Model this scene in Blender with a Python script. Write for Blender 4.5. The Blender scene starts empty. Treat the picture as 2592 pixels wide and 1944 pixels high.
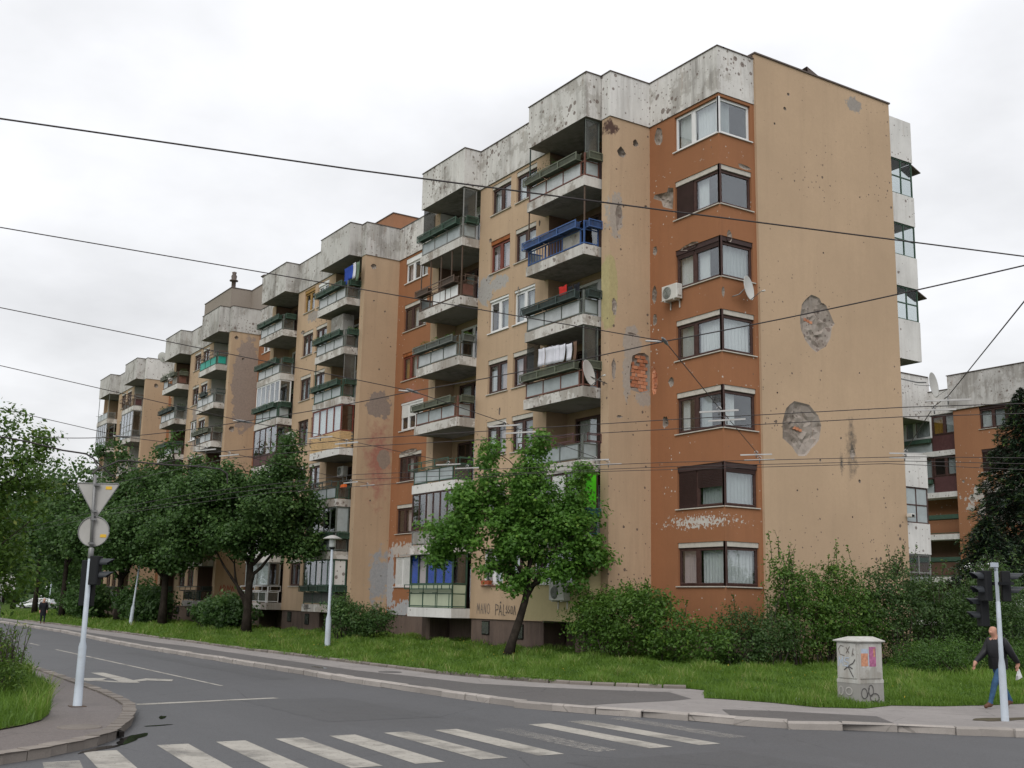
import bpy, math, random
import numpy as np
from mathutils import Vector, Matrix
from mathutils.geometry import delaunay_2d_cdt

random.seed(7); RNG = np.random.default_rng(7)
SC = bpy.context.scene
COL = SC.collection

# ------------------------------------------------------------------ camera
yaw, pitch, roll = 0.99969432, 0.19024507, 0.02035008
f_ = Vector((-math.sin(yaw)*math.cos(pitch), math.cos(yaw)*math.cos(pitch), math.sin(pitch)))
r0 = Vector((math.cos(yaw), math.sin(yaw), 0)); u0 = r0.cross(f_)
r_ = r0*math.cos(roll) + u0*math.sin(roll); u_ = -r0*math.sin(roll) + u0*math.cos(roll)
cam = bpy.data.cameras.new('camera'); cam_o = bpy.data.objects.new('camera', cam); COL.objects.link(cam_o)
cam.sensor_width = 36; cam.lens = 39.893; cam.clip_start = 0.1; cam.clip_end = 3000
M = Matrix.Identity(4)
for i in range(3):
    M[i][0] = r_[i]; M[i][1] = u_[i]; M[i][2] = -f_[i]
M[2][3] = 2.2
cam_o.matrix_world = M
SC.camera = cam_o

# ------------------------------------------------------------------ world: overcast daylight
SUN_EL, SUN_AZ = math.radians(44), math.radians(-47)      # direction of the sun, azimuth from +X
world = bpy.data.worlds.new('World'); SC.world = world; world.use_nodes = True
nt = world.node_tree; nt.nodes.clear()
def wn(t, **k):
    n = nt.nodes.new(t)
    for a, b in k.items(): setattr(n, a, b)
    return n
sky = wn('ShaderNodeTexSky', sky_type='NISHITA'); sky.sun_disc = False
sky.sun_elevation = SUN_EL; sky.sun_rotation = math.pi/2 - SUN_AZ
sky.air_density = 1.5; sky.dust_density = 3
tc = wn('ShaderNodeTexCoord')
sep = wn('ShaderNodeSeparateXYZ'); nt.links.new(tc.outputs['Generated'], sep.inputs[0])
mx = wn('ShaderNodeMath', operation='MAXIMUM'); nt.links.new(sep.outputs[2], mx.inputs[0]); mx.inputs[1].default_value = 0
ad = wn('ShaderNodeMath', operation='ADD'); nt.links.new(mx.outputs[0], ad.inputs[0]); ad.inputs[1].default_value = 0.22
dv = wn('ShaderNodeVectorMath', operation='DIVIDE'); nt.links.new(tc.outputs['Generated'], dv.inputs[0])
cb = wn('ShaderNodeCombineXYZ')
for i in range(3): nt.links.new(ad.outputs[0], cb.inputs[i])
nt.links.new(cb.outputs[0], dv.inputs[1])
noi = wn('ShaderNodeTexNoise'); noi.inputs['Scale'].default_value = 1.5; noi.inputs['Detail'].default_value = 6; noi.inputs['Roughness'].default_value = 0.52
nt.links.new(dv.outputs[0], noi.inputs['Vector'])
rm = wn('ShaderNodeMapRange'); rm.inputs[1].default_value = 0.36; rm.inputs[2].default_value = 0.66
rm.inputs[3].default_value = 0.83; rm.inputs[4].default_value = 1.13; nt.links.new(noi.outputs[0], rm.inputs[0])
gr = wn('ShaderNodeMath', operation='MULTIPLY_ADD'); nt.links.new(mx.outputs[0], gr.inputs[0]); gr.inputs[1].default_value = 4.9; gr.inputs[2].default_value = 6.75
mu = wn('ShaderNodeMath', operation='MULTIPLY'); nt.links.new(gr.outputs[0], mu.inputs[0]); nt.links.new(rm.outputs[0], mu.inputs[1])
cl = wn('ShaderNodeVectorMath', operation='SCALE'); cl.inputs[0].default_value = (0.985, 0.992, 1.02); nt.links.new(mu.outputs[0], cl.inputs['Scale'])
mixc = wn('ShaderNodeMix', data_type='RGBA'); mixc.inputs['Factor'].default_value = 0.94
nt.links.new(sky.outputs[0], mixc.inputs['A']); nt.links.new(cl.outputs[0], mixc.inputs['B'])
bg = wn('ShaderNodeBackground'); bg.inputs['Strength'].default_value = 0.12
nt.links.new(mixc.outputs['Result'], bg.inputs[0])
out = wn('ShaderNodeOutputWorld'); nt.links.new(bg.outputs[0], out.inputs[0])

sun = bpy.data.lights.new('sun', 'SUN'); sun.energy = 1.5; sun.angle = math.radians(40); sun.color = (1, .97, .92)
sun_o = bpy.data.objects.new('sun', sun); COL.objects.link(sun_o)
sd = Vector((math.cos(SUN_EL)*math.cos(SUN_AZ), math.cos(SUN_EL)*math.sin(SUN_AZ), math.sin(SUN_EL)))
sun_o.rotation_euler = sd.to_track_quat('Z', 'Y').to_euler(); sun_o.location = (0, 0, 60)
SC.view_settings.view_transform = 'Standard'; SC.view_settings.look = 'None'
SC.view_settings.exposure = 0; SC.view_settings.gamma = 1; SC.view_settings.use_curve_mapping = False

# ------------------------------------------------------------------ materials
class NT:
    def __init__(s, name):
        s.m = bpy.data.materials.new(name); s.m.use_nodes = True; s.t = s.m.node_tree; s.t.nodes.clear()
        s.b = s.n('ShaderNodeBsdfPrincipled'); o = s.n('ShaderNodeOutputMaterial'); s.o = o
        s.l(s.b.outputs[0], o.inputs[0]); s.pos = s.n('ShaderNodeNewGeometry').outputs['Position']
    def n(s, t, **k):
        x = s.t.nodes.new(t)
        for a, b in k.items(): setattr(x, a, b)
        return x
    def l(s, a, b): s.t.links.new(a, b)
    def inp(s, sock, v):
        if hasattr(v, 'is_linked') or isinstance(v, bpy.types.NodeSocket): s.l(v, sock)
        else: sock.default_value = v
    def math(s, op, a, b=0.0, c=None):
        x = s.n('ShaderNodeMath', operation=op); s.inp(x.inputs[0], a); s.inp(x.inputs[1], b)
        if c is not None: s.inp(x.inputs[2], c)
        return x.outputs[0]
    def scaled(s, v, off=(0, 0, 0)):
        x = s.n('ShaderNodeMapping'); s.l(s.pos, x.inputs[0]); x.inputs['Scale'].default_value = v; x.inputs['Location'].default_value = off
        return x.outputs[0]
    def noise(s, scale, detail=4, rough=.55, vec=None, dist=0):
        x = s.n('ShaderNodeTexNoise'); s.l(vec or s.pos, x.inputs['Vector']); x.inputs['Scale'].default_value = scale
        x.inputs['Detail'].default_value = detail; x.inputs['Roughness'].default_value = rough; x.inputs['Distortion'].default_value = dist
        return x.outputs[0]
    def voro(s, scale, vec=None, out='Distance', feat='F1'):
        x = s.n('ShaderNodeTexVoronoi', feature=feat); s.l(vec or s.pos, x.inputs['Vector']); x.inputs['Scale'].default_value = scale
        return x.outputs[out]
    def rng(s, v, a, b, c=0., d=1.):
        x = s.n('ShaderNodeMapRange'); s.l(v, x.inputs[0])
        for i, q in enumerate((a, b, c, d)): s.inp(x.inputs[i+1], q)
        return x.outputs[0]
    def mix(s, f, a, b, mode='MIX'):
        x = s.n('ShaderNodeMix', data_type='RGBA', blend_type=mode); s.inp(x.inputs['Factor'], f)
        for nm, v in (('A', a), ('B', b)):
            if isinstance(v, tuple): x.inputs[nm].default_value = (*v, 1) if len(v) == 3 else v
            else: s.l(v, x.inputs[nm])
        return x.outputs['Result']
    def bump(s, h, strength=.3, dist=.02):
        x = s.n('ShaderNodeBump'); x.inputs['Strength'].default_value = strength; x.inputs['Distance'].default_value = dist
        s.l(h, x.inputs['Height']); s.l(x.outputs[0], s.b.inputs['Normal'])
    def fin(s, col=None, rough=.9, spec=.3, metal=0.):
        if col is not None:
            if isinstance(col, tuple): s.b.inputs['Base Color'].default_value = (*col, 1)
            else: s.l(col, s.b.inputs['Base Color'])
        s.inp(s.b.inputs['Roughness'], rough); s.b.inputs['Specular IOR Level'].default_value = spec; s.b.inputs['Metallic'].default_value = metal
        return s.m

def ell(s, c, r, edge=.5, nscale=1.2):
    """mask 1 inside an uneven patch round c with radii r"""
    x = s.n('ShaderNodeVectorMath', operation='SUBTRACT'); s.l(s.pos, x.inputs[0]); x.inputs[1].default_value = c
    y = s.n('ShaderNodeVectorMath', operation='DIVIDE'); s.l(x.outputs[0], y.inputs[0]); y.inputs[1].default_value = r
    z = s.n('ShaderNodeVectorMath', operation='LENGTH'); s.l(y.outputs[0], z.inputs[0])
    n = s.noise(1.5/min(r), 7, .62)
    v = s.math('MULTIPLY_ADD', n, edge*5, s.math('SUBTRACT', z.outputs['Value'], edge*2.5))
    return v

def plaster(name, col, pocks=.5, pockcol=(.10, .08, .07), white=0., patches=(), streak=.15, rough=.93):
    s = NT(name)
    big = s.noise(.22, 4, .6); fine = s.noise(9, 6, .7); spk = s.noise(60, 2, .5)
    c = s.mix(s.rng(big, .3, .7), tuple(v*.88 for v in col), tuple(min(1, v*1.08) for v in col))
    c = s.mix(s.rng(fine, .35, .75, 0, .35), c, tuple(v*.8 for v in col))
    c = s.mix(s.rng(spk, .45, .62, 0, .22), c, tuple(v*.68 for v in col))
    st = s.noise(1.0, 5, .7, s.scaled((2.2, 2.2, .16)))
    c = s.mix(s.rng(st, .5, .8, 0, streak*2), c, tuple(v*.62+.01 for v in col))
    for cc, r, pc, edge, soft in patches:
        v = ell(s, cc, r, edge)
        k = s.rng(v, 1-soft, 1.0, 1, 0)
        pcn = s.mix(s.rng(fine, .3, .7), tuple(v_*.85 for v_ in pc), tuple(v_*1.12 for v_ in pc))
        c = s.mix(k, c, pcn)
    h = s.math('MULTIPLY', spk, .25)
    if pocks > 0:
        dens = s.noise(.32, 3, .6)
        for sc, r in ((1.9, .105), (4.4, .12)):
            d = s.voro(sc); rad = s.rng(dens, .40, .68, r*.12*pocks, r*1.45*pocks)
            wob = s.math('MULTIPLY_ADD', s.noise(14, 3), .11, s.math('SUBTRACT', d, .055))
            k = s.math('LESS_THAN', wob, rad)
            c = s.mix(s.math('MULTIPLY', k, .85), c, pockcol); h = s.math('SUBTRACT', h, k)
    if white > 0:
        dens = s.noise(.5, 3, .6); d = s.voro(4.2)
        wob = s.math('MULTIPLY_ADD', s.noise(16, 4), .34, s.math('SUBTRACT', d, .17))
        k = s.math('LESS_THAN', wob, s.rng(dens, .42, .66, .0*white, .19*white))
        c = s.mix(k, c, (.50, .46, .42))
    s.bump(h, .45, .02)
    return s.fin(c, rough, .15)

def dirty_white(name, col=(.60, .585, .56), dark=(.17, .155, .14), amount=1., peel=.5, pocks=1.):
    s = NT(name)
    fine = s.noise(7, 6, .7); spk = s.noise(45, 2)
    c = s.mix(s.rng(s.noise(.6, 4), .3, .7), tuple(v*.86 for v in col), col)
    gp = s.noise(.9, 7, .68)
    c = s.mix(s.rng(gp, .58-.1*peel, .61-.1*peel, 0, .8*min(1, peel*1.6)), c, tuple(v*q for v, q in zip(col, (.56, .54, .51))))
    rs = s.noise(1.3, 6, .7, s.scaled((4, 4, .5), (3, 1, 7))); c = s.mix(s.math('MULTIPLY', s.rng(rs, .56, .72, 0, .55*amount), 1.0), c, (.24, .15, .10))
    st = s.noise(1., 7, .72, s.scaled((3.4, 3.4, .30)))
    st2 = s.noise(.45, 3, .5)
    m = s.math('MULTIPLY', s.rng(st, .40, .66), s.rng(st2, .38, .60, .10, 1))
    c = s.mix(s.math('MULTIPLY', m, min(.95, .88*amount)), c, dark)
    c = s.mix(s.rng(fine, .5, .8, 0, .35*amount), c, tuple(v*1.4 for v in dark))
    h = s.math('MULTIPLY', spk, .2)
    if pocks > 0:
        for sc, r in ((2.4, .20), (5.0, .19)):
            d = s.voro(sc); wob = s.math('MULTIPLY_ADD', s.noise(18, 3), .07, s.math('SUBTRACT', d, .035))
            k = s.math('LESS_THAN', wob, s.rng(s.noise(.4, 2), .35, .65, r*.3*pocks, r*1.4*pocks))
            c = s.mix(s.math('MULTIPLY', k, .8), c, (.15, .115, .10)); h = s.math('SUBTRACT', h, k)
    s.bump(h, .5, .02)
    return s.fin(c, .92, .15)

def simple(name, col, rough=.6, spec=.4, metal=0., var=.2, nscale=3., bump=0., dirt=None, dirtamt=.4):
    s = NT(name)
    c = s.mix(s.rng(s.noise(nscale, 5, .65), .3, .7), tuple(v*(1-var) for v in col), tuple(min(1, v*(1+var*.6)) for v in col))
    if dirt: c = s.mix(s.rng(s.noise(nscale*2.3, 6, .7), .5, .72, 0, dirtamt), c, dirt)
    if bump: s.bump(s.noise(nscale*12, 3), bump, .01)
    return s.fin(c, rough, spec, metal)

def clear_glass(name, ior=2.3):
    s = NT(name); g = s.n('ShaderNodeBsdfGlossy'); g.inputs['Color'].default_value = (.93, .96, 1, 1); g.inputs['Roughness'].default_value = .02
    t = s.n('ShaderNodeBsdfTransparent'); t.inputs[0].default_value = (.86, .88, .88, 1); lw = s.n('ShaderNodeLayerWeight'); lw.inputs[0].default_value = .5; fr = s.math('MULTIPLY_ADD', s.math('POWER', lw.outputs['Facing'], 4.5), .80, .115)
    b = s.n('ShaderNodeBump'); b.inputs['Strength'].default_value = .25; b.inputs['Distance'].default_value = .03; s.l(s.noise(1.1, 1), b.inputs['Height']); s.l(b.outputs[0], g.inputs['Normal'])
    mx = s.n('ShaderNodeMixShader'); s.l(fr, mx.inputs[0]); s.l(t.outputs[0], mx.inputs[1]); s.l(g.outputs[0], mx.inputs[2]); s.l(mx.outputs[0], s.o.inputs[0]); return s.m

def glass(name, tint=(.02, .023, .025), tr=.45, rough=.03):
    s = NT(name)
    s.fin(s.mix(s.rng(s.noise(1.3, 2), .3, .7), tuple(v*.7 for v in tint), tuple(v*1.4 for v in tint)), rough, .9)
    s.b.inputs['IOR'].default_value = 1.6
    w = s.noise(1.1, 1); s.bump(w, .25, .03)
    t = s.n('ShaderNodeBsdfTransparent'); mx = s.n('ShaderNodeMixShader'); mx.inputs[0].default_value = tr
    s.l(s.b.outputs[0], mx.inputs[1]); s.l(t.outputs[0], mx.inputs[2]); s.l(mx.outputs[0], s.o.inputs[0])
    return s.m

def leafmat(name, dark, light, tip=None, trans=.35):
    s = NT(name)
    a = s.n('ShaderNodeAttribute', attribute_name='tone')
    c = s.mix(a.outputs['Fac'], dark, light)
    if tip: c = s.mix(s.rng(a.outputs['Fac'], .86, .97, 0, 1), c, tip)
    c = s.mix(s.rng(s.noise(.7, 2), .3, .7, 0, .5), c, s.mix(.5, c, dark))
    s.fin(c, .5, .35)
    tl = s.n('ShaderNodeBsdfTranslucent'); s.l(s.mix(.3, c, light), tl.inputs[0])
    mx = s.n('ShaderNodeMixShader'); mx.inputs[0].default_value = trans
    s.l(s.b.outputs[0], mx.inputs[1]); s.l(tl.outputs[0], mx.inputs[2]); s.l(mx.outputs[0], s.o.inputs[0])
    return s.m

TAN = (.485, .35, .236); BRN = (.315, .143, .072); GREYP = (.38, .33, .285)
MT = {}
MT['tan_end'] = plaster('tan_plaster_end', TAN, .85, patches=[((-28.95, 34.0, 8.2), (.5, .32, 1.3), (.13, .11, .09), .5, .9), ((-28.95, 34.9, 22.4), (.5, .45, .35), (.30, .27, .245), .4, .2), ((-28.95, 33.4, 7.6), (.5, .12, .5), (.14, .12, .10), .4, .9)], streak=.12)
MT['tan_pil0'] = plaster('tan_plaster_pier', TAN, 1.05, patches=[((-33, 26.6, 12.0), (.6, .45, .75), GREYP, .25, .1), ((-33, 27.2, 9.9), (.6, .5, .28), GREYP, .35, .1), ((-33, 26.35, 10.7), (.6, .22, .95), GREYP, .3, .1), ((-33, 25.55, 13.9), (.7, .35, 1.5), (.42, .36, .19), .12, .05), ((-33, 25.8, 17.0), (.6, .35, 1.0), GREYP, .35, .1), ((-33, 25.6, 20.5), (.6, .3, .35), (.10, .06, .05), .5, .4)], streak=.25)
MT['tan_pil1'] = plaster('tan_plaster_pier_pink', TAN, .8, patches=[((-55.2, 27.0, 9.6), (.6, .9, 2.6), (.36, .17, .13), .5, .8), ((-55.2, 26.9, 12.6), (.6, .75, .75), (.27, .22, .19), .3, .06), ((-55.2, 27.3, 9.7), (.6, .4, .55), (.29, .23, .19), .15, .05), ((-55.2, 27.3, 3.4), (.6, .7, 1.5), (.33, .33, .34), .5, .3)], streak=.3)
MT['tan_pil2'] = plaster('tan_plaster_pier_patched', TAN, .8, patches=[((-77.6, 27.2, 17.2), (.7, 1.1, 3.6), (.30, .24, .205), .2, .05)], streak=.3)
MT['tan'] = plaster('tan_plaster_wall', TAN, .9, patches=[((-42.4, 25.6, 16.0), (.7, .6, .7), (.36, .34, .32), .45, .1), ((-41.2, 25.6, 16.1), (.8, .6, .35), (.36, .34, .32), .45, .1), ((-62.5, 25.9, 19.0), (1.1, .6, .35), (.32, .28, .25), .4, .1), ((-85.5, 26.2, 15.0), (.8, .6, 2.5), (.30, .25, .22), .6, .4)], streak=.25)
MT['brown'] = plaster('brown_plaster', BRN, .45, (.12, .09, .07), white=.75, patches=[((-30.4, 27.5, 5.15), (1.1, .8, .16), (.50, .47, .43), 1.6, .05), ((-53.5, 27.8, 4.75), (2, .8, .35), (.45, .40, .36), .9, .05), ((-54.85, 27.8, 3.2), (.42, .8, 1.7), (.36, .36, .37), .35, .05), ((-53.0, 27.8, 1.75), (1.8, .8, .42), (.38, .38, .39), .8, .04), ((-52.8, 27.8, 12.6), (1.5, .8, 1.0), (.34, .15, .10), .5, .6)], streak=.2)
MT['brown_low'] = plaster('brown_plaster_worn', BRN, .45, (.12, .09, .07), white=1.5, patches=[((-54.0, 27.8, 2.8), (2.4, .8, 1.9), (.36, .36, .37), .7, .04)], streak=.2)
MT['brown_far'] = plaster('brown_plaster_far', (.34, .165, .088), .3, (.12, .09, .07), white=1.1, patches=[((-43.6, 65.2, 9.2), (2.2, .8, 1.3), (.47, .44, .41), .7, .04)], streak=.2)
MT['par'] = dirty_white('parapet_plaster', (.66, .64, .615), (.22, .205, .19), amount=1.0)
MT['par_far'] = dirty_white('parapet_plaster_far', (.56, .545, .525), (.22, .205, .19), amount=1.15, pocks=.8)
MT['par_clean'] = dirty_white('parapet_plaster_clean', (.70, .685, .665), amount=.4, peel=.05, pocks=.8)
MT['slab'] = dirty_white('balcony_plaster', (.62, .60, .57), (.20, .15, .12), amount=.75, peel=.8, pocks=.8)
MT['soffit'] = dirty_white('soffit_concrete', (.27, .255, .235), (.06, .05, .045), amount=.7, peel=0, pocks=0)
MT['plinth'] = dirty_white('plinth_brown', (.165, .12, .10), (.05, .038, .033), amount=.9, peel=-.2, pocks=.3)
MT['penth'] = plaster('penthouse_grey', (.29, .25, .215), .3)
MT['penth2'] = plaster('penthouse_orange', (.33, .165, .095), .3)
MT['yellow'] = plaster('pale_yellow_plaster', (.50, .42, .24), 0., streak=.12)
MT['coping'] = simple('coping_metal', (.10, .075, .065), .6, .4)
MT['crater'] = dirty_white('broken_concrete', (.34, .295, .26), (.13, .10, .08), amount=.8, peel=.5, pocks=.8)
MT['brick'] = simple('red_brick', (.50, .22, .125), .9, .2, var=.35, nscale=5, bump=.4, dirt=(.33, .27, .22), dirtamt=.6)
s = NT('red_brick_varied'); oi = s.n('ShaderNodeObjectInfo')
MT['brick'] = s.fin(s.mix(s.rng(s.noise(8, 5, .7), .52, .7, 0, .55), s.mix(oi.outputs['Random'], (.56, .25, .14), (.36, .135, .07)), (.40, .33, .28)), .9, .2)
MT['mortar'] = simple('mortar_grey', (.23, .20, .175), .95, .1, bump=.5)
MT['ybrick'] = simple('yellow_brick', (.56, .38, .20), .9, .2, var=.2, nscale=5)
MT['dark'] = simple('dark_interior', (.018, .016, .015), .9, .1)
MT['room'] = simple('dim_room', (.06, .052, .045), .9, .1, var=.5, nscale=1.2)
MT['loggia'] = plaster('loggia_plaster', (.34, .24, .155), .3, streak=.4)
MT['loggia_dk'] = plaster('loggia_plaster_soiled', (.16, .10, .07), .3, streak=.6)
MT['loggia_wh'] = plaster('loggia_plaster_white', (.50, .49, .46), .2, streak=.3)
MT['fw'] = simple('white_frame', (.70, .70, .70), .4, .4, var=.06)
MT['fb'] = simple('dark_brown_frame', (.062, .03, .025), .6, .3, var=.35, nscale=6, dirt=(.16, .12, .10), dirtamt=.3)
MT['fr'] = simple('red_brown_frame', (.18, .045, .03), .55, .35, var=.25, nscale=6)
MT['fo'] = simple('ochre_frame', (.33, .19, .05), .55, .35, var=.25, nscale=6)
MT['fg'] = simple('grey_frame', (.22, .22, .21), .5, .4)
MT['head'] = simple('shutter_box', (.50, .47, .42), .7, .3, var=.15, nscale=4, dirt=(.22, .18, .15), dirtamt=.35)
MT['headr'] = simple('shutter_box_rust', (.30, .10, .035), .8, .2, var=.5, nscale=5)
MT['shut_b'] = simple('brown_roller_shutter', (.05, .028, .026), .6, .3)
MT['earth'] = simple('bare_earth', (.10, .082, .06), .95, .1, var=.5, nscale=6, bump=.8, dirt=(.05, .09, .02), dirtamt=.6)
MT['dkpanel'] = simple('dark_mottled_panel', (.075, .08, .075), .8, .2, var=.4, nscale=9)
MT['shut_w'] = simple('white_roller_shutter', (.76, .76, .75), .5, .3, var=.08)
MT['cur_w'] = simple('white_curtain', (.80, .81, .81), .9, .1, var=.06, nscale=2)
MT['cur_g'] = simple('grey_curtain', (.52, .55, .55), .9, .1, var=.08, nscale=2)
MT['cur_p'] = simple('pink_curtain', (.66, .54, .54), .9, .1, var=.08, nscale=2)
MT['cur_b'] = simple('blue_curtain', (.012, .09, .55), .9, .1, var=.25, nscale=2)
MT['cur_o'] = simple('ochre_curtain', (.45, .25, .05), .9, .1, var=.2, nscale=8)
MT['glass'] = clear_glass('window_glass'); MT['glass_low'] = clear_glass('thin_glass')
for q in MT['glass_low'].node_tree.nodes:
    if q.type == 'MATH' and q.operation == 'MULTIPLY_ADD': q.inputs[2].default_value = .02; q.inputs[1].default_value = .25
MT['frost'] = simple('frosted_panel', (.33, .37, .38), .28, .5, var=.18, nscale=1.6, dirt=(.18, .18, .165), dirtamt=.35)
MT['frost_b'] = simple('bright_frosted_panel', (.44, .46, .47), .25, .5, var=.18, nscale=1.6, dirt=(.24, .22, .20), dirtamt=.3)
MT['frost_dk'] = glass('smoked_panel', (.07, .075, .07), .35, .12)
MT['teal'] = simple('teal_panel', (.02, .33, .26), .5, .4, var=.12)
MT['lime'] = simple('lime_green_panel', (.09, .62, .012), .5, .4, var=.03)
MT['pgreen'] = simple('pale_green_panel', (.42, .46, .34), .4, .4, var=.1, nscale=1.5)
MT['conc'] = dirty_white('concrete_panel', (.34, .33, .31), amount=.5, pocks=1)
PL = {'green': (.04, .085, .058), 'dkgreen': (.035, .055, .05), 'moss': (.12, .135, .095), 'blue': (.045, .10, .26), 'maroon': (.085, .035, .035), 'rust': (.10, .065, .045), 'grey': (.13, .145, .13), 'teal': (.03, .13, .13), 'rustred': (.17, .075, .055), 'white': (.5, .5, .5), 'lgreen': (.16, .20, .11)}
for k, v in PL.items():
    MT['pb_'+k] = simple(k+'_planter_box', tuple(q*.62 for q in v), .65, .3, var=.35, nscale=4, dirt=(.10, .075, .055), dirtamt=.55)
    MT['pl_'+k] = simple(k+'_painted_metal', v, .6, .35, var=.25, nscale=5, dirt=(.09, .06, .045), dirtamt=.5 if k in ('moss', 'rust', 'rustred', 'lgreen') else .2)
MT['metal'] = simple('grey_metal', (.20, .20, .20), .45, .5, .4)
MT['wire'] = simple('black_cable', (.045, .038, .038), .6, .3)
MT['insul'] = simple('pale_insulator', (.45, .44, .43), .5, .4)
MT['polewh'] = simple('pale_blue_grey_paint', (.44, .49, .55), .5, .4, var=.12, nscale=2, dirt=(.28, .25, .22), dirtamt=.3)
MT['signback'] = simple('aluminium_sign_back', (.37, .36, .345), .5, .4, var=.08)
MT['sticker'] = simple('yellow_sticker', (.65, .40, .03), .5, .4, var=.1)
MT['black'] = simple('black_plastic', (.010, .011, .013), .6, .25)
MT['visor'] = simple('dark_grey_visor', (.03, .034, .04), .5, .3)
MT['lampw'] = simple('opal_lamp_glass', (.62, .64, .66), .25, .5, var=.05)
MT['acw'] = simple('air_conditioner_casing', (.55, .54, .51), .5, .4, var=.08)
MT['dish'] = simple('pale_grey_dish', (.50, .50, .48), .45, .4, var=.05)
MT['bark'] = simple('dark_bark', (.035, .028, .023), .95, .1, var=.5, nscale=4, bump=.8)
MT['bark2'] = simple('grey_bark', (.07, .06, .05), .95, .1, var=.5, nscale=4, bump=.8)
MT['skin'] = simple('skin', (.45, .24, .17), .6, .35, var=.06)
MT['leather'] = simple('black_leather', (.012, .012, .015), .5, .3, var=.3)
MT['coat'] = simple('black_cloth', (.012, .013, .018), .8, .2)
MT['jeans'] = simple('blue_denim', (.04, .09, .17), .85, .2, var=.35, nscale=8)
MT['shoe'] = simple('brown_shoe', (.12, .055, .035), .6, .3)
MT['trous'] = simple('dark_trousers', (.015, .018, .03), .85, .2)
MT['red'] = simple('red_cloth', (.50, .03, .025), .85, .2)
MT['white'] = simple('white_cloth', (.62, .62, .68), .85, .2, var=.1)
MT['bluecl'] = simple('blue_cloth', (.03, .07, .35), .85, .2)
MT['greencl'] = simple('green_cloth', (.12, .17, .12), .85, .2)
MT['carsil'] = simple('silver_car_paint', (.45, .47, .48), .25, .6, .3, var=.03)
MT['carwh'] = simple('white_car_paint', (.65, .65, .65), .25, .6, 0, var=.03)
MT['cargl'] = simple('car_glass', (.03, .035, .035), .08, .8)
MT['tyre'] = simple('tyre_rubber', (.015, .015, .015), .9, .2)
MT['redlamp'] = simple('red_lens', (.4, .02, .02), .3, .5)
MT['paint_k'] = simple('black_spray_paint', (.085, .08, .08), .8, .2)
MT['paint_r'] = simple('red_spray_paint', (.42, .10, .06), .8, .2)
MT['paint_w'] = simple('white_spray_paint', (.42, .40, .38), .8, .2)
MT['paint_g'] = simple('grey_spray_paint', (.17, .15, .14), .8, .2)
MT['cabinet'] = dirty_white('cabinet_paint', (.50, .50, .475), (.20, .16, .13), amount=.9, peel=.5, pocks=0)
MT['cabbase'] = dirty_white('cabinet_concrete', (.33, .32, .305), (.13, .12, .11), amount=.6, peel=.2, pocks=0)
MT['post1'] = simple('orange_poster', (.55, .27, .17), .8, .2, var=.35, nscale=14)
MT['post2'] = simple('purple_poster', (.40, .14, .26), .8, .2, var=.45, nscale=14)
MT['post3'] = simple('blue_poster', (.40, .46, .55), .8, .2, var=.2, nscale=14)
MT['paper'] = simple('white_paper', (.6, .6, .6), .8, .2)
MT['terra'] = simple('terracotta', (.38, .10, .05), .8, .2)

def asphalt(name, col, patch=.25, wet=0.):
    s = NT(name)
    big = s.noise(.12, 5, .6); mid = s.noise(1.1, 6, .65); gr = s.noise(55, 2, .6); lane = s.noise(.5, 4, .6, s.scaled((.06, 1.1, 1)))
    c = s.mix(s.rng(big, .3, .7), tuple(v*(1-patch) for v in col), tuple(v*(1+patch*.6) for v in col))
    c = s.mix(s.rng(lane, .45, .75, 0, .4), c, tuple(v*1.3 for v in col))
    c = s.mix(s.rng(mid, .5, .75, 0, .35), c, tuple(v*.72 for v in col))
    c = s.mix(s.rng(gr, .42, .66, 0, .6), c, tuple(v*1.8 for v in col)); g2 = s.noise(14, 3, .7); c = s.mix(s.rng(g2, .5, .68, 0, .45), c, tuple(v*.6 for v in col)); c = s.mix(s.rng(s.noise(3.3, 5, .7), .56, .7, 0, .35), c, tuple(v*1.5 for v in col))
    cr = s.voro(.33, vec=s.scaled((1, 1, 1)), feat='DISTANCE_TO_EDGE')
    crk = s.math('MULTIPLY', s.math('LESS_THAN', s.math('MULTIPLY_ADD', s.noise(5, 4), .03, cr), .019), s.rng(s.noise(.2, 2), .5, .56))
    c = s.mix(s.math('MULTIPLY', crk, .45), c, tuple(v*.35 for v in col))
    s.bump(gr, .35, .008)
    return s.fin(c, s.rng(big, .3, .7, .55, .78) , .35)
MT['road'] = asphalt('road_asphalt', (.073, .074, .078), .3)
MT['damp'] = asphalt('damp_asphalt', (.036, .036, .038)); MT['damp'].node_tree.nodes['Principled BSDF'].inputs['Roughness'].default_value = .35
MT['road_rep'] = asphalt('repaired_asphalt', (.064, .065, .068), .15)
MT['path'] = asphalt('pavement_asphalt', (.084, .079, .078), .2)
MT['path_l'] = asphalt('left_pavement_asphalt', (.115, .098, .092), .2)
def concrete(name, col, vary=0):
    s = NT(name)
    c = s.mix(s.rng(s.noise(.5, 5, .65), .3, .7), tuple(v*.8 for v in col), tuple(v*1.1 for v in col))
    c = s.mix(s.rng(s.noise(6, 6, .7), .5, .75, 0, .5), c, tuple(v*.6 for v in col))
    c = s.mix(s.rng(s.noise(50, 2), .4, .6, 0, .25), c, tuple(v*.6 for v in col))
    cr = s.voro(.45, feat='DISTANCE_TO_EDGE')
    crk = s.math('LESS_THAN', s.math('MULTIPLY_ADD', s.noise(4, 4), .03, cr), .0185)
    c = s.mix(s.math('MULTIPLY', crk, .5), c, tuple(v*.3 for v in col))
    if vary:
        oi = s.n('ShaderNodeObjectInfo'); c = s.mix(s.rng(oi.outputs['Random'], 0, 1, 0, vary), c, tuple(v*.45 for v in col))
    s.bump(s.noise(40, 3), .3, .01)
    return s.fin(c, .85, .25)
MT['pave'] = concrete('pavement_concrete', (.27, .25, .24))
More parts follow.
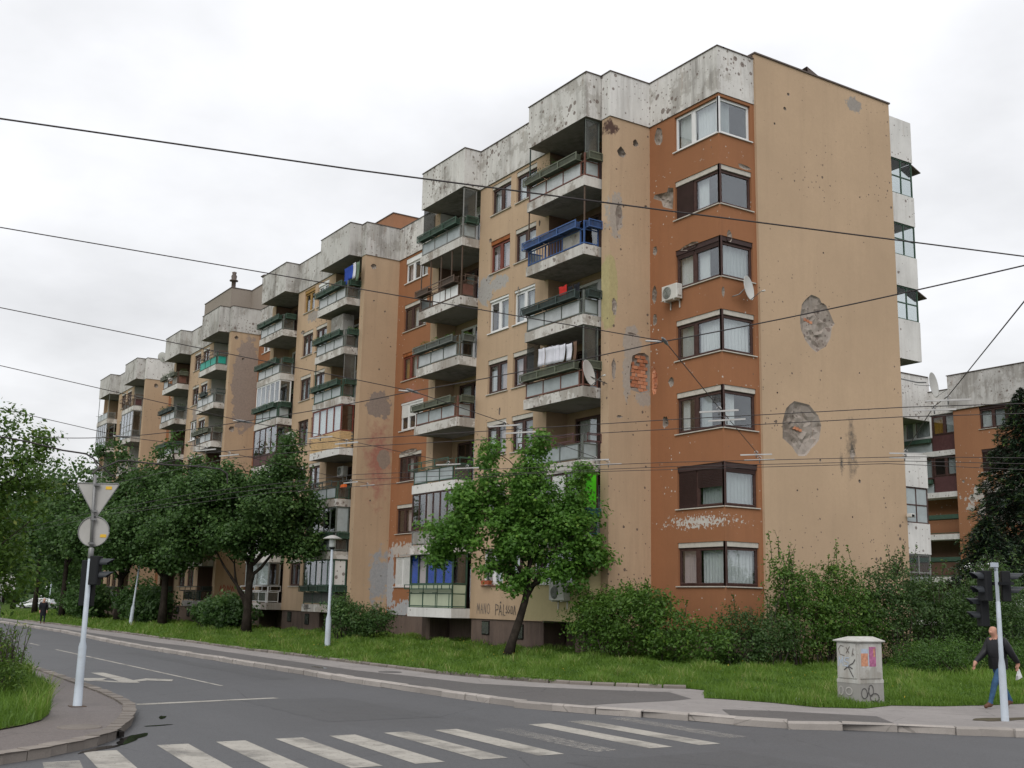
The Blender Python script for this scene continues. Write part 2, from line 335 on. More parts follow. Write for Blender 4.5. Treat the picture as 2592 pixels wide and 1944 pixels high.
MT['kerb'] = concrete('kerb_concrete', (.40, .365, .335), .5)
MT['kerb_dk'] = concrete('kerb_concrete_dark', (.25, .22, .195), .75)
s = NT('worn_road_paint')
wc = s.mix(s.rng(s.noise(3, 6, .7), .3, .7), (.29, .275, .245), (.39, .365, .325))
al = s.math('MULTIPLY', s.rng(s.noise(13, 6, .75), .30, .44, .35, 1), s.rng(s.noise(.7, 4, .6), .34, .50, .45, 1))
s.fin(wc, .7, .3); s.l(al, s.b.inputs['Alpha']); MT['paint'] = s.m
s = NT('faded_road_paint'); s.fin(wc if False else (.36, .34, .31), .7, .3)
s.l(s.math('MULTIPLY', s.rng(s.noise(10, 6, .75), .42, .60, .0, .8), s.rng(s.noise(.6, 3), .3, .6, .3, .9)), s.b.inputs['Alpha']); MT['paint_old'] = s.m
s = NT('wet_puddle'); s.fin(s.mix(s.noise(3, 3), (.012, .011, .011), (.03, .028, .026)), .06, .6); MT['puddle'] = s.m
s = NT('soil_grass')
g = s.mix(s.rng(s.noise(1.1, 5, .6), .3, .7), (.045, .085, .014), (.095, .155, .025))
g = s.mix(s.rng(s.noise(.35, 4, .7), .55, .68, 0, .5), g, (.09, .075, .045)); s.bump(s.noise(20, 4), .8, .05); MT['soil'] = s.fin(g, .95, .1)
MT['far_ground'] = MT['soil']
MT['blade'] = leafmat('grass_blade', (.070, .140, .018), (.185, .31, .045), (.36, .36, .14), .42)
MT['leaf_maple'] = leafmat('maple_leaf', (.050, .135, .022), (.18, .36, .055), (.30, .46, .09), .5)
MT['leaf_dark'] = leafmat('lime_tree_leaf', (.026, .066, .018), (.115, .215, .055), (.22, .33, .10), .42)
MT['leaf_bush'] = leafmat('shrub_leaf', (.034, .085, .012), (.115, .22, .030), (.22, .32, .06), .4)
MT['leaf_bush2'] = leafmat('shrub_leaf_olive', (.024, .056, .014), (.080, .150, .034), (.18, .24, .08), .35)
MT['leaf_left'] = leafmat('left_tree_leaf', (.030, .075, .012), (.13, .22, .030), (.30, .32, .07), .42)
MT['leaf_hedge'] = leafmat('hedge_leaf', (.028, .070, .010), (.085, .18, .024), (.17, .27, .04), .35)
MT['needle'] = leafmat('spruce_needle', (.010, .024, .012), (.028, .058, .022), (.09, .15, .03), .2)
MT['leaf_far'] = leafmat('far_leaf', (.035, .075, .022), (.085, .155, .045), (.13, .20, .06), .35)

# ------------------------------------------------------------------ helpers
def tag(o, label=None, cat=None, group=None, kind=None):
    if label: o['label'] = label
    if cat: o['category'] = cat
    if group: o['group'] = group
    if kind: o['kind'] = kind
    return o
def empty(name, loc=(0, 0, 0), rz=0, label=None, cat=None, group=None, kind=None):
    o = bpy.data.objects.new(name, None); COL.objects.link(o); o.location = loc; o.rotation_euler = (0, 0, rz)
    o.empty_display_size = .3
    return tag(o, label, cat, group, kind)
def copy_tree(o, parent=None):
    c = o.copy(); COL.objects.link(c); c.parent = parent
    for k in list(o.children): copy_tree(k, c)
    return c

class MB:
    """collects boxes, tubes and faces, then links them as one mesh object"""
    def __init__(s): s.v = []; s.f = []; s.mi = []; s.sm = []
    def face(s, pts, mi=0, sm=False):
        i = len(s.v); s.v += [tuple(p) for p in pts]; s.f.append(tuple(range(i, i+len(pts)))); s.mi.append(mi); s.sm.append(sm)
    def box(s, a, b, mi=0):
        x0, y0, z0 = (min(a[i], b[i]) for i in range(3)); x1, y1, z1 = (max(a[i], b[i]) for i in range(3))
        i = len(s.v); s.v += [(x0, y0, z0), (x1, y0, z0), (x1, y1, z0), (x0, y1, z0), (x0, y0, z1), (x1, y0, z1), (x1, y1, z1), (x0, y1, z1)]
        for q in ((3, 2, 1, 0), (4, 5, 6, 7), (0, 1, 5, 4), (1, 2, 6, 5), (2, 3, 7, 6), (3, 0, 4, 7)):
            s.f.append(tuple(i+k for k in q)); s.mi.append(mi); s.sm.append(False)
    def hull(s, lo, hi, mi=0):
        """prism between two equal-length loops"""
        n = len(lo); i = len(s.v); s.v += [tuple(p) for p in lo]+[tuple(p) for p in hi]
        s.f += [tuple(i+k for k in reversed(range(n))), tuple(i+n+k for k in range(n))]; s.mi += [mi]*2; s.sm += [False]*2
        for k in range(n):
            j = (k+1) % n; s.f.append((i+k, i+j, i+n+j, i+n+k)); s.mi.append(mi); s.sm.append(False)
    def tube(s, pts, rad, n=8, mi=0, caps=True, sm=True):
        pts = [Vector(p) for p in pts]; rad = rad if hasattr(rad, '__len__') else [rad]*len(pts)
        rings = []; prev = None
        for k, p in enumerate(pts):
            d = (pts[min(k+1, len(pts)-1)]-pts[max(k-1, 0)]).normalized()
            if prev is None:
                a = d.orthogonal().normalized()
            else:
                a = (prev-d*prev.dot(d)); a = a.normalized() if a.length > 1e-6 else d.orthogonal().normalized()
            prev = a; b = d.cross(a); i = len(s.v)
            for q in range(n):
                t = 2*math.pi*q/n; s.v.append(tuple(p+(a*math.cos(t)+b*math.sin(t))*rad[k]))
            rings.append(i)
        for k in range(len(rings)-1):
            for q in range(n):
                w = (q+1) % n; s.f.append((rings[k]+q, rings[k]+w, rings[k+1]+w, rings[k+1]+q)); s.mi.append(mi); s.sm.append(sm)
        if caps:
            s.f.append(tuple(rings[0]+q for q in reversed(range(n)))); s.f.append(tuple(rings[-1]+q for q in range(n))); s.mi += [mi]*2; s.sm += [False]*2
    def lathe(s, prof, n=16, mi=0, c=(0, 0, 0), axis='z'):
        i = len(s.v)
        for r, h in prof:
            for q in range(n):
                t = 2*math.pi*q/n; a, b = r*math.cos(t), r*math.sin(t)
                p = (a, b, h) if axis == 'z' else ((h, a, b) if axis == 'x' else (a, h, b))
                s.v.append((c[0]+p[0], c[1]+p[1], c[2]+p[2]))
        for k in range(len(prof)-1):
            for q in range(n):
                w = (q+1) % n; s.f.append((i+k*n+q, i+k*n+w, i+(k+1)*n+w, i+(k+1)*n+q)); s.mi.append(mi); s.sm.append(True)
    def build(s, name, mats, parent=None, o=(0, 0, 0), bevel=0):
        me = bpy.data.meshes.new(name)
        me.from_pydata([(v[0]-o[0], v[1]-o[1], v[2]-o[2]) for v in s.v], [], s.f)
        if not isinstance(mats, (list, tuple)): mats = [mats]
        for m in mats: me.materials.append(MT[m] if isinstance(m, str) else m)
        me.polygons.foreach_set('material_index', s.mi); me.polygons.foreach_set('use_smooth', s.sm)
        me.update(); ob = bpy.data.objects.new(name, me); COL.objects.link(ob)
        if parent: ob.parent = parent
        if bevel:
            md = ob.modifiers.new('bevel', 'BEVEL'); md.width = bevel; md.segments = 1; md.limit_method = 'ANGLE'
        return ob

def cdt(outer, holes):
    pts = []; edges = []
    for lp in [outer]+holes:
        i = len(pts); pts += [Vector(p) for p in lp]; n = len(lp); edges += [(i+k, i+(k+1) % n) for k in range(n)]
    v, e, f, *_ = delaunay_2d_cdt(pts, edges, [], 2, 1e-5)
    fs = []
    def inside(p, lp):
        c = False; n = len(lp)
        for k in range(n):
            a, b = lp[k], lp[(k+1) % n]
            if (a[1] > p[1]) != (b[1] > p[1]) and p[0] < (b[0]-a[0])*(p[1]-a[1])/(b[1]-a[1])+a[0]: c = not c
        return c
    v2, e2, f2, *_ = delaunay_2d_cdt(pts, edges, [], 0, 1e-5)
    for t in f2:
        c = (sum(v2[k][0] for k in t)/3, sum(v2[k][1] for k in t)/3)
        if inside(c, outer) and not any(inside(c, h) for h in holes): fs.append(tuple(t))
    return [tuple(p) for p in v2], fs

class Plane:
    """axis 'y': wall facing -y, at y=c; axis 'x': wall facing +x, at x=c.  P(a, z, d): d = depth inwards"""
    def __init__(s, axis, c): s.ax = axis; s.c = c
    def P(s, a, z, d=0.):
        return (a, s.c+d, z) if s.ax == 'y' else (s.c-d, a, z)
    def box(s, mb, a0, a1, z0, z1, d0, d1, mi=0): mb.box(s.P(a0, z0, d0), s.P(a1, z1, d1), mi)

def wobble_loop(a, z, ra, rz, n=14, amt=.25, rnd=random):
    k = rnd.random()*6
    return [(a+ra*math.cos(t)*(1+amt*(rnd.random()-.5)*1.6), z+rz*math.sin(t)*(1+amt*(rnd.random()-.5)*1.6)) for t in [k+2*math.pi*q/n for q in range(n)]]

def wall(pl, a0, a1, z0, z1, mat, parent, o, holes=(), pits=(), name='wall', reveal=.16, thick=.2, label=None, pitmat='crater'):
    """wall face with rectangular openings (revealed) and broken pits"""
    mb = MB()
    hl = [[(h[0], h[2]), (h[1], h[2]), (h[1], h[3]), (h[0], h[3])] for h in holes]
    pl_loops = [p['loop'] for p in pits]
    v, f = cdt([(a0, z0), (a1, z0), (a1, z1), (a0, z1)], hl+pl_loops)
    i = len(mb.v); mb.v += [pl.P(p[0], p[1]) for p in v]
    for t in f: mb.f.append(tuple(i+k for k in t)); mb.mi.append(0); mb.sm.append(False)
    for h in hl:
        for k in range(4):
            p, q = h[k], h[(k+1) % 4]
            mb.face([pl.P(*p), pl.P(*q), pl.P(*q, reveal), pl.P(*p, reveal)])
    w = mb.build(name, mat, parent, o)
    if label: w['label'] = label
    for pt in pits:
        lp = pt['loop']; n = len(lp); ca = sum(p[0] for p in lp)/n; cz = sum(p[1] for p in lp)/n; dp = pt['d']
        R = random.Random(int(ca*977+cz*131)); m = MB()
        inn = []; ra = max(abs(p[0]-ca) for p in lp); rz_ = max(abs(p[1]-cz) for p in lp); st_ = max(ra, rz_)/(6.5 if ra > .4 else 3.2)
        ly = [(ca+(p[0]-ca)*.93, cz+(p[1]-cz)*.93) for p in lp]
        def pin(p, l_):
            c_ = False
            for k in range(len(l_)):
                a, b = l_[k], l_[(k+1) % len(l_)]
                if (a[1] > p[1]) != (b[1] > p[1]) and p[0] < (b[0]-a[0])*(p[1]-a[1])/(b[1]-a[1])+a[0]: c_ = not c_
            return c_
        ny = int(2*rz_/st_)+2; nx_ = int(2*ra/st_)+2
        for i in range(nx_):
            for j in range(ny):
                p = (ca-ra+2*ra*(i+.5)/nx_+R.uniform(-.35, .35)*st_, cz-rz_+2*rz_*(j+.5)/ny+R.uniform(-.35, .35)*st_)
                if pin(p, [(ca+(q[0]-ca)*.8, cz+(q[1]-cz)*.8) for q in lp]): inn.append(p)
        pv = [Vector(p) for p in lp]+[Vector(p) for p in ly]+[Vector(p) for p in inn]
        vv, _, ff, *_ = delaunay_2d_cdt(pv, [(k, (k+1) % n) for k in range(n)], [], 0, 1e-6)
        dep = []
        for k, p in enumerate(vv):
            if k < n: dep.append(0.)
            elif k < 2*n: dep.append(dp*R.uniform(.25, .6))
            else:
                rr = math.hypot((p[0]-ca)/ra, (p[1]-cz)/rz_); dep.append(dp*((1-rr)*1.1+.15 if pt.get('cone') else R.uniform(.45, 1.15)))
        m.v = [pl.P(p[0], p[1], d_) for p, d_ in zip(vv, dep)]
        for t in ff:
            c_ = (sum(vv[k][0] for k in t)/3, sum(vv[k][1] for k in t)/3)
            if pin(c_, lp): m.f.append(tuple(t)); m.mi.append(0); m.sm.append(False)
        m.build('shell_hole', pt.get('mat', pitmat), parent, o)
    return w

def strokes(name, pl, a, z, s, lines, w, mat, parent, o, d=-.006, flip=False):
    """painted marks: polylines in unit space drawn as thin ribbons on a wall plane"""
    mb = MB()
    for ln in lines:
        for (p, q) in zip(ln, ln[1:]):
            p = Vector(p); q = Vector(q); t = (q-p)
            if t.length < 1e-5: continue
            t.normalize(); nrm = Vector((-t[1], t[0]))*w/2/s; e = t*w/3/s
            c = [p-e+nrm, p-e-nrm, q+e-nrm, q+e+nrm]
            mb.face([pl.P(a+k[0]*s*(-1 if flip else 1), z+k[1]*s, d) for k in c]); d -= .0003
    return mb.build(name, mat, parent, o)

# ------------------------------------------------------------------ leaves
TPL = {}
def star(k=5):
    pts = []
    spec = [(-90, .50), (-62, .30), (-28, .40), (-8, .24), (22, .52), (48, .27), (90, .62), (132, .27), (158, .52), (188, .24), (208, .40), (242, .30)]
    for a, r in spec:
        a = math.radians(a); pts.append((r*math.cos(a), r*math.sin(a), -.12*abs(math.cos(a))))
    return np.array([(0, 0, .05)]+pts), [(0, i, i+1) for i in range(1, len(pts))]+[(0, len(pts), 1)]
TPL['maple'] = star()
TPL['oval'] = (np.array([(0, -.5, 0), (.27, .0, -.07), (0, .5, -.05), (-.27, 0, -.07)]), [(0, 1, 2), (0, 2, 3)])
TPL['lance'] = (np.array([(0, -.5, 0), (.13, .0, -.03), (0, .5, -.05), (-.13, 0, -.03)]), [(0, 1, 2), (0, 2, 3)])
TPL['clump'] = (np.array([(0, -.5, 0), (.35, -.1, -.1), (.2, .35, 0), (-.15, .5, -.12), (-.38, .05, .0)]), [(0, 1, 2), (0, 2, 3), (0, 3, 4)])
def leaf_mesh(name, C_, N_, size, tpl, mat, parent=None, o=(0, 0, 0), tone=None, spread=.6, along=None):
    n = len(C_); tv, tf = TPL[tpl]; k = len(tv)
    w = N_ + RNG.normal(0, spread, (n, 3)); w /= np.linalg.norm(w, axis=1, keepdims=True)+1e-9
    a = RNG.normal(0, 1, (n, 3)) if along is None else along + RNG.normal(0, .35, (n, 3))
    u = np.cross(a, w); u /= np.linalg.norm(u, axis=1, keepdims=True)+1e-9; v = np.cross(w, u)
    sz = size*RNG.uniform(.65, 1.3, (n, 1))
    V = C_[:, None, :] + sz[:, None]*(tv[None, :, 0:1]*u[:, None]+tv[None, :, 1:2]*v[:, None]+tv[None, :, 2:3]*w[:, None])
    V = V.reshape(-1, 3)-np.array(o); T = np.array(tf); m = len(T)
    F = (T[None]+(np.arange(n)*k)[:, None, None]).reshape(-1)
    me = bpy.data.meshes.new(name); me.vertices.add(n*k); me.vertices.foreach_set('co', V.ravel().astype(np.float32))
    me.loops.add(n*m*3); me.loops.foreach_set('vertex_index', F.astype(np.int32))
    me.polygons.add(n*m); me.polygons.foreach_set('loop_start', (np.arange(n*m)*3).astype(np.int32))
    me.update(calc_edges=True)
    if tone is None: tone = RNG.uniform(0, 1, n)
    tone = np.clip(tone*.6+RNG.uniform(0, .4, n), 0, 1)
    at = me.attributes.new('tone', 'FLOAT', 'FACE'); at.data.foreach_set('value', np.repeat(tone, m).astype(np.float32))
    me.materials.append(MT[mat]); ob = bpy.data.objects.new(name, me); COL.objects.link(ob)
    if parent: ob.parent = parent
    return ob

def clumps(lobes, nc, per, cr, rnd=RNG, flat=.7):
    """leaf centres in clumps spread through the lobes; returns centres, normals, tone, clump centres"""
    lobes = np.array(lobes, float); vol = lobes[:, 3]*lobes[:, 4]*lobes[:, 5]; pr = vol**.72; pr /= pr.sum()
    idx = rnd.choice(len(lobes), nc, p=pr); d = rnd.normal(0, 1, (nc, 3)); d /= np.linalg.norm(d, axis=1, keepdims=True)
    r = rnd.uniform(.25, 1, (nc, 1))**.6*rnd.uniform(.9, 1.15, (nc, 1)); cc = lobes[idx, :3]+d*r*lobes[idx, 3:6]
    ct = rnd.uniform(0, 1, nc); n = nc*per
    k = np.repeat(np.arange(nc), per); P = rnd.normal(0, 1, (n, 3))*np.array([cr, cr, cr*flat])*rnd.uniform(.6, 1.2, (nc, 1))[k]
    C_ = cc[k]+P; N_ = d[k]*.45+P/cr*.25+np.array([0, 0, .75])
    return C_, N_, ct[k], cc

def sublobes(lobes, n=5, k=.42, seed=1):
    R_ = random.Random(seed); out = []
    for (x, y, z, a, b, c) in lobes:
        m = max(3, int(n*(a*b*c)**.33)); out.append((x, y, z, a*.5, b*.5, c*.45))
        for i in range(m):
            t = 2.399*i+R_.uniform(-.5, .5); w = 1-2*(i+.5)/m; w = max(-.75, w); q = math.sqrt(1-w*w); f = R_.uniform(.62, .95); s_ = k*R_.uniform(.7, 1.3)
            out.append((x+a*f*q*math.cos(t), y+b*f*q*math.sin(t), z+c*f*w, a*s_, b*s_, c*s_*.75))
    return out

def branch_path(p, q, sag=0, k=5, j=.06, rnd=random):
    p, q = Vector(p), Vector(q); L = (q-p).length; out = []
    for i in range(k+1):
        t = i/k; v = p.lerp(q, t); v.z += math.sin(t*math.pi)*sag*L
        if 0 < i < k: v += Vector((rnd.uniform(-j, j), rnd.uniform(-j, j), rnd.uniform(-j, j)))*L
        out.append(v)
    return out

def tree(name, label, cat, base, trunk, forks, lobes, leaf, size, nc, per, cr, leafm, bark='bark', r0=.16, group=None, sub=40, spread=.65, limbr=.07):
    """trunk: list of points relative to base; forks: limbs as (start index, end point); lobes relative"""
    root = empty(name, base, 0, label, cat, group)
    mb = MB(); n = len(trunk); R = random.Random(int(abs(base[0]*31+base[1]*7)))
    mb.tube(trunk, [r0*1.35]+[r0*(1-.45*i/n) for i in range(1, n)], 10)
    tips = []
    for (i, e) in forks:
        pth = branch_path(trunk[i], e, .06, 5, .05, R); mb.tube(pth, [limbr*1.3*(1-.16*k) for k in range(6)], 6, caps=False); tips.append(pth)
    C_, N_, T_, cc = clumps(sublobes(lobes, 6, .60 if leaf == 'maple' else .44, n+len(lobes)), nc, per, cr)
    mids = [p[k] for p in tips for k in (2, 3, 4, 5)] or [Vector(trunk[-1])]
    for q in cc[:sub]:
        q = Vector(q); s_ = min(mids, key=lambda m: (m-q).length+max(0, m.z-q.z)*1.5)
        pth = branch_path(s_, q, .04, 4, .07, R); mb.tube(pth, [limbr*.42*(1-.19*k) for k in range(5)], 5, caps=False)
    mb.build('trunk', bark, root)
    leaf_mesh('crown', C_, N_, size, leaf, leafm, root, tone=T_, spread=spread)
    return root

# ------------------------------------------------------------------ ground, roads, pavements
def sheet(name, poly, z, mat, kind='structure', label=None, zf=None, parent=None, holes=[]):
    v, f = cdt(poly, holes); mb = MB(); mb.v = [(p[0], p[1], (zf(*p) if zf else z)) for p in v]; mb.f = f; mb.mi = [0]*len(f); mb.sm = [False]*len(f)
    o = mb.build(name, mat, parent)
    me = o.data
    for p in me.polygons:
        if p.normal.z < 0: p.flip()
    return tag(o, kind=kind, label=label) if kind else o
sheet('ground', [(-900, -700), (500, -700), (500, 900), (-900, 900)], -.06, 'far_ground')
sheet('road', [(-300, -40), (60, -40), (60, 150), (-300, 150)], 0., 'road')
KR = [(-290, 14.6), (-93, 14.6), (-75.4, 14.55), (-69.5, 14.5), (-61.1, 14.0), (-54.1, 13.6), (-48.4, 13.42), (-43.6, 13.45), (-37.8, 13.48), (-35, 13.5), (-32, 13.52), (-28.4, 13.5), (-26.3, 13.58), (-23.8, 13.65), (-22, 13.75), (-20.33, 13.96), (-19.67, 14.22), (-18.97, 14.57), (-18.34, 14.95), (-17.73, 15.29), (-16.88, 15.65), (-16.04, 15.95), (-15.42, 16.43), (-14.93, 16.99), (-14.47, 17.65), (-13.92, 18.2), (-13.28, 18.75), (-12.7, 19.5), (-12, 21), (-11.5, 23), (-11.2, 26), (-11, 40), (-11, 148)]
sheet('pavement', KR+[(-290, 148)], .118, 'pave')
PK = sorted
sheet('cycle_path', [(-290, 14.95), (-93, 14.95), (-75.4, 14.9), (-69, 14.8), (-61, 14.35), (-54, 13.95), (-48, 13.8), (-38, 13.82), (-28, 13.82), (-23.8, 13.98), (-21.0, 14.15), (-20.2, 14.35), (-19.75, 14.6), (-19.9, 15.5), (-20.03, 17.3), (-20.3, 18.1), (-22, 18.9), (-23.3, 17.6), (-24.4, 16.65), (-26, 15.75), (-28.9, 15.5), (-31.7, 15.1), (-34.9, 15.14), (-44.8, 15.15), (-48, 15.3), (-52, 15.0), (-84, 15.5), (-290, 15.6)], .122, 'path')
sheet('asphalt_patch', [(-16.75, 15.98), (-17.97, 16.86), (-17.24, 17.76), (-15.68, 18.85), (-14.55, 18.0), (-14.8, 17.45), (-15.15, 16.95), (-15.6, 16.45), (-16.05, 16.2)], .126, 'path')
KL = [(-290, 6.75), (-60, 6.74), (-34, 6.72), (-29.6, 6.61), (-26.16, 6.5), (-24.05, 6.35), (-22.85, 6.2), (-21.43, 5.83), (-20.4, 5.5), (-19.61, 5.2), (-18.9, 4.92), (-18.38, 4.66), (-17.9, 4.36), (-17.4, 3.9), (-16.9, 3.4), (-16.5, 2.81), (-16.2, 1.8), (-16.0, .5), (-15.9, -12), (-15.9, -39)]
sheet('left_pavement', KL+[(-290, -39)], .118, 'path_l')

def arc_points(path, step, off=0.):
    out = []; acc = 0
    for (a, b) in zip(path, path[1:]):
        a, b = Vector(a), Vector(b); L = (b-a).length; d = (b-a)/L
        t = -acc
        while t+step <= L+1e-6:
            t += step
            if t >= 0: out.append((a+d*t, d))
        acc = L-t
    return out
def kerb(name, path, x0, step, w, h, z0, mat, label, side=1, lay=None, limit=300, gap=.02):
    root = empty(name, (0, 0, 0), kind='structure'); root['label'] = label
    R = random.Random(len(path)*13)
    pts = [p for p in arc_points(path, step) if p[0].x > x0]
    me = {}
    for i in range(5):
        mb = MB(); L = step/2-gap/2; tw = R.uniform(.01, .03)
        e = lambda: R.uniform(-.008, .008)
        lo = [(-L+e(), 0+e(), 0), (L+e(), 0+e(), 0), (L+e(), w*side, 0), (-L+e(), w*side, 0)]
        mid = [(x, y, h-.03) for x, y, z in lo]
        hi = [(x*(1-.02), y+(.03*side if k < 2 else 0), h+R.uniform(-.006, .006)) for k, (x, y, z) in enumerate(lo)]
        mb.hull(lo, mid); mb.hull(mid, hi)
        o = mb.build('tmp', mat); me[i] = o.data; bpy.data.objects.remove(o)
    for k, (p, d) in enumerate(pts[:limit]):
        c = p-d*step/2
        o = bpy.data.objects.new('kerb_stone', me[R.randrange(5)]); COL.objects.link(o); o.parent = root
        o.location = (c.x, c.y, z0+R.uniform(-.008, .006)); o.rotation_euler = (R.uniform(-.015, .015), R.uniform(-.01, .01), math.atan2(d.y, d.x)+R.uniform(-.012, .012))
    return root
kerb('road_kerb', [(-98.0, 14.6)]+KR[2:], -98, 1.0, .24, .145, 0., 'kerb', 'pale concrete kerb stones along the far pavement')
kerb('left_kerb', [(-60, 6.74)]+KL[2:], -60, .42, -.2, .15, 0., 'kerb_dk', 'dark kerb stones curving round the near left pavement')
GE = [(-93, 16.55), (-84, 16.8), (-76, 16.8), (-71, 16.5), (-66, 16.7), (-58, 16.6), (-53.7, 16.6), (-45, 16.4), (-42.5, 16.55), (-40, 16.6), (-35, 16.65), (-30, 16.7), (-28.1, 17.05), (-26.8, 17.37), (-25.6, 17.78), (-24.6, 18.35), (-23.9, 18.92), (-23.1, 19.6), (-22.5, 20.3)]
kerb('grass_kerb', GE, -93, .62, .14, .10, .11, 'kerb_dk', 'weathered small kerb stones edging the grass strip', gap=.05)
def gz(x, y):
    t = min(1, max(0, (y-17)/7.)); t2 = min(1, max(0, (y-21)/9.)) if x > -27 else t
    return .128+.25*(t if x < -29 else (t*(1-(min(x, -24)+29)/5)+t2*.8*(min(x, -24)+29)/5))*min(1, max(0, (-16.6-x)/5.) if x > -21.6 else 1)
GP = [(-290, 16.6)]+[(x, y+.13) for x, y in GE[:-1]]+[(-22.7, 20.2), (-22.1, 20.2), (-21.2, 19.3), (-20.3, 18.5), (-19.85, 18.8), (-18.8, 19.15), (-17.6, 19.25), (-17.0, 20.1), (-17.3, 21.3), (-16.75, 22.3), (-16.5, 23.8), (-16.5, 25.5), (-16.4, 45), (-16.4, 70), (-290, 70)]
# lawn as a fine strip grid clipped to the polygon
def inpoly(P, poly):
    x, y = P[:, 0], P[:, 1]; c = np.zeros(len(P), bool); n = len(poly)
    for i in range(n):
        a, b = poly[i], poly[(i+1) % n]
        if a[1] == b[1]: continue
        k = ((a[1] > y) != (b[1] > y)) & (x < (b[0]-a[0])*(y-a[1])/(b[1]-a[1])+a[0]); c ^= k
    return c
inner = []
def lawn(name, poly, label, grid):
    v = [Vector(p) for p in poly]; n = len(v); e = [(i, (i+1) % n) for i in range(n)]
    G = np.array([(x, y) for x in grid[0] for y in grid[1]], float); G = G[inpoly(G, poly)]
    v += [Vector(p) for p in G]
    a, _, f, *_ = delaunay_2d_cdt(v, e, [], 0, 1e-4)
    cen = np.array([[(a[t[0]][0]+a[t[1]][0]+a[t[2]][0])/3, (a[t[0]][1]+a[t[1]][1]+a[t[2]][1])/3] for t in f]); k = inpoly(cen, poly)
    mb = MB(); mb.v = [(p[0], p[1], gz(p[0], p[1])) for p in a]; mb.f = [tuple(t) for t, q in zip(f, k) if q]; mb.mi = [0]*len(mb.f); mb.sm = [True]*len(mb.f)
    o = mb.build(name, 'soil'); tag(o, label, None, None, 'structure'); return o
lawn('lawn', GP, 'sloping grass strip between pavement and apartment block', ([-120+i*4 for i in range(27)], [18+j*2 for j in range(12)]))
GL = [(-290, 5.9), (-60, 5.8), (-36, 6.0), (-28.9, 5.71), (-25.5, 5.2), (-23.5, 4.82), (-21.6, 4.42), (-20.6, 4.1), (-19.9, 3.68), (-19.35, 3.2), (-19.2, 2.2), (-19.2, 0), (-19.2, -38), (-290, -38)]
sheet('left_lawn', GL, .14, 'soil', label='rough grass beside the near left pavement')

def blades(name, label, polys, n, h, wdt, mat='blade', dens=None, near=None, holes=()):
    P = []
    for poly, (x0, x1, y0, y1), m, p in polys:
        Q = np.stack([x0+(x1-x0)*RNG.uniform(0, 1, m)**p, RNG.uniform(y0, y1, m)], 1); P.append(Q[inpoly(Q, poly)])
    P = np.concatenate(P); n = len(P)
    z = np.array([gz(x, y) if y > 10 else .14 for x, y in P])
    clump = .55+.9*np.clip((np.sin(P[:, 0]*1.7+np.sin(P[:, 1]*2.3)*1.3)*np.sin(P[:, 1]*1.9+P[:, 0]*.6)+.35), 0, 1.2)
    dist = np.hypot(P[:, 0], P[:, 1]); sc = np.clip(dist/32., .8, 2.6)
    hh = h*RNG.uniform(.4, 1.25, n)*clump; ang = RNG.uniform(0, math.pi, n); ww = wdt*sc*RNG.uniform(.7, 1.4, n)
    lean = RNG.normal(0, .35, (n, 2))*hh[:, None]
    B = np.concatenate([P, z[:, None]-.01], 1); dx = np.stack([np.cos(ang)*ww, np.sin(ang)*ww, 0*ww], 1)
    M_ = B+np.concatenate([lean*.35, (hh*.6)[:, None]], 1); T = B+np.concatenate([lean, hh[:, None]], 1)
    V = np.stack([B-dx, B+dx, M_+dx*.7, T, M_-dx*.7], 1).reshape(-1, 3)
    F = (np.array([[0, 1, 2], [0, 2, 4], [4, 2, 3]])[None]+(np.arange(n)*5)[:, None, None]).reshape(-1)
    me = bpy.data.meshes.new(name); me.vertices.add(n*5); me.vertices.foreach_set('co', V.ravel().astype(np.float32))
    me.loops.add(n*9); me.loops.foreach_set('vertex_index', F.astype(np.int32)); me.polygons.add(n*3)
    me.polygons.foreach_set('loop_start', (np.arange(n*3)*3).astype(np.int32)); me.update(calc_edges=True)
    tone = np.clip(RNG.uniform(0, 1, n)*.6+.4*(clump-.5), 0, 1)
    at = me.attributes.new('tone', 'FLOAT', 'FACE'); at.data.foreach_set('value', np.repeat(tone, 3).astype(np.float32))
    me.materials.append(MT[mat]); o = bpy.data.objects.new(name, me); COL.objects.link(o)
    return tag(o, label, 'grass', None, 'stuff')
blades('grass', 'tall meadow grass on the strip in front of the apartment block',
       [(GP, (-16, -60, 16.7, 29), 190000, 1.15), (GP, (-16, -30, 18, 45), 60000, 1.), (GP, (-60, -125, 16.7, 25), 40000, 1.)], 0, .185, .012)
blades('grass', 'lush unmown grass at the near left edge', [(GL, (-19, -40, -3, 6), 60000, 1.3), (GL, (-40, -110, 0, 6), 14000, 1.)], 0, .30, .012)
# edges of grass spilling over the kerb, and dry tufts
# crossing stripes and lane marks
def mark(name, poly, label, mat='paint', cat='road marking', group=None, z=.004):
    o = sheet(name, poly, z, mat, None); return tag(o, label, None, None, 'structure')
crossing = empty('crosswalk', (0, 0, 0), kind='structure'); crossing['label'] = 'worn white zebra crossing stripes on the grey road'
XA = [-16.9, -17.35, -17.68, -17.74, -17.76, -17.8, -17.84, -17.88, -17.6, -18.03, -18.2, -18.37]
for k in range(13):
    y = 3.30+k*.985 if k > 0 else 3.2
    if k == 12: continue
    yy = [3.35, 4.05, 5.19, 6.11, 7.08, 8.02, 9.04, 10.02, 11.03, 12.09, 13.1, 14.22][k]; w = .47
    x0 = XA[k]; x1 = -14.35
    if k == 0: x0, x1 = -16.5, -14.3
    if k == 11: x1 = -14.9
    sheet('stripe', [(x0, yy), (x1, yy-.35+.02*k), (x1, yy-.35+w+.02*k), (x0, yy+w)], .004, 'paint_old' if k in (8, 11) else 'paint', None, parent=crossing)
mark('stop_line', [(-24.46, 6.68), (-24.95, 9.84), (-24.75, 9.92), (-24.14, 6.62)], 'white stop line across the near lane')
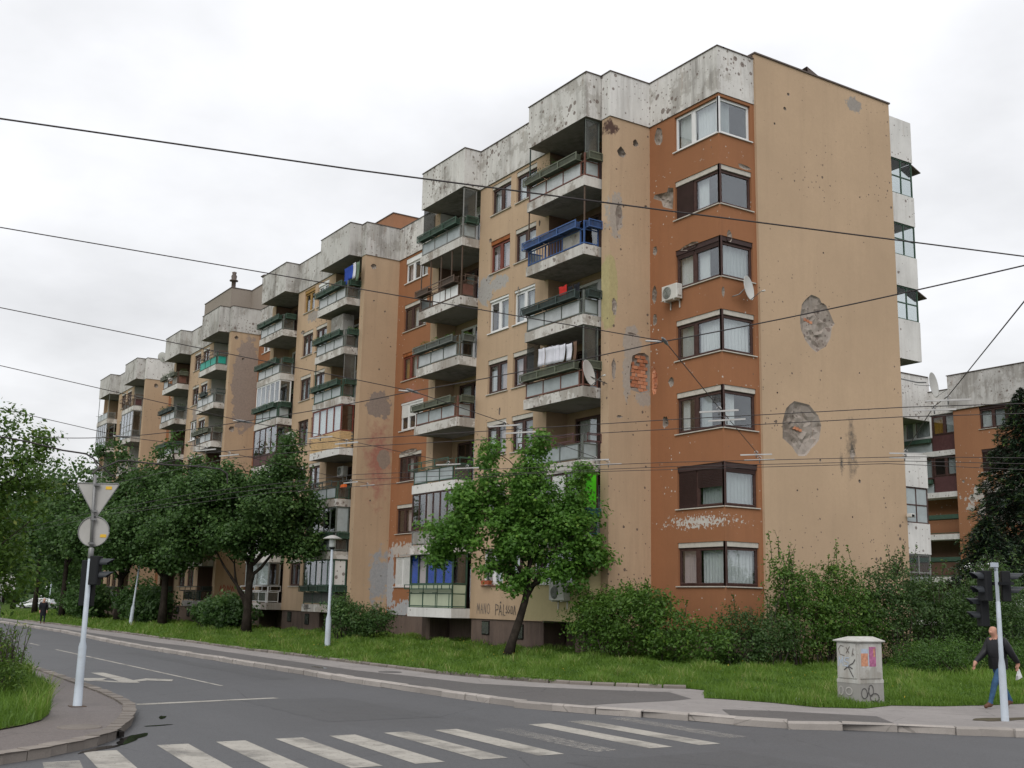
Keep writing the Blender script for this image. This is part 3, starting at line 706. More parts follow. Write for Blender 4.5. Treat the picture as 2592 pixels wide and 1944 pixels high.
mark('lane_line', [(-48.8, 9.95), (-28.6, 9.86), (-28.6, 9.96), (-48.8, 10.07)], 'thin solid white lane line', 'paint')
for x in (-54.9, -60.1, -66, -72, -78, -84, -90):
    mark('lane_dash', [(x, 10.08), (x+2.2, 10.06), (x+2.2, 10.17), (x, 10.2)], 'short white dash of the centre line')
ar = MB()
for q in ([(-31.85, 7.28), (-31.45, 7.62), (-30.75, 7.95), (-30.45, 8.35), (-30.2, 8.05), (-30.55, 7.75), (-31.2, 7.35)], [(-34.35, 8.05), (-34.35, 8.4), (-31.6, 8.42), (-30.15, 8.3), (-30.3, 7.9), (-31.6, 8.0)], [(-30.3, 7.95), (-30.6, 8.38), (-31.2, 8.95), (-31.65, 8.85), (-30.9, 8.2)], [(-30.9, 8.7), (-31.75, 8.85), (-31.15, 9.45), (-30.45, 9.2)], [(-32.05, 7.95), (-32.25, 7.1), (-31.0, 7.22), (-31.2, 7.6)]):
    ar.face([(x, y, .0045+.001*len(ar.f)) for x, y in q])
tag(ar.build('direction_arrow', 'paint'), 'white fork-shaped direction arrow painted on the road', kind='structure')
def blob(cx, cy, rx, ry, rot, n=26, seed=1):
    R = random.Random(seed); out = []
    ph = [R.uniform(0, 6) for _ in range(3)]
    for k in range(n):
        t = 2*math.pi*k/n; r = 1+.22*math.sin(2*t+ph[0])+.15*math.sin(3*t+ph[1])+.08*math.sin(7*t+ph[2])
        x, y = rx*r*math.cos(t), ry*r*math.sin(t); out.append((cx+x*math.cos(rot)-y*math.sin(rot), cy+x*math.sin(rot)+y*math.cos(rot)))
    return out
for k, (x, y, a, b, r, lb) in enumerate([(-18.62, 5.06, .62, .16, 2.62, 'dark puddle at the gully by the near left kerb'), (-20.3, 5.95, .22, .07, 1.8, 'small dark puddle beside the left kerb'), (-17.6, 4.35, .55, .09, 2.4, 'thin puddle along the kerb by the crossing'), (-21.6, 6.4, .35, .05, 2.8, 'narrow wet streak along the bend of the left kerb'), (-33.4, 14.6, .5, .12, 0, 'long damp stain on the dark cycle path')]):
    p = sheet('puddle', blob(x, y, a, b, r, seed=k+3), .0055 if y < 10 else .127, 'puddle', None); tag(p, lb, None, None, 'structure')
mb = MB(); mb.box((-19.15, 4.9, .02), (-18.75, 4.98, .1)); tag(mb.build('gully_opening', 'dark'), 'dark storm drain opening in the left kerb', kind='structure')
for (x, y, m, lb) in ((-19.42, 4.45, 'kerb_dk', 'round manhole cover in the near left pavement'), (-30.75, 15.7, 'path', 'round manhole cover in the far pavement')):
    mb = MB(); mb.lathe([(.0, .006), (.27, .006), (.28, .0), (.31, .0), (.315, .006), (.34, .006), (.345, -.02)], 28, c=(x, y, .126)); tag(mb.build('manhole_cover', m), lb, 'manhole cover')
# gravelly bare patch round the signal foot
sheet('bare_soil', blob(-14.3, 20.9, .75, .28, 1.6, seed=9), .1235, 'earth')

def weeds():
    C_, N_, T_ = [], [], []
    P = np.stack([RNG.uniform(-60, -16.6, 1500)*1., RNG.uniform(16.8, 27, 1500)], 1); P = P[inpoly(P, GP)]
    Q = np.stack([RNG.uniform(-30, -19.3, 260), RNG.uniform(1, 5.6, 260)], 1); P = np.concatenate([P, Q[inpoly(Q, GL)]])
    for x, y in P:
        m = RNG.integers(8, 22); r = RNG.uniform(.05, .18); z = gz(x, y) if y > 10 else .14; h = RNG.uniform(.04, .26)
        C_.append(np.stack([x+RNG.normal(0, r, m), y+RNG.normal(0, r, m), z+RNG.uniform(.3, 1, m)*h], 1)); T_.append(np.full(m, RNG.uniform(0, 1)))
    C_ = np.concatenate(C_); T_ = np.concatenate(T_)
    tag(leaf_mesh('weeds', C_, np.tile(np.array([0, 0, 1.]), (len(C_), 1)), .055, 'oval', 'leaf_bush', tone=T_), 'broad-leaved weeds scattered through the grass', 'weeds', None, 'stuff')
    m = 900; P = np.stack([RNG.uniform(-70, -17, m), RNG.uniform(17, 26, m)], 1); P = P[inpoly(P, GP)]; P = P[np.sin(P[:, 0]*.7)+np.sin(P[:, 1]*1.1+P[:, 0]*.3) > .2]
    C_ = np.array([(x, y, gz(x, y)+RNG.uniform(.12, .27)) for x, y in P])
    tag(leaf_mesh('grass_flowers', C_, np.tile(np.array([0, 0, 1.]), (len(C_), 1)), .035, 'oval', 'sticker'), 'tiny yellow flowers dotted through the grass', 'flowers', None, 'stuff')
    # tufts growing along the kerb lines and over the pavement edge
    E_ = []
    for path, n_ in ((GE, 900),):
        for _ in range(n_):
            i = RNG.integers(0, len(path)-1); t = RNG.uniform(); x = path[i][0]*(1-t)+path[i+1][0]*t; y = path[i][1]*(1-t)+path[i+1][1]*t
            if math.sin(x*2.1)+math.sin(x*.63) < .1: continue
            m = 5; E_.append(np.stack([x+RNG.normal(0, .08, m), y+RNG.normal(.02, .06, m), .18+RNG.uniform(0, .10, m)], 1))
    E_ = np.concatenate(E_); tag(leaf_mesh('kerb_weeds', E_, np.tile(np.array([0, 0, .4]), (len(E_), 1)), .10, 'lance', 'blade', spread=.9), 'grass tufts hanging over the small kerb stones', 'grass', None, 'stuff')
weeds()
# repaired strips in the carriageway
for x0, x1, y0, y1, lb in ((-46, -30.5, 11.9, 12.5, 'long narrow repaired strip in the far lane'), (-24.5, -19.8, 8.9, 11.3, 'squarish asphalt repair before the crossing'), (-13.6, -9.5, 9.8, 13.0, 'lighter asphalt repair beyond the crossing')):
    R_ = random.Random(int(x0)); k = 9
    pts = [(x0+(x1-x0)*i/k, y0+R_.uniform(-.06, .06)) for i in range(k+1)]+[(x1-(x1-x0)*i/k, y1+R_.uniform(-.06, .06)) for i in range(k+1)]
    tag(sheet('asphalt_repair', pts, .0025, 'road_rep', None), lb, None, None, 'structure')

# ------------------------------------------------------------------ apartment block
BO = (-29, 27.5, .3)
B = empty('apartment_block', BO, 0, 'long six storey war-scarred apartment block of tan and brown plaster with white parapet', 'building')
BK = [1.5+2.773*k for k in range(7)]; SK = [2.9+2.75*k for k in range(7)]
def parts(name, mats, boxes):
    for a, b in boxes: m = MB(); m.box(a, b); part(m, name, mats)
def part(mb, name, mats, par=None, label=None):
    o = mb.build(name, mats, par or B, BO)
    if label: o['label'] = label
    return o

def window(pl, a0, a1, z0, z1, fr='fb', panes=(.5, .5), head='head', cur=('cur_w', None), sh=(), sill='head', par=None, d=.10, hh=.19, glassm='glass', door=False, xb=False, tilt=None):
    wo = B2O if (par is not None and par.name.endswith('.001')) else BO
    mb = MB(); t = .06; ztop = z1-(hh if head else 0)
    pl.box(mb, a0, a0+t, z0, ztop, d, d+.07); pl.box(mb, a1-t, a1, z0, ztop, d, d+.07)
    pl.box(mb, a0+t, a1-t, z0, z0+t, d, d+.07); pl.box(mb, a0+t, a1-t, ztop-t, ztop, d, d+.07)
    tot = sum(panes); acc = 0; edges = [a0]
    for p in panes: acc += p/tot*(a1-a0); edges.append(a0+acc)
    for e in edges[1:-1]: pl.box(mb, e-.055, e+.055, z0+t, ztop-t, d-.012, d+.06)
    for k in range(len(panes)):
        e0, e1 = edges[k]+t, edges[k+1]-t
        for (q0, q1, s0, s1) in ((e0, e0+.045, z0+t, ztop-t), (e1-.045, e1, z0+t, ztop-t), (e0+.045, e1-.045, z0+t, z0+t+.05), (e0+.045, e1-.045, ztop-t-.05, ztop-t)):
            pl.box(mb, q0, q1, s0, s1, d-.02, d+.05)
        if door: pl.box(mb, e0, e1, z0+t, z0+.75, d+.0, d+.045)
    w = mb.build('window', fr, par or B, wo)
    for k in range(len(panes)):
        m = MB(); e0, e1 = edges[k]+t+.03, edges[k+1]-t-.03; pl.box(m, e0, e1, z0+t+.03, ztop-t-.03, d+.02, d+.028)
        m.build('pane', glassm, w, wo)
        c = cur[k % len(cur)] if cur else None
        if c:
            R = random.Random(int((e0+z0)*100)); cov = 1 if not c.startswith('h:') else .45; c = c.replace('h:', ''); m = MB(); n = 16; ww = (e1-e0)*cov; dd = d+.16
            pts = [(e0+ww*i/n, dd+(.035 if i % 2 else 0)*R.uniform(.5, 1.4)) for i in range(n+1)]
            for p, q in zip(pts, pts[1:]): m.face([pl.P(p[0], z0+.05, p[1]), pl.P(q[0], z0+.05, q[1]), pl.P(q[0], ztop, q[1]), pl.P(p[0], ztop, p[1])], sm=False)
            m.build('curtain', c, w, wo)
        s_ = sh[k] if k < len(sh) else 0
        if s_:
            m = MB(); zb = ztop-(ztop-z0)*s_; n = max(2, int((ztop-zb)/.055)); h = (ztop-zb)/n
            for i in range(n):
                zz = zb+i*h; m.hull([pl.P(e0-.05, zz, d-.03), pl.P(e1+.05, zz, d-.03), pl.P(e1+.05, zz, d-.005), pl.P(e0-.05, zz, d-.005)], [pl.P(e0-.05, zz+h*.85, d-.045), pl.P(e1+.05, zz+h*.85, d-.045), pl.P(e1+.05, zz+h*.85, d-.005), pl.P(e0-.05, zz+h*.85, d-.005)])
            m.build('roller_shutter', 'shut_w' if fr == 'fw' else 'shut_b', w, wo)
    if head:
        m = MB(); pl.box(m, a0+.01, a1-.01, ztop+.003, z1-.004, d-.07, d+.08); m.build('shutter_box', head, w, wo)
    if sill:
        m = MB(); pl.box(m, a0-.07, a1+.07, z0-.04, z0-.003, -.06, d); m.build('sill', sill, w, wo)
    return w

# ---- balcony
def balcony(xr, yf, b, key, pc='green', prow='bbb', side='b', fr='pl_grey', fm='frost', sm='frost_dk', slab='slab', screen=None, posts=0, post_m='pl_grey', bars=None, planter=True, w=4.0, fmlist=None, dep=.78, label=None):
    xl = xr-w; yb = yf+dep
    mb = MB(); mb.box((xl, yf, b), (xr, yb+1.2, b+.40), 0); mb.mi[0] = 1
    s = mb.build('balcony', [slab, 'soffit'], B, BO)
    if label: s['label'] = label
    fz0, fz1 = b+.46, b+1.0
    m = MB(); y0 = yf+.04; y1 = y0+.045
    for z in (fz0, fz1):
        m.box((xl+.05, y0, z), (xr-.05, y1, z+.04)); m.box((xr-.09, y1, z), (xr-.05, yb-.03, z+.04)); m.box((xl+.05, y1, z), (xl+.09, yb-.03, z+.04))
    n = len(prow); xs = [xl+.12+(w-.42)*i/n for i in range(n+1)]
    for x in xs: m.box((x-.022, y0-.005, b+.40), (x+.022, y1+.005, fz1+.001))
    m.box((xr-.09, y0-.006, b+.40), (xr-.045, y1+.01, b+1.36)); m.box((xr-.095, yb-.07, b+.4), (xr-.047, yb-.035, b+1.12))
    for i in range(n):   # brackets carrying the planter rack
        x = xs[i]+.12; m.box((x, y0-.24, b+1.05), (x+.03, y1, b+1.075)); m.box((x, y0, fz1+.04), (x+.03, y0+.03, b+1.05))
    if bars:
        for i in range(n):
            if bars[i] == '1':
                q = 5
                for j in range(1, q+1):
                    x = xs[i]+(xs[i+1]-xs[i])*j/(q+1); m.box((x-.012, y0+.01, fz0+.04), (x+.012, y0+.03, fz1))
    m.build('railing', fr, s, BO)
    for i in range(n):
        if bars and bars[i] == '1': continue
        mt = (fmlist[i] if fmlist else fm)
        if not mt: continue
        p = MB(); p.box((xs[i]+.035, y0+.012, fz0+.045), (xs[i+1]-.035, y0+.028, fz1-.005)); p.build('panel', mt, s, BO)
    p = MB()
    if sm: p.box((xr-.078, y1+.06, fz0+.045), (xr-.062, yb-.09, fz1-.005)); p.build('panel', sm, s, BO)
    p = MB(); p.box((xl+.062, y1+.06, fz0+.045), (xl+.078, yb-.09, fz1-.005)); p.build('panel', fm or 'frost', s, BO)
    if planter:
        zz0, zz1 = b+1.09, b+1.35; ya, yc = yf-.21, yf+.05
        r = MB()
        for z in (zz0-.012, zz1-.0):
            r.box((xl+.0, ya-.022, z), (xr-.25, ya, z+.045)); r.box((xl, yc, z), (xr-.25, yc+.012, z+.03))
            r.box((xr+.16, yf+.1, z), (xr+.182, yb-.02, z+.045)); r.box((xr-.06, yf+.1, z), (xr-.048, yb-.02, z+.03))
        for x in [xl]+[xl+(w-.28)*k/n for k in range(1, n)]+[xr-.28]: r.box((x, ya-.03, zz0-.03), (x+.05, ya-.0, zz1+.045)); r.box((x, ya, zz0-.03), (x+.03, yc, zz0-.005))
        for y in (yf+.1, yb-.05): r.box((xr-.05, y, zz0-.03), (xr+.18, y+.03, zz0-.005)); r.box((xr+.172, y, zz0-.03), (xr+.19, y+.03, zz1+.03))
        r.build('planter_rack', 'pl_'+pc, s, BO)
        for i, c in enumerate(prow):
            if c != 'b': continue
            p = MB(); x0 = xl+.05+(w-.28)*i/n; x1 = xl-.02+(w-.28)*(i+1)/n
            lo = [(x0+.02, ya+.025, zz0), (x1-.02, ya+.025, zz0), (x1-.02, yc-.02, zz0), (x0+.02, yc-.02, zz0)]; hi = [(x0, ya+.004, zz1-.01), (x1, ya+.004, zz1-.01), (x1, yc-.004, zz1-.01), (x0, yc-.004, zz1-.01)]
            p.hull(lo, hi); p.build('planter_box', 'pb_'+pc, s, BO)
        if side == 'b':
            p = MB(); p.hull([(xr-.03, yf+.13, zz0), (xr+.14, yf+.13, zz0), (xr+.14, yb-.07, zz0), (xr-.03, yb-.07, zz0)], [(xr-.045, yf+.11, zz1-.01), (xr+.157, yf+.11, zz1-.01), (xr+.157, yb-.055, zz1-.01), (xr-.045, yb-.055, zz1-.01)]); p.build('planter_box', 'pb_'+pc, s, BO)
    if screen:
        p = MB(); z0, z1 = b+1.38, b+2.77
        for (a, c) in ((yf+.05, yf+.09), (yb-.07, yb-.03)): p.box((xr-.09, a, z0), (xr-.045, c, z1))
        p.box((xr-.09, yf+.09, z0), (xr-.045, yb-.07, z0+.04)); p.box((xr-.09, yf+.09, z1-.05), (xr-.045, yb-.07, z1)); p.build('screen_frame', screen, s, BO)
        p = MB(); p.box((xr-.072, yf+.1, z0+.05), (xr-.062, yb-.08, z1-.06)); p.build('glass_screen', 'frost_dk', s, BO)
        if key.endswith('L'):
            p = MB(); p.box((xl+.05, yf+.09, z0), (xl+.06, yb-.05, z1)); p.build('glass_screen', 'frost_dk', s, BO)
    for k in range(posts):
        x = (xr-.07) if k == 0 else (xl+.07 if k == 1 else xl+w*(k-1)/(posts-1))
        p = MB(); p.box((x-.022, yf+.05, b+.4), (x+.022, yf+.095, b+2.77)); p.build('post', post_m, s, BO)
    return s

def enclose(s, xr, yf, b, fr='fb', n=4, low=None, sidem='glass', front='glass', z0=1.05, z1=2.77, w=4.0, dep=.78, cur=None, nlow=3, lowfr=None, tall=False):
    """glazed-in balcony: frame, panes, lower panels"""
    xl = xr-w; yb = yf+dep; m = MB(); a, c = yf+.03, yf+.09
    zb, zt = b+z0, b+z1
    m.box((xl+.04, a, zb), (xr-.04, c, zb+.06)); m.box((xl+.04, a, zt-.07), (xr-.04, c, zt))
    m.box((xr-.10, c, zb), (xr-.04, yb, zb+.06)); m.box((xr-.10, c, zt-.07), (xr-.04, yb, zt))
    m.box((xr-.10, yb-.07, zb+.06), (xr-.04, yb, zt-.07)); m.box((xl+.04, c, zb), (xl+.1, yb, zt))
    xs = [xl+.07+(w-.14)*i/n for i in range(n+1)]
    for x in xs: m.box((x-.035, a-.004, zb+.06), (x+.035, c, zt-.07))
    if tall: m.box((xl+.1, a+.005, b+1.55), (xr-.1, c-.01, b+1.6))
    m.build('window_frame', fr, s, BO)
    for i in range(n):
        f = front[i] if isinstance(front, (list, tuple)) else front
        if not f: continue
        p = MB(); p.box((xs[i]+.04, a+.02, zb+.06), (xs[i+1]-.04, a+.028, zt-.07)); p.build('pane', f, s, BO)
        if cur and cur[i % len(cur)]:
            q = MB(); k = 14; x0, x1 = xs[i]+.02, xs[i+1]-.02
            for j in range(k):
                u0, u1 = x0+(x1-x0)*j/k, x0+(x1-x0)*(j+1)/k; e0, e1 = c+.03+.04*(j % 2), c+.03+.04*((j+1) % 2)
                q.face([(u0, e0, zb+.05), (u1, e1, zb+.05), (u1, e1, zt-.05), (u0, e0, zt-.05)])
            q.build('curtain', cur[i % len(cur)], s, BO)
    if sidem: p = MB(); p.box((xr-.075, c+.01, zb+.06), (xr-.065, yb-.07, zt-.07)); p.build('pane', sidem, s, BO)
    if low:
        for i in range(nlow):
            p = MB(); x0, x1 = xl+.06+(w-.12)*i/nlow, xl+.06+(w-.12)*(i+1)/nlow; p.box((x0+.025, yf+.05, b+.43), (x1-.025, yf+.07, zb-.02)); p.build('panel', low, s, BO)
        p = MB(); p.box((xr-.08, yf+.1, b+.43), (xr-.06, yb-.03, zb-.02)); p.build('panel', low, s, BO)
        if lowfr:
            p = MB()
            for i in range(nlow+1):
                x = xl+.06+(w-.12)*i/nlow; p.box((x-.022, yf+.035, b+.4), (x+.022, yf+.08, zb))
            p.box((xl+.04, yf+.035, b+.4), (xr-.04, yf+.08, b+.43)); p.box((xr-.09, yb-.06, b+.4), (xr-.05, yb-.02, zb)); p.build('panel_frame', lowfr, s, BO)

MODX = [-33.0, -55.2, -77.7, -100.1]; MDY = [0, .2, .42, .5]
XEND = -114.6
def pit(a, z, r, d=.1, cone=False, rz=None, mat='crater', n=14): return dict(loop=wobble_loop(a, z, r, rz or r, n), d=d, cone=cone, mat=mat)

# ---- solid core, roof, floors inside
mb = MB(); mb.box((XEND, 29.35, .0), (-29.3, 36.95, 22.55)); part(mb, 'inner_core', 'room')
mb = MB(); mb.box((-29.3, 27.75, .3), (-33.0, 29.35, 20.9)); 
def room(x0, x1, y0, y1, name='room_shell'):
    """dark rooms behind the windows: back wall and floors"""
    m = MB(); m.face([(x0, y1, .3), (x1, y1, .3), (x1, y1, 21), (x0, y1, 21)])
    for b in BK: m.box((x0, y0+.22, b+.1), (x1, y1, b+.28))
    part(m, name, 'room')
# ---- right end bay
p0 = Plane('y', 27.5); holes = [(-31.5, -29.13, SK[k], SK[k]+1.53 if k < 6 else 20.83) for k in range(7)]
crk = [pit(-32.45, 20.4, .26, .1, rz=.4), dict(loop=[(-31.6, 18.0), (-31.9, 18.1), (-31.97, 17.94), (-32.7, 18.05), (-32.78, 17.91), (-32.3, 17.67), (-32.2, 17.4), (-31.65, 17.15), (-31.6, 17.56)], d=.13), pit(-32.7, 15.75, .13, .12, True, .2), pit(-32.75, 14.0, .14, .1, False, .33), pit(-32.72, 13.0, .12, .1, False, .25), pit(-31.8, 10.43, .15, .14, True, .2), pit(-32.14, 8.93, .17, .14, False, .22), pit(-30.7, 15.42, .5, .07, False, .12), pit(-32.75, 10.6, .16, .12, False, .5, 'brick')]
wall(p0, -33.0, -29.05, 1.35, 20.95, 'brown', B, BO, holes, crk)
px_ = Plane('x', -29.05); hb = [(27.58, 29.12, SK[k], SK[k]+1.53 if k < 6 else 20.83) for k in range(7)]
wall(px_, 27.5, 29.32, 1.35, 20.95, 'brown', B, BO, hb, [pit(28.75, 18.32, .3, .06, False, .1), pit(27.95, 15.45, .12, .06, False, .22), pit(27.6, 13.3, .07, .06, False, .2)])
mb = MB(); mb.box((-33.0, 27.62, .2), (-29.12, 29.3, 1.35)); part(mb, 'plinth', 'plinth')
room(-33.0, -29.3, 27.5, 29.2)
bay = [dict(cur=('cur_p', 'cur_w'), hh=.18), dict(cur=(None, 'cur_g'), sh=(1, .48), head='shut_b'), dict(cur=('h:cur_w', 'h:cur_g')), dict(cur=('cur_g', 'cur_w')), dict(cur=('cur_w', 'h:cur_w'), head='shut_b', sh=(.12, .12)), dict(cur=(None, 'h:cur_w'), sh=(1, 0)), dict(fr='fw', head=None, cur=('cur_w', 'cur_w'), sill='fw')]
bayx = [('cur_w',), ('cur_g',), ('h:cur_w',), ('cur_w',), ('cur_g',), (None,), ('h:cur_g',)]
for k in range(7):
    c = dict(fr='fb', panes=(.42, .58)); c.update(bay[k]); z0, z1 = holes[k][2:]
    window(p0, -31.5, -29.13, z0, z1, **c)
    window(px_, 27.58, 29.12, z0, z1, fr=c['fr'], panes=(1,), head=c.get('head', 'head'), cur=bayx[k], sh=(.12,) if k == 1 else (), sill=c.get('sill', 'head'), hh=.18)
    m = MB(); m.box((-29.14, 27.5, z0), (-29.048, 27.585, z1)); part(m, 'corner_post', c['fr'])
# ---- end wall
pe = Plane('x', -28.95)
LA = [(32.04, 13.92), (31.7, 13.66), (31.51, 13.44), (31.45, 13.18), (31.39, 12.71), (31.46, 12.39), (31.63, 12.09), (31.9, 11.86), (32.22, 11.7), (32.75, 11.99), (33.0, 12.33), (33.12, 12.8), (33.29, 12.97), (33.11, 13.24), (32.91, 13.52), (32.82, 13.64), (32.59, 13.69), (32.48, 13.85)]
LB = [(30.96, 9.69), (30.54, 9.38), (30.32, 8.83), (30.31, 8.25), (30.8, 7.97), (31.11, 7.67), (31.48, 7.7), (31.77, 7.99), (32.21, 8.36), (32.36, 8.91), (32.21, 9.29), (31.75, 9.64)]
def subdiv(lp, j=.02):
    R = random.Random(3); o = []
    for p, q in zip(lp, lp[1:]+lp[:1]): o += [p, ((p[0]+q[0])/2+R.uniform(-j, j), (p[1]+q[1])/2+R.uniform(-j, j))]
    return o
LA, LB = subdiv(LA), subdiv(LB, .03)
ep = [dict(loop=LA, d=.13), dict(loop=LB, d=.13), pit(34.02, 8.02, .16, .12, True, .22)]
for a, z, r in ((31.1, 21.82, .075), (30.89, 21.17, .085), (30.31, 20.4, .05), (32.79, 15.71, .045), (35.02, 18.46, .035), (34.37, 6.98, .07), (32.25, 7.6, .05), (33.41, 7.63, .05), (33.42, 8.54, .05), (30.1, 9.9, .04), (30.3, 12.3, .035), (34.6, 11.2, .04), (33.9, 5.6, .04), (31.0, 6.4, .04)): ep.append(pit(a, z, r, .08, True, n=8))
wall(pe, 29.32, 37.05, .2, 23.02, 'tan_end', B, BO, (), ep)
mb = MB(); mb.box((-29.3, 29.32, .2), (-28.955, 29.36, 23.02)); mb.face([(-29.3, 29.315, .2), (-28.95, 29.315, .2), (-28.95, 29.315, 23.02), (-29.3, 29.315, 23.02)]); mb.box((-29.3, 37.0, .2), (-28.955, 37.045, 23.02)); part(mb, 'wall_edge', 'tan_end')
for lp, (a, z) in ((LA, (31.78, 12.86)), (LB, (31.05, 8.66))):   # bits of hollow brick showing in the shell holes
    for q in range(3):
        m = MB(); m.box((-29.10, a+q*.16-.1, z-.03*q), (-29.04, a+q*.16+.04, z+.12-.04*q)); part(m, 'brick', 'brick')
mb = MB(); mb.box((-29.35, 29.28, 23.0), (-28.90, 37.1, 23.06)); mb.box((-29.2, 29.2, 22.86), (-29.05, 29.34, 22.95)); part(mb, 'coping', 'coping')
mb = MB(); mb.face([(-29.35, 32.2, 23.06), (-29.0, 32.25, 23.35), (-29.0, 33.05, 23.06), (-29.5, 33.0, 23.06)]); mb.face([(-29.0, 32.25, 23.35), (-29.0, 32.3, 23.06), (-29.0, 33.05, 23.06)]); mb.face([(-29.9, 32.3, 23.3), (-29.0, 32.25, 23.35), (-29.0, 33.05, 23.07), (-29.9, 33.1, 23.07)]); part(mb, 'roof_hatch', 'coping')

def parapet(name, x0, x1, y0, y1, z0=20.95, z1=22.8, mat='par', soffit=True, cop=True, bites=0):
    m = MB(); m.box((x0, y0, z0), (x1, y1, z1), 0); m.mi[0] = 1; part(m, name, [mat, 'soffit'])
    if cop: m = MB(); m.box((x0-.035, y0-.035, z1), (x1+.035, y1+.03, z1+.035)); part(m, 'coping', 'coping')
parapet('parapet', -33.0, -29.02, 27.45, 27.75); parapet('parapet', -29.28, -29.02, 27.75, 29.31)
mb = MB(); mb.box((XEND, 28.6, 22.3), (-29.1, 37, 22.6)); part(mb, 'roof', 'penth')

R = random.Random(5)
for m in range(4):
    X, dy = MODX[m], MDY[m]; yF, yP, yW, yR = 24.74+dy, 25.5+dy, 25.67+dy, 27.7+dy
    pm = ['tan_pil0', 'tan_pil1', 'tan_pil2', 'tan'][m]
    # pier: B face, front face
    ppx = Plane('x', X); ends = (yP, yR-.2 if m == 0 else yR)
    pits = []
    if m == 0:
        bl = [(26.6, 11.41), (26.64, 11.52), (26.92, 11.65), (27.2, 11.7), (27.42, 11.6), (27.47, 11.3), (27.48, 10.63), (27.46, 10.21), (27.04, 10.1), (26.54, 10.18), (26.5, 10.5), (26.49, 10.83), (26.54, 11.14), (26.6, 11.3)]
        pits = [dict(loop=bl, d=.14, mat='mortar'), pit(26.07, 19.57, .20, .28, True, .22), pit(26.77, 20.12, .13, .2, True, .15), pit(25.95, 16.95, .16, .05, False, .55), pit(25.75, 13.3, .12, .05, False, .35), pit(25.72, 10.9, .1, .05, False, .4), pit(27.3, 17.6, .07, .08, True), pit(26.0, 9.1, .14, .05, False, .05), pit(26.6, 12.35, .2, .03, False, .05)]
    if m == 1: pits = [pit(26.2, 20.35, .16, .14, True), pit(26.3, 18.4, .05, .05, True), pit(27.0, 17.9, .05, .05, True), pit(26.6, 7.4, .05, .05, True), pit(26.8, 14.6, .05, .04, True)]
    if m == 2: pits = [pit(26.3, 20.5, .14, .12, True), pit(26.4, 13.9, .22, .15, True, .2), pit(26.9, 19.0, .1, .1, True)]
    if m == 3: pits = [pit(26.9, 20.4, .18, .15, True), pit(27.6, 18.6, .06, .06, True)]
    wall(ppx, ends[0], ends[1], 1.4, 20.97, pm, B, BO, (), pits)
    wall(Plane('y', yP), X-.5, X, 1.4, 20.97, pm, B, BO)
    mb = MB(); mb.box((X-.5, yP+.03, 1.4), (X-.34, yW+1.2, 21)); part(mb, 'pier_side', 'loggia_dk' if m in (0, 2) else 'loggia')
    if m == 0:    # brick infill laid bare in the corner
        for row in range(11):
            z = 10.17+row*.143
            for c in range(5):
                y = 26.38+c*.275+(.135 if row % 2 else 0)
                ya, yb_ = y, y+.262
                if z > 11.5 or ya < 26.5 or yb_ > 27.5 or (z > 11.3 and ya < 26.72): continue
                if R.random() < .06: continue
                d = R.uniform(.0, .045); mq = MB(); mq.box((X-.2, ya+R.uniform(0, .012), z+R.uniform(0, .006)), (X-.045-d, yb_-R.uniform(0, .012), z+.128)); part(mq, 'brick', 'brick')
        for row in range(5):
            mq = MB(); z = 10.17+row*.143; mq.box((-32.9, 27.53+R.uniform(0, .03), z), (-32.68-R.uniform(0, .06), 27.62, z+.128)); part(mq, 'brick', 'brick')
    # plinths
    parts('plinth', 'plinth', [((X-.5, yP+.06, .2), (X-.06, yR+.15, 1.4)), ((X-9.9, yW+.06, .2), (X-4.4, yW+1.1, 1.5)), ((X-14.35, yW+.06, .2), (X-13.6, yR+.3, 1.5))])
    if m < 3:
        mb = MB(); mb.box((X-22.2, yR+.1, .2), (X-14.3, yR+.3, 1.42)); part(mb, 'plinth', 'plinth')
    parts('cellar_wall', 'plinth', [((X-4.35, yW+1.1, .2), (X-.5, yW+1.2, 1.5)), ((X-13.9, yW+1.1, .2), (X-9.9, yW+1.2, 1.5)), ((X-1.9, yF+.7, .2), (X-.52, yW+1.08, 1.5))])
    for (a, z, z2) in ((X-9.0, .85, 1.42), (X-6.4, .75, 1.35)):
        mb = MB(); mb.box((a, yW+.03, z), (a+.6, yW+.065, z2)); q = part(mb, 'cellar_window', 'dark'); mb = MB(); mb.box((a+.04, yW+.01, z+.04), (a+.56, yW+.028, z2-.04)); mb.build('pane', 'frost_dk', q, BO)
    # walls
    hw = []
    for k in range(7):
        z0, z1 = SK[k], (SK[k]+1.53 if k < 6 else 20.83)
        hw += [(X-8.95, X-7.35, z0, z1), (X-6.92, X-5.3, z0, z1)]
    wp = {0: [pit(-40.9, 10.3, .07, .08, True, .17), pit(-42.0, 18.27, .12, .06, False, .1), pit(-38.05, 18.0, .07, .08, True, .14), pit(-38.8, 13.5, .05, .05), pit(-39.6, 15.4, .07, .05, True, .16)], 1: [pit(-64.2, 18.25, .3, .06, False, .12), pit(-60.6, 18.3, .06, .05), pit(-61.5, 12.6, .06, .05, True)], 2: [pit(-86, 18.2, .1, .06), pit(-83, 14.8, .1, .06)], 3: []}[m]
    wall(Plane('y', yW), X-9.95, X-4.35, 1.5, 20.97, 'tan', B, BO, hw, wp)
    wall(Plane('y', yW), X-14.4, X-13.75, 1.5, 20.97, 'tan', B, BO)
    mb = MB(); mb.box((X-14.42, yW+.02, 1.5), (X-14.3, yR+.05, 20.97)); part(mb, 'wall_side', 'tan')
    # loggias
    la = 'loggia'; yB = yW+1.03
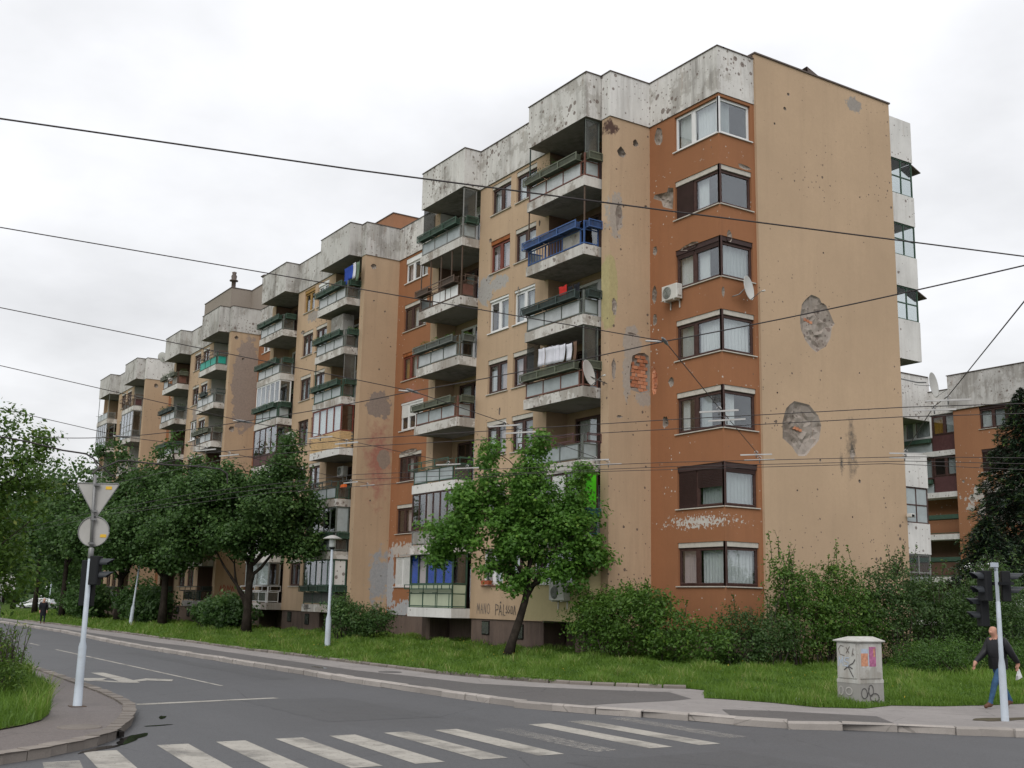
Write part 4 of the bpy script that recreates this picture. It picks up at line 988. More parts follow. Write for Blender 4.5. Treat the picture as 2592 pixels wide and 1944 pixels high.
    for (xa, xb) in ((X-4.35, X-.5), (X-13.75, X-9.95)):
        left = (xa < X-10)
        for k in range(7):
            b = BK[k]; top = b+2.77
            if k == 0: b = 1.45
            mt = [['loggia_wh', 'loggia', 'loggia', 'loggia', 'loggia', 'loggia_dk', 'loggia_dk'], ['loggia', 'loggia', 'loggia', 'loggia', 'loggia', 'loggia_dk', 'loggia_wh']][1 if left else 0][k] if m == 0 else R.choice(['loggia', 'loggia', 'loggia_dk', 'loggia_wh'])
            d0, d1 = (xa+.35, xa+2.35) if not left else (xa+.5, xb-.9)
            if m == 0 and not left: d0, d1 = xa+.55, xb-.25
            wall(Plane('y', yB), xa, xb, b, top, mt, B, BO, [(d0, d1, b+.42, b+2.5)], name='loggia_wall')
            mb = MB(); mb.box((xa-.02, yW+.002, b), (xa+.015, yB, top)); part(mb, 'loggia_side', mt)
            mb = MB(); mb.box((xa, yB+.12, b+.3), (xb, yB+.16, b+.42)); part(mb, 'threshold', mt)
            fr = R.choice(['fb', 'fb', 'fw']) if not (m == 0) else (['fb', 'fw', 'fb', 'fb', 'fw', 'fb', 'fb'] if not left else ['fb', 'fb', 'fb', 'fb', 'fw', 'fb', 'fw'])[k]
            window(Plane('y', yB), d0, d1, b+.42, b+2.5, fr=fr, panes=(.5, .5), head=None, cur=(R.choice(['h:cur_w', None, 'cur_w']), R.choice([None, 'cur_g'])), sill=None, d=.06)
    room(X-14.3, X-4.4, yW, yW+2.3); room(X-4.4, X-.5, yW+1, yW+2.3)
    # windows of the street wall
    for k in range(7):
        z0, z1 = SK[k], (SK[k]+1.53 if k < 6 else 20.83)
        st = [dict(fr='fb', head='head', cur=('h:cur_w', 'cur_p')), dict(fr='fb', head='head', cur=('cur_w', 'h:cur_g'))]
        if m == 0:
            st = {0: [dict(fr='fw', head=None, cur=('cur_p', 'cur_g'), sill='fr'), dict(fr='fb', head='head', cur=('cur_w', None))], 4: [dict(fr='fw', head='shut_w', hh=.1, sill='fw', cur=(None, 'cur_g')), dict(fr='fw', head='shut_w', hh=.1, sill='fw', cur=('cur_g', 'h:cur_w'))],
                  5: [dict(fr='fr', head='headr', cur=('h:cur_p', 'cur_p')), dict(fr='fb', head='head', cur=('cur_g', 'cur_w'))], 3: [dict(fr='fb', cur=('h:cur_w', 'cur_p')), dict(fr='fb', cur=('cur_p', None))]}.get(k, st)
        elif m == 1:
            st = {6: [dict(fr='fo', head='fo', cur=(None, 'h:cur_w'), sill='head'), dict(fr='fw', head='shut_w', cur=('cur_w', None))], 0: [dict(fr='fb', head='head', cur=(None, None)), dict(fr='fb', head='head', cur=(None, None))], 3: [dict(fr='fb', head=None, cur=(None, 'h:cur_w')), dict(fr='fb', head=None, cur=('cur_g', None))]}.get(k, st)
        elif m == 2: st = {4: [dict(fr='fw', head=None, cur=('cur_g', None), sill='fw'), dict(fr='fb', cur=('cur_w', 'cur_p'))], 0: [dict(fr='fb', head=None, cur=(None, None)), dict(fr='fb', cur=('cur_g', None))]}.get(k, st)
        window(Plane('y', yW), X-8.95, X-7.35, z0, z1, **st[0]); window(Plane('y', yW), X-6.92, X-5.3, z0, z1, **st[1])
    # brown recess wall to the left of this module
    if m < 3:
        X2 = MODX[m+1]; yR2 = 27.8+MDY[m+1]-.2
        pr = Plane('y', yR2); hs = []
        for k in range(7):
            z0, z1 = SK[k], (SK[k]+1.53 if k < 6 else 20.83); hs.append((X2+.8, X2+3.35, z0, z1))
        hs2 = [h for h in hs]
        wall(pr, X2, X-14.3, 1.45, 20.97, 'brown', B, BO, hs2, [pit(X2+1.9, 9.95, .9, .06, False, .14)] if m == 0 else [], label=None)
        cf = {6: dict(fr='fw', head='shut_w', hh=.28, sill='fw', cur=('cur_p', None, 'h:cur_w')), 5: dict(fr='fb', head='head', cur=(None, 'cur_w', 'h:cur_w')), 4: dict(fr='fr', head='headr', cur=('cur_o', 'cur_g', None)), 3: dict(fr='fw', head='shut_w', hh=.1, sill='fw', sh=(.5, .5, .5), cur=(None, None)), 2: dict(fr='fb', cur=(None, 'cur_g', 'h:cur_o')), 1: dict(fr='fb', cur=(None, 'cur_p', 'cur_p')), 0: dict(fr='fw', head=None, sh=(1, 1, 1), cur=None, sill='fw')}
        for k in range(7): window(pr, hs[k][0], hs[k][1], hs[k][2], hs[k][3], panes=(.33, .33, .34), **cf[k])
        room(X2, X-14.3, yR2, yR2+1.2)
    # parapets
    pmt = 'par' if m < 1 else 'par_far'
    parapet('parapet', X-.5, X+.05, yP-.03, yR-.15, mat='par_clean' if m in (0, 3) else pmt)
    parapet('parapet', X-4.6, X-.6+.05, yF, yP+.35, mat=pmt); parapet('parapet', X-9.92, X-4.6, yW-.06, yW+.3, mat=pmt)
    parapet('parapet', X-14.0, X-9.92, yF, yP+.35, mat=pmt)
    if m < 3: parapet('parapet', MODX[m+1], X-14.35, 27.75+MDY[m+1]-.2, 28.2+MDY[m+1]-.2, mat=pmt)
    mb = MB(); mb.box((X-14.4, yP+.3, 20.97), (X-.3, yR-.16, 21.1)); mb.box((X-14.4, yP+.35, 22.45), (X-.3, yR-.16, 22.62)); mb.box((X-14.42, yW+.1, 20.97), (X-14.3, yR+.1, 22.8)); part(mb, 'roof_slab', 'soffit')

# right-hand balconies of every stair (column A) and left-hand ones (column B)
def AC(m): return MODX[m]-.62, 24.74+MDY[m]
def BC(m): return MODX[m]-9.95, 24.74+MDY[m]
def bal(m, c, k, **kw):
    xr, yf = (AC if c == 'A' else BC)(m); b = BK[k]
    e = kw.pop('enc', None); s = balcony(xr, yf, b, f'{m}{c}{k}'+('L' if kw.pop('L', 0) else ''), **kw)
    if e: enclose(s, xr, yf, b, **e)
    return s
bal(0, 'A', 6, pc='moss', fr='pl_rustred', fm='frost_b', sm='frost', screen='pl_grey', posts=2, post_m='pl_dkgreen', L=0, label='balcony with mossy planters and a broken slab edge under the parapet')
bal(0, 'A', 5, pc='blue', fr='pl_blue', bars='110', fmlist=[None, None, 'conc'], sm=None, posts=2, post_m='pl_rust', label='balcony with bright blue planters and blue balusters')
bal(0, 'A', 4, pc='dkgreen', fr='pl_grey', fm='frost_b', sm='frost')
bal(0, 'A', 3, pc='moss', fr='pl_rustred', fm='frost', sm=None, screen='pl_grey', L=1, slab='slab')
bal(0, 'A', 2, pc='maroon', prow='rrr', side='r', fr='pl_grey', fm='frost', sm='frost')
bal(0, 'A', 1, pc='teal', fr='pl_teal', fm='frost', sm='frost_dk', enc=dict(fr='fb', n=4, sidem='lime', front=['glass', 'glass', 'shut_w', 'glass'], z0=1.38), label='glazed balcony with a bright lime green side panel')
bal(0, 'B', 6, pc='green', fr='fg', fm='frost', sm='frost', screen='fg', L=1, slab='slab')
bal(0, 'B', 5, pc='rust', prow='brb', side='r', fr='pl_rust', fmlist=[None, 'fw', 'fw'], sm='pl_rustred', posts=5, post_m='pl_rust', label='derelict rusty balcony with torn white sheeting')
bal(0, 'B', 4, pc='grey', fr='pl_grey', fm='frost_b', sm=None)
bal(0, 'B', 3, pc='moss', fr='pl_rustred', fm='frost', sm='frost')
bal(0, 'B', 2, pc='green', prow='rrr', side='r', fr='pl_green', fm='frost', sm='frost_dk', slab='par_clean')
bal(0, 'B', 1, planter=False, fr='fg', fm='conc', sm='conc', slab='soffit' if 0 else 'slab', enc=dict(fr='fb', n=6, sidem='glass', z0=1.15, low=None))
s = bal(0, 'B', 0, planter=False, fr='pl_green', fm=None, sm=None, slab='par_clean', enc=dict(fr='pl_green', n=5, sidem='glass', front='glass_low', z0=1.42, cur=('cur_b', 'cur_p', 'cur_b', 'cur_b', 'cur_b'), low='pgreen', lowfr='pl_green', nlow=3), label='ground floor glazed balcony with blue curtains over pale green panels')
mb = MB(); xr, yf = BC(0); mb.box((xr-4.1, yf-.16, BK[0]+1.2), (xr+.1, yf+.0, BK[0]+1.24)); mb.box((xr-4.1, yf-.17, BK[0]+1.38), (xr+.1, yf-.13, BK[0]+1.42))
for q in range(7): mb.box((xr-4.1+q*.69, yf-.165, BK[0]+1.24), (xr-4.07+q*.69, yf-.135, BK[0]+1.38))
mb.build('planter_rack', 'pl_green', s, BO)
mb = MB(); mb.hull([(xr-4.3, yf-.35, BK[0]+2.72), (xr+.15, yf-.35, BK[0]+2.72), (xr+.15, yf+.5, BK[0]+2.8), (xr-4.3, yf+.5, BK[0]+2.8)], [(xr-4.3, yf-.35, BK[0]+2.75), (xr+.15, yf-.35, BK[0]+2.75), (xr+.15, yf+.5, BK[0]+2.84), (xr-4.3, yf+.5, BK[0]+2.84)]); mb.build('awning', 'fg', s, BO)
# ground floor yellow enclosure
wy = Plane('y', 24.74); wall(wy, -37.45, -33.72, 1.55, 4.24, 'yellow', B, BO, [(-36.66, -34.0, 2.92, 4.18)], name='extension_wall')
window(wy, -36.66, -34.0, 2.92, 4.18, fr='fw', panes=(.2, .28, .26, .26), head=None, cur=(None, 'h:cur_g', None, None), sill='fw', d=.06)
mb = MB(); mb.hull([(-33.72, 24.74, 1.55), (-33.45, 25.5, 1.55), (-34.2, 25.5, 1.55), (-34.0, 24.95, 1.55)], [(-33.72, 24.74, 4.24), (-33.45, 25.5, 4.24), (-34.2, 25.5, 4.24), (-34.0, 24.95, 4.24)]); mb.box((-37.45, 24.76, 1.55), (-37.3, 25.9, 4.24)); mb.box((-37.4, 24.95, 1.55), (-33.9, 26.5, 1.62)); part(mb, 'extension_side', 'yellow')
mb = MB(); mb.box((-37.3, 26.3, 1.6), (-33.9, 26.35, 4.2)); part(mb, 'room_shell', 'room')
# stair 2
bal(1, 'A', 6, pc='green', fr='pl_grey', fm='frost_b', sm='frost_dk')
bal(1, 'A', 5, pc='green', fr='pl_grey', fm='frost_b', sm='frost_dk')
bal(1, 'A', 4, pc='green', fr='pl_green', fm='frost', sm='frost_dk', screen='fg', posts=2, post_m='pl_green')
s = bal(1, 'A', 3, planter=False, fr='fg', fm=None, sm=None, slab='par_clean', enc=dict(fr='fr', n=4, sidem='glass', z0=1.30, cur=('cur_w', 'cur_w', 'cur_w', 'cur_w')), label='glazed red-brown balcony above a yellow brick apron')
xr, yf = AC(1); b = BK[3]; kk = 0
mb = MB(); mb.box((xr-3.95, yf+.035, b+.4), (xr-.05, yf+.09, b+1.3)); mb.box((xr-.1, yf+.09, b+.4), (xr-.05, yf+.77, b+1.3)); mb.build('brick_backing', 'mortar', s, BO)
for row in range(10):
    z = b+.405+row*.089
    for q in range(-1, 16):
        x0 = xr-3.97+q*.26+(.13 if row % 2 else 0); x1 = min(x0+.248, xr-.045); x0 = max(x0, xr-3.97)
        if x1-x0 < .05: continue
        mb = MB(); mb.box((x0, yf+.012, z), (x1, yf+.034, z+.078)); mb.build('brick', 'ybrick', s, BO); kk += 1
    for q in range(3):
        y0 = yf+.03+q*.26-(.13 if row % 2 else 0); y0c = max(y0, yf+.036); y1 = min(y0+.248, yf+.77)
        if y1-y0c > .05: mb = MB(); mb.box((xr-.048, y0c, z), (xr-.026, y1, z+.078)); mb.build('brick', 'ybrick', s, BO)
bal(1, 'A', 2, pc='dkgreen', prow='rrr', side='r', fr='pl_green', fm='frost', sm='frost_dk')
bal(1, 'A', 1, pc='green', fr='pl_grey', fm='frost', sm='frost_dk', enc=dict(fr='pl_grey', n=5, sidem='frost', z0=1.4, front=[None, 'glass', 'glass', 'glass', 'glass']))
bal(1, 'A', 0, pc='green', fr='pl_green', fm='dkpanel', sm='dkpanel', enc=dict(fr='pl_green', n=5, sidem='par_clean', z0=1.38, tall=False))
for k, c in {6: dict(pc='green', fr='pl_grey', fm='frost_b', sm='frost_dk'), 5: dict(pc='green', fr='pl_grey', fm='frost_b', sm='frost_dk'), 4: dict(pc='green', fr='pl_green', fm='frost', sm='frost', enc=dict(fr='fw', n=5, z0=1.4)), 3: dict(planter=False, fr='fb', fm='pl_maroon', sm='pl_maroon', enc=dict(fr='fb', n=4)), 2: dict(pc='teal', fr='pl_grey', fm='frost', sm='frost', enc=dict(fr='fw', n=5, z0=1.4)), 1: dict(planter=False, fr='fw', fm='par_clean', sm='par_clean', enc=dict(fr='fw', n=5, z0=1.1)), 0: dict(pc='white', prow='rrr', side='r', fr='fw', fm='frost_dk', sm='frost_dk', enc=dict(fr='fg', n=2, z0=1.4, cur=('cur_w', 'cur_w')))}.items(): bal(1, 'B', k, **c)
# stairs 3 and 4
for m in (2, 3):
    for k in range(7):
        A_ = {6: dict(pc='rust', prow='rrr', side='r', fr='pl_green', fm='teal', sm='teal'), 5: dict(pc='dkgreen', prow='rbr', side='r', fr='pl_grey', fm='frost_b', sm='frost_dk'), 4: dict(pc='moss', fr='pl_rust', fmlist=[None, 'frost_b', 'frost'], sm='frost_dk'), 0: dict(pc='dkgreen', prow='rrr', fr='pl_dkgreen', fm='frost_dk', sm='frost_dk')} if m == 2 else {6: dict(pc='rust', prow='rrr', side='r', fr='pl_rust', bars='111', fm='frost', sm='pl_maroon'), 5: dict(planter=False, fr='fg', fm='frost', sm='frost_dk', enc=dict(fr='fg', n=4, z0=.42, tall=True)), 4: dict(planter=False, fr='fg', bars='111', fm='frost', sm='frost_dk')}
        B_ = {6: dict(pc='moss', prow='brb', fr='pl_rust', fmlist=['frost', None, 'conc'], sm='pl_rustred'), 5: dict(pc='dkgreen', fr='pl_grey', fm='frost_b', sm='frost_dk'), 4: dict(pc='green', fr='pl_grey', fm='frost', sm='frost')} if m == 2 else {6: dict(planter=False, fr='fg', fm='frost', sm='frost_dk', posts=2), 5: dict(planter=False, fr='fg', fm='frost', sm='frost_dk', enc=dict(fr='fg', n=5, z0=.42, tall=True))}
        dflt = dict(pc=R.choice(['green', 'dkgreen', 'moss']), fr='pl_grey', fm=R.choice(['frost', 'frost_b']), sm='frost_dk')
        bal(m, 'A', k, **A_.get(k, dflt)); bal(m, 'B', k, **B_.get(k, dflt))
# far end wall of the block
mb = MB(); mb.box((XEND-.05, 25.9, .2), (XEND+.05, 37, 22.6)); part(mb, 'end_wall', 'tan')
# rooftop stair heads
for (x0, x1, y0, y1, z1, mt) in ((-64.5, -58.6, 28.95, 34, 25.0, 'penth2'), (-87.0, -80.75, 26.7, 34, 25.0, 'penth'), (-80.75, -74.0, 28.3, 34, 25.0, 'penth'), (-103, -98, 28.9, 34, 24.6, 'penth2')):
    mb = MB(); mb.box((x0, y0, 22.4), (x1, y1, z1)); part(mb, 'stair_head', mt); mb = MB(); mb.box((x0-.04, y0-.04, z1), (x1+.04, y1, z1+.05)); part(mb, 'coping', 'coping')
window(Plane('y', 26.7), -84.2, -81.2, 22.9, 23.6, fr='fg', panes=(1, 1), head=None, cur=None, sill=None, d=-.03)
mb = MB(); c = (-80.95, 26.9, 25.05); mb.lathe([(.16, 0), (.16, .5), (.32, .52), (.32, .58), (.18, .66), (.22, .9), (.14, 1.05), (.18, 1.2), (.0, 1.28)], 14, c=c); part(mb, 'chimney_cowl', 'coping')
mb = MB(); c = (-78.6, 28.6, 25.05); mb.lathe([(.12, 0), (.12, .45), (.11, .45), (.11, .55), (.45, .6), (.3, .72), (.0, .76)], 14, c=c)
for q in range(4): mb.tube([(c[0]+.3*math.cos(q*1.57), c[1]+.3*math.sin(q*1.57), c[2]), (c[0]+.3*math.cos(q*1.57), c[1]+.3*math.sin(q*1.57), c[2]+.6)], .018, 5)
part(mb, 'chimney_cowl', 'coping')
# rear corner bays that show past the end wall
RX = -28.98
for (z0, z1, kind) in ((20.72, 22.52, 'w'), (19.17, 20.72, 'g'), (17.9, 19.17, 'w'), (16.52, 17.9, 'g'), (15.2, 16.52, 'w'), (13.8, 15.2, 'g'), (12.15, 13.8, 'w'), (7.0, 8.33, 'w'), (5.58, 7.0, 'b'), (4.38, 5.58, 'w'), (2.95, 4.38, 'o')):
    x0 = -33.5; y1 = 38.45
    if kind == 'w':
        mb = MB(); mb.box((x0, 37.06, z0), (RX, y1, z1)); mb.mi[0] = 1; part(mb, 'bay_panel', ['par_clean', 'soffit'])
    else:
        fr = {'g': 'pl_green', 'b': 'fb', 'o': 'fg'}[kind]; q = Plane('x', RX-.04)
        m = MB()
        for (a, b_) in ((37.07, 37.13), (37.7, 37.75), (38.38, 38.44)): q.box(m, a, b_, z0, z1, 0, .05)
        for z in (z0+.0, (z0+z1)/2-.02, z1-.06): q.box(m, 37.13, 38.38, z, z+.05, .002, .045)
        m.box((x0, y1-.07, z0), (x0+.06, y1-.01, z1)); m.box((-31.2, y1-.07, z0), (-31.15, y1-.01, z1)); w = part(m, 'bay_window', fr)
        for (a, b_) in ((37.13, 37.7), (37.75, 38.38)):
            m = MB(); q.box(m, a, b_, z0+.05, z1-.06, .02, .028); m.build('pane', 'glass_low' if kind != 'b' else 'frost', w, BO)
        m = MB(); m.box((x0, y1-.05, z0), (-29.1, y1-.04, z1)); m.build('pane', 'glass_low', w, BO)
for z in (20.68, 15.18): mb = MB(); mb.hull([(-29.6, 38.4, z-.05), (-29.0, 38.4, z-.05), (-29.0, 39.0, z-.28), (-29.6, 39.0, z-.28)], [(-29.6, 38.4, z), (-29.0, 38.4, z), (-29.0, 39.0, z-.24), (-29.6, 39.0, z-.24)]); part(mb, 'awning', 'coping')
# graffiti on the ground floor
pw = Plane('y', 25.66); pb = Plane('y', 25.93)
A1 = [[(0, 0), (.12, 1), (.3, .3), (.45, 1), (.55, 0)], [(.75, 0), (.95, 1), (1.15, 0)], [(.8, .4), (1.1, .4)], [(1.35, 0), (1.4, 1), (1.7, 0), (1.75, 1)], [(2.0, .2), (2.05, .8), (2.25, 1), (2.45, .8), (2.45, .2), (2.25, 0), (2.0, .2)]]
part_s = strokes('graffiti', pw, -42.35, 1.72, .42, A1, .026, 'paint_g', B, BO)
A2 = [[(0, 0), (0, 1), (.45, .9), (.45, .55), (0, .45)], [(.6, 0), (.85, .95), (1.1, 0)], [(.7, .35), (1.0, .35)], [(.8, 1.15), (.9, 1.25), (.95, 1.12), (.8, 1.15)], [(1.4, 1), (1.35, .05), (1.7, .0)], [(2.0, .9), (1.85, .6), (2.1, .45), (1.95, .2), (1.8, .3)], [(2.4, .9), (2.25, .6), (2.5, .45), (2.35, .2), (2.2, .3)], [(2.7, .8), (2.7, .2), (2.95, .2), (2.95, .8), (2.7, .8)], [(3.15, .1), (3.3, .9), (3.5, .1)]]
strokes('graffiti', pw, -40.85, 1.68, .44, A2, .03, 'paint_k', B, BO)
strokes('graffiti', pb, -63.0, 1.75, .5, [[(0, .6), (.5, .62), (.9, .55)], [(.15, .2), (.2, 1), (.25, .2)], [(.5, 0), (.45, .5), (.6, .9), (.7, .3), (.5, 0)], [(1.0, .1), (1.0, 1)], [(.85, .6), (1.8, .62)], [(.3, 0), (.9, -.1)]], .045, 'paint_k', B, BO)
pf = Plane('y', 24.935)
strokes('graffiti', pf, -59.4, 1.62, .27, [[(.4, .1), (0, 0), (.05, .9), (.45, .8)], [(.02, .5), (.3, .5)], [(.6, 0), (.65, .8), (.9, .4), (1.1, .85), (1.15, 0)], [(1.4, .1), (1.5, .9), (1.8, .7), (1.75, .1), (1.4, .1)], [(2.1, .9), (2.05, .1), (3.1, .25)]], .03, 'paint_k', B, BO)
strokes('graffiti', Plane('x', -77.69), 26.3, 2.6, .4, [[(0, 0), (.2, .9), (.3, 0)], [(.5, .2), (.7, 1), (1.0, .6), (.8, .1), (.5, .2)], [(1.3, 0), (1.4, .9), (1.7, .1), (1.9, .9)], [(2.1, 0), (2.2, .8), (2.5, .1)]], .05, 'paint_r', B, BO)
strokes('graffiti', pb, -64.6, 1.75, .55, [[(0, .5), (.3, .8), (.5, .4), (.8, .9)], [(.9, .1), (1.2, .7)], [(.1, .1), (.7, .2)]], .05, 'paint_r', B, BO)
strokes('graffiti', Plane('y', 27.88), -47.9+.0, .62, .8, [[(0, .9), (.2, 1), (.9, 1), (1.0, .85), (.7, .8), (.75, .4), (1, .1), (.6, -.1), (.1, 0), (0, .3), (.3, .5), (.3, .85), (0, .9)]], .06, 'paint_w', B, BO)

# ------------------------------------------------------------------ building behind, on the right
B2O = (-44, 65, .2)
B2 = empty('apartment_block', B2O, 0, 'lower orange-brown block with stained white parapet seen behind the main building', 'building')
def part2(mb, name, mats, par=None): return mb.build(name, mats, par or B2, B2O)
YB = 65.2; q0 = Plane('y', YB)
hs = []
for k in range(5):
    z1 = 15.45-2.8*k
    for a in ((-44.95, -42.05), (-38.9, -36.0)): hs.append((a[0], a[1], z1-1.55, z1-.08))
wall(q0, -46.9, -30, 0, 15.4, 'brown_far', B2, B2O, [h for h in hs], [pit(-45.8, 9.4, .18, .06), pit(-46.4, 10.6, .1, .05), pit(-46.0, 7.3, .08, .05)])
for i, h in enumerate(hs): window(q0, *h, fr='fb', panes=(.33, .33, .34), head='shut_b', cur=('cur_w', 'cur_g', None) if i < 2 else (None, 'cur_g', None), par=B2, sh=(0, 0, .99) if i == 0 else ((.95, .95, .95) if i in (2, 3) else ()))
mb = MB(); mb.box((-47.15, YB-.12, 15.4), (-30, YB+.3, 17.75)); part2(mb, 'parapet', 'par_far')
mb = MB(); mb.box((-47.2, YB-.17, 17.75), (-30, YB+.35, 17.8)); part2(mb, 'coping', 'coping')
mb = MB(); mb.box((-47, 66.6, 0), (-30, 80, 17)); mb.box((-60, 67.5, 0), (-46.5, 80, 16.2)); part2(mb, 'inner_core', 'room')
# recessed balconies left of the brown wall
zt = [12.85, 10.05, 7.25, 4.45, 1.65]
mb = MB(); mb.box((-53, YB+.35, 15.35), (-47.1, YB+.7, 16.95)); part2(mb, 'parapet', 'par_clean'); mb = MB(); mb.box((-53, YB+.3, 16.95), (-47.1, YB+.75, 17.0)); part2(mb, 'coping', 'coping')
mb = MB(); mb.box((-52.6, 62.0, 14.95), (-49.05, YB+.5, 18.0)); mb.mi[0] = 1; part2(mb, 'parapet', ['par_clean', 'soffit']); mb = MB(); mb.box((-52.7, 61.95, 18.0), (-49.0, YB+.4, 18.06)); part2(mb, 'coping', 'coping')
for k, z in enumerate(zt):
    mb = MB(); mb.box((-53, YB+.3, z-.35), (-46.9, YB+1.6, z)); part2(mb, 'balcony_slab', 'par_clean')
    q = Plane('y', YB+.4)
    if k in (0, 1):
        mb = MB(); q.box(mb, -48.9, -46.9, z, z+1.05, 0, .06); part2(mb, 'balcony_panel', 'pl_maroon')
        window(q, -48.9, -46.92, z+1.08, z+2.4, fr='fb', panes=(.5, .5), head=None, cur=('cur_o' if k == 0 else None, 'cur_g'), par=B2, sill=None, d=.0)
        window(q, -52.9, -48.95, z+.95, z+2.4, fr='fw' if k == 0 else 'fb', panes=(.2, .25, .2, .35), head=None, cur=(None, None, 'cur_g', 'cur_g'), par=B2, sill=None, d=.0)
        mb = MB(); q.box(mb, -52.9, -49.0, z+.62, z+.9, -.25, -.02); part2(mb, 'planter_box', 'pl_green'); mb = MB(); q.box(mb, -52.9, -49.0, z, z+.6, .0, .05); part2(mb, 'balcony_panel', 'frost')
    else:
        for zz in (z+.05, z+.95): mb = MB(); q.box(mb, -52.9, -46.92, zz, zz+.05, 0, .05); part2(mb, 'rail', 'pl_green')
        mb = MB(); q.box(mb, -52.9, -46.95, z+1.0, z+1.28, -.25, -.02); part2(mb, 'planter_box', 'pl_green')
    wall(Plane('y', YB+1.62), -53, -46.9, z, z+2.45, 'loggia_dk' if k != 2 else 'brown_far', B2, B2O, name='loggia_wall')
# ------------------------------------------------------------------ vegetation
def L3(*a): return list(a)
tree('maple_tree', 'young bright green maple with leaning dark trunk in front of the ground floor balconies', 'tree', (-34.7, 22.35, .25),
     [(0, 0, 0), (.12, .1, .6), (.28, .3, 1.4), (.38, .45, 2.05), (.42, .5, 2.45)],
     [(4, (-.35, -.2, 4.6)), (4, (.6, .9, 5.3)), (3, (1.1, 1.4, 4.3)), (4, (-1.2, -.9, 4.1)), (4, (.1, .4, 6.5)), (3, (-.6, .9, 3.9)), (4, (1.4, 1.9, 3.4))],
     [(.1, .3, 4.6, 1.35, 1.35, 1.3), (-.7, -.8, 5.6, .85, .85, .9), (-.55, -.7, 7.3, .62, .62, .75), (.45, .55, 6.2, .95, .95, 1.0), (.55, .75, 7.55, .5, .5, .7), (1.1, 1.7, 5.2, 1.1, 1.1, 1.0), (1.35, 2.1, 6.6, .5, .5, .55), (1.5, 2.3, 3.8, .95, .95, .75), (-1.2, -1.7, 4.4, .95, .95, .75), (-1.5, -2.1, 3.6, .65, .65, .45), (-.9, -1.5, 5.9, .55, .55, .6), (-.3, -.1, 3.3, .9, .9, .55), (.4, .3, 2.75, .7, .7, .45), (1.0, 1.5, 3.0, .8, .8, .5)],
     'maple', .145, 1050, 26, .20, 'leaf_maple', r0=.17, sub=70, limbr=.065, spread=.55)
tree('street_tree', 'broad dark green street tree with forked trunk, nearest to the lamp', 'tree', (-58.7, 21.45, .2), [(0, 0, 0), (0, 0, 1.2), (.02, 0, 2.4), (0, 0, 3.6), (.1, .1, 4.6)],
     [(1, (-1.3, -1.6, 4.5)), (2, (1.2, 1.3, 5.2)), (3, (-1.0, -1.2, 7.2)), (3, (1.4, 1.6, 6.6)), (4, (.3, .4, 9.0)), (1, (-.9, -1.0, 4.2))],
     [(.2, .2, 6.4, 2.4, 2.4, 2.0), (-1.7, -2.2, 6.2, 1.9, 1.9, 1.9), (1.1, 1.6, 5.5, 1.6, 1.6, 1.4), (-.9, -1.2, 8.0, 1.4, 1.4, 1.2), (1.1, 1.3, 8.3, 1.2, 1.2, 1.2), (.9, 1.2, 9.9, .75, .75, 1.1), (1.5, 2.2, 4.7, 1.0, 1.0, .8), (-2.6, -3.3, 5.0, 1.2, 1.2, 1.2), (1.6, 2.3, 6.8, .9, .9, 1.0), (-.2, 0, 4.8, 1.4, 1.4, .8), (-2.0, -2.6, 8.0, .9, .9, 1.0)],
     'clump', .17, 1500, 34, .30, 'leaf_dark', r0=.24, sub=70, limbr=.10, group='maples along the grass strip')
tree('street_tree', 'second street tree from the lamp, darker, with a straight trunk', 'tree', (-75.9, 22.0, .2), [(0, 0, 0), (0, 0, 1.5), (.05, 0, 3), (0, 0, 4.6)],
     [(2, (-1.3, -1.6, 5.5)), (2, (1.2, 1.3, 6.2)), (3, (-.8, -1.0, 8.2)), (3, (1.0, 1.0, 8.0)), (3, (.0, .0, 10.5))],
     [(0, 0, 6.6, 2.6, 2.6, 2.4), (-1.7, -2.2, 6.3, 1.9, 1.9, 1.9), (1.7, 2.2, 6.3, 1.9, 1.9, 1.8), (-.6, -.8, 9.0, 1.7, 1.7, 1.7), (1.0, 1.3, 9.8, 1.1, 1.1, 1.5), (-.2, -.3, 11.6, .8, .8, 1.3), (2.4, 3.2, 7.7, 1.1, 1.1, 1.2), (0, 0, 4.6, 2.0, 2.0, 1.1), (-2.3, -3.0, 4.6, 1.2, 1.2, 1.0)],
     'clump', .21, 1150, 32, .36, 'leaf_dark', r0=.26, sub=50, limbr=.10, group='maples along the grass strip')
tree('street_tree', 'third street tree, rising behind the leaning white post', 'tree', (-86.8, 21.9, .2), [(0, 0, 0), (0, 0, 1.5), (.05, 0, 3), (0, 0, 4.6)],
     [(2, (-1.3, -1.6, 5.5)), (2, (1.2, 1.3, 6.2)), (3, (-.8, -1.0, 8.2)), (3, (1.0, 1.0, 8.0))],
     [(0, 0, 6.6, 2.6, 2.6, 2.4), (-1.7, -2.2, 6.3, 1.9, 1.9, 1.9), (1.7, 2.2, 7.3, 1.9, 1.9, 1.8), (-.6, -.8, 9.4, 1.5, 1.5, 1.7), (1.0, 1.3, 10.4, 1.3, 1.3, 1.5), (-.9, -1.2, 12.2, 1.0, 1.0, 1.4), (0, 0, 4.8, 2.2, 2.2, 1.3)],
     'clump', .24, 900, 30, .40, 'leaf_dark', r0=.26, sub=30, limbr=.10, group='maples along the grass strip')
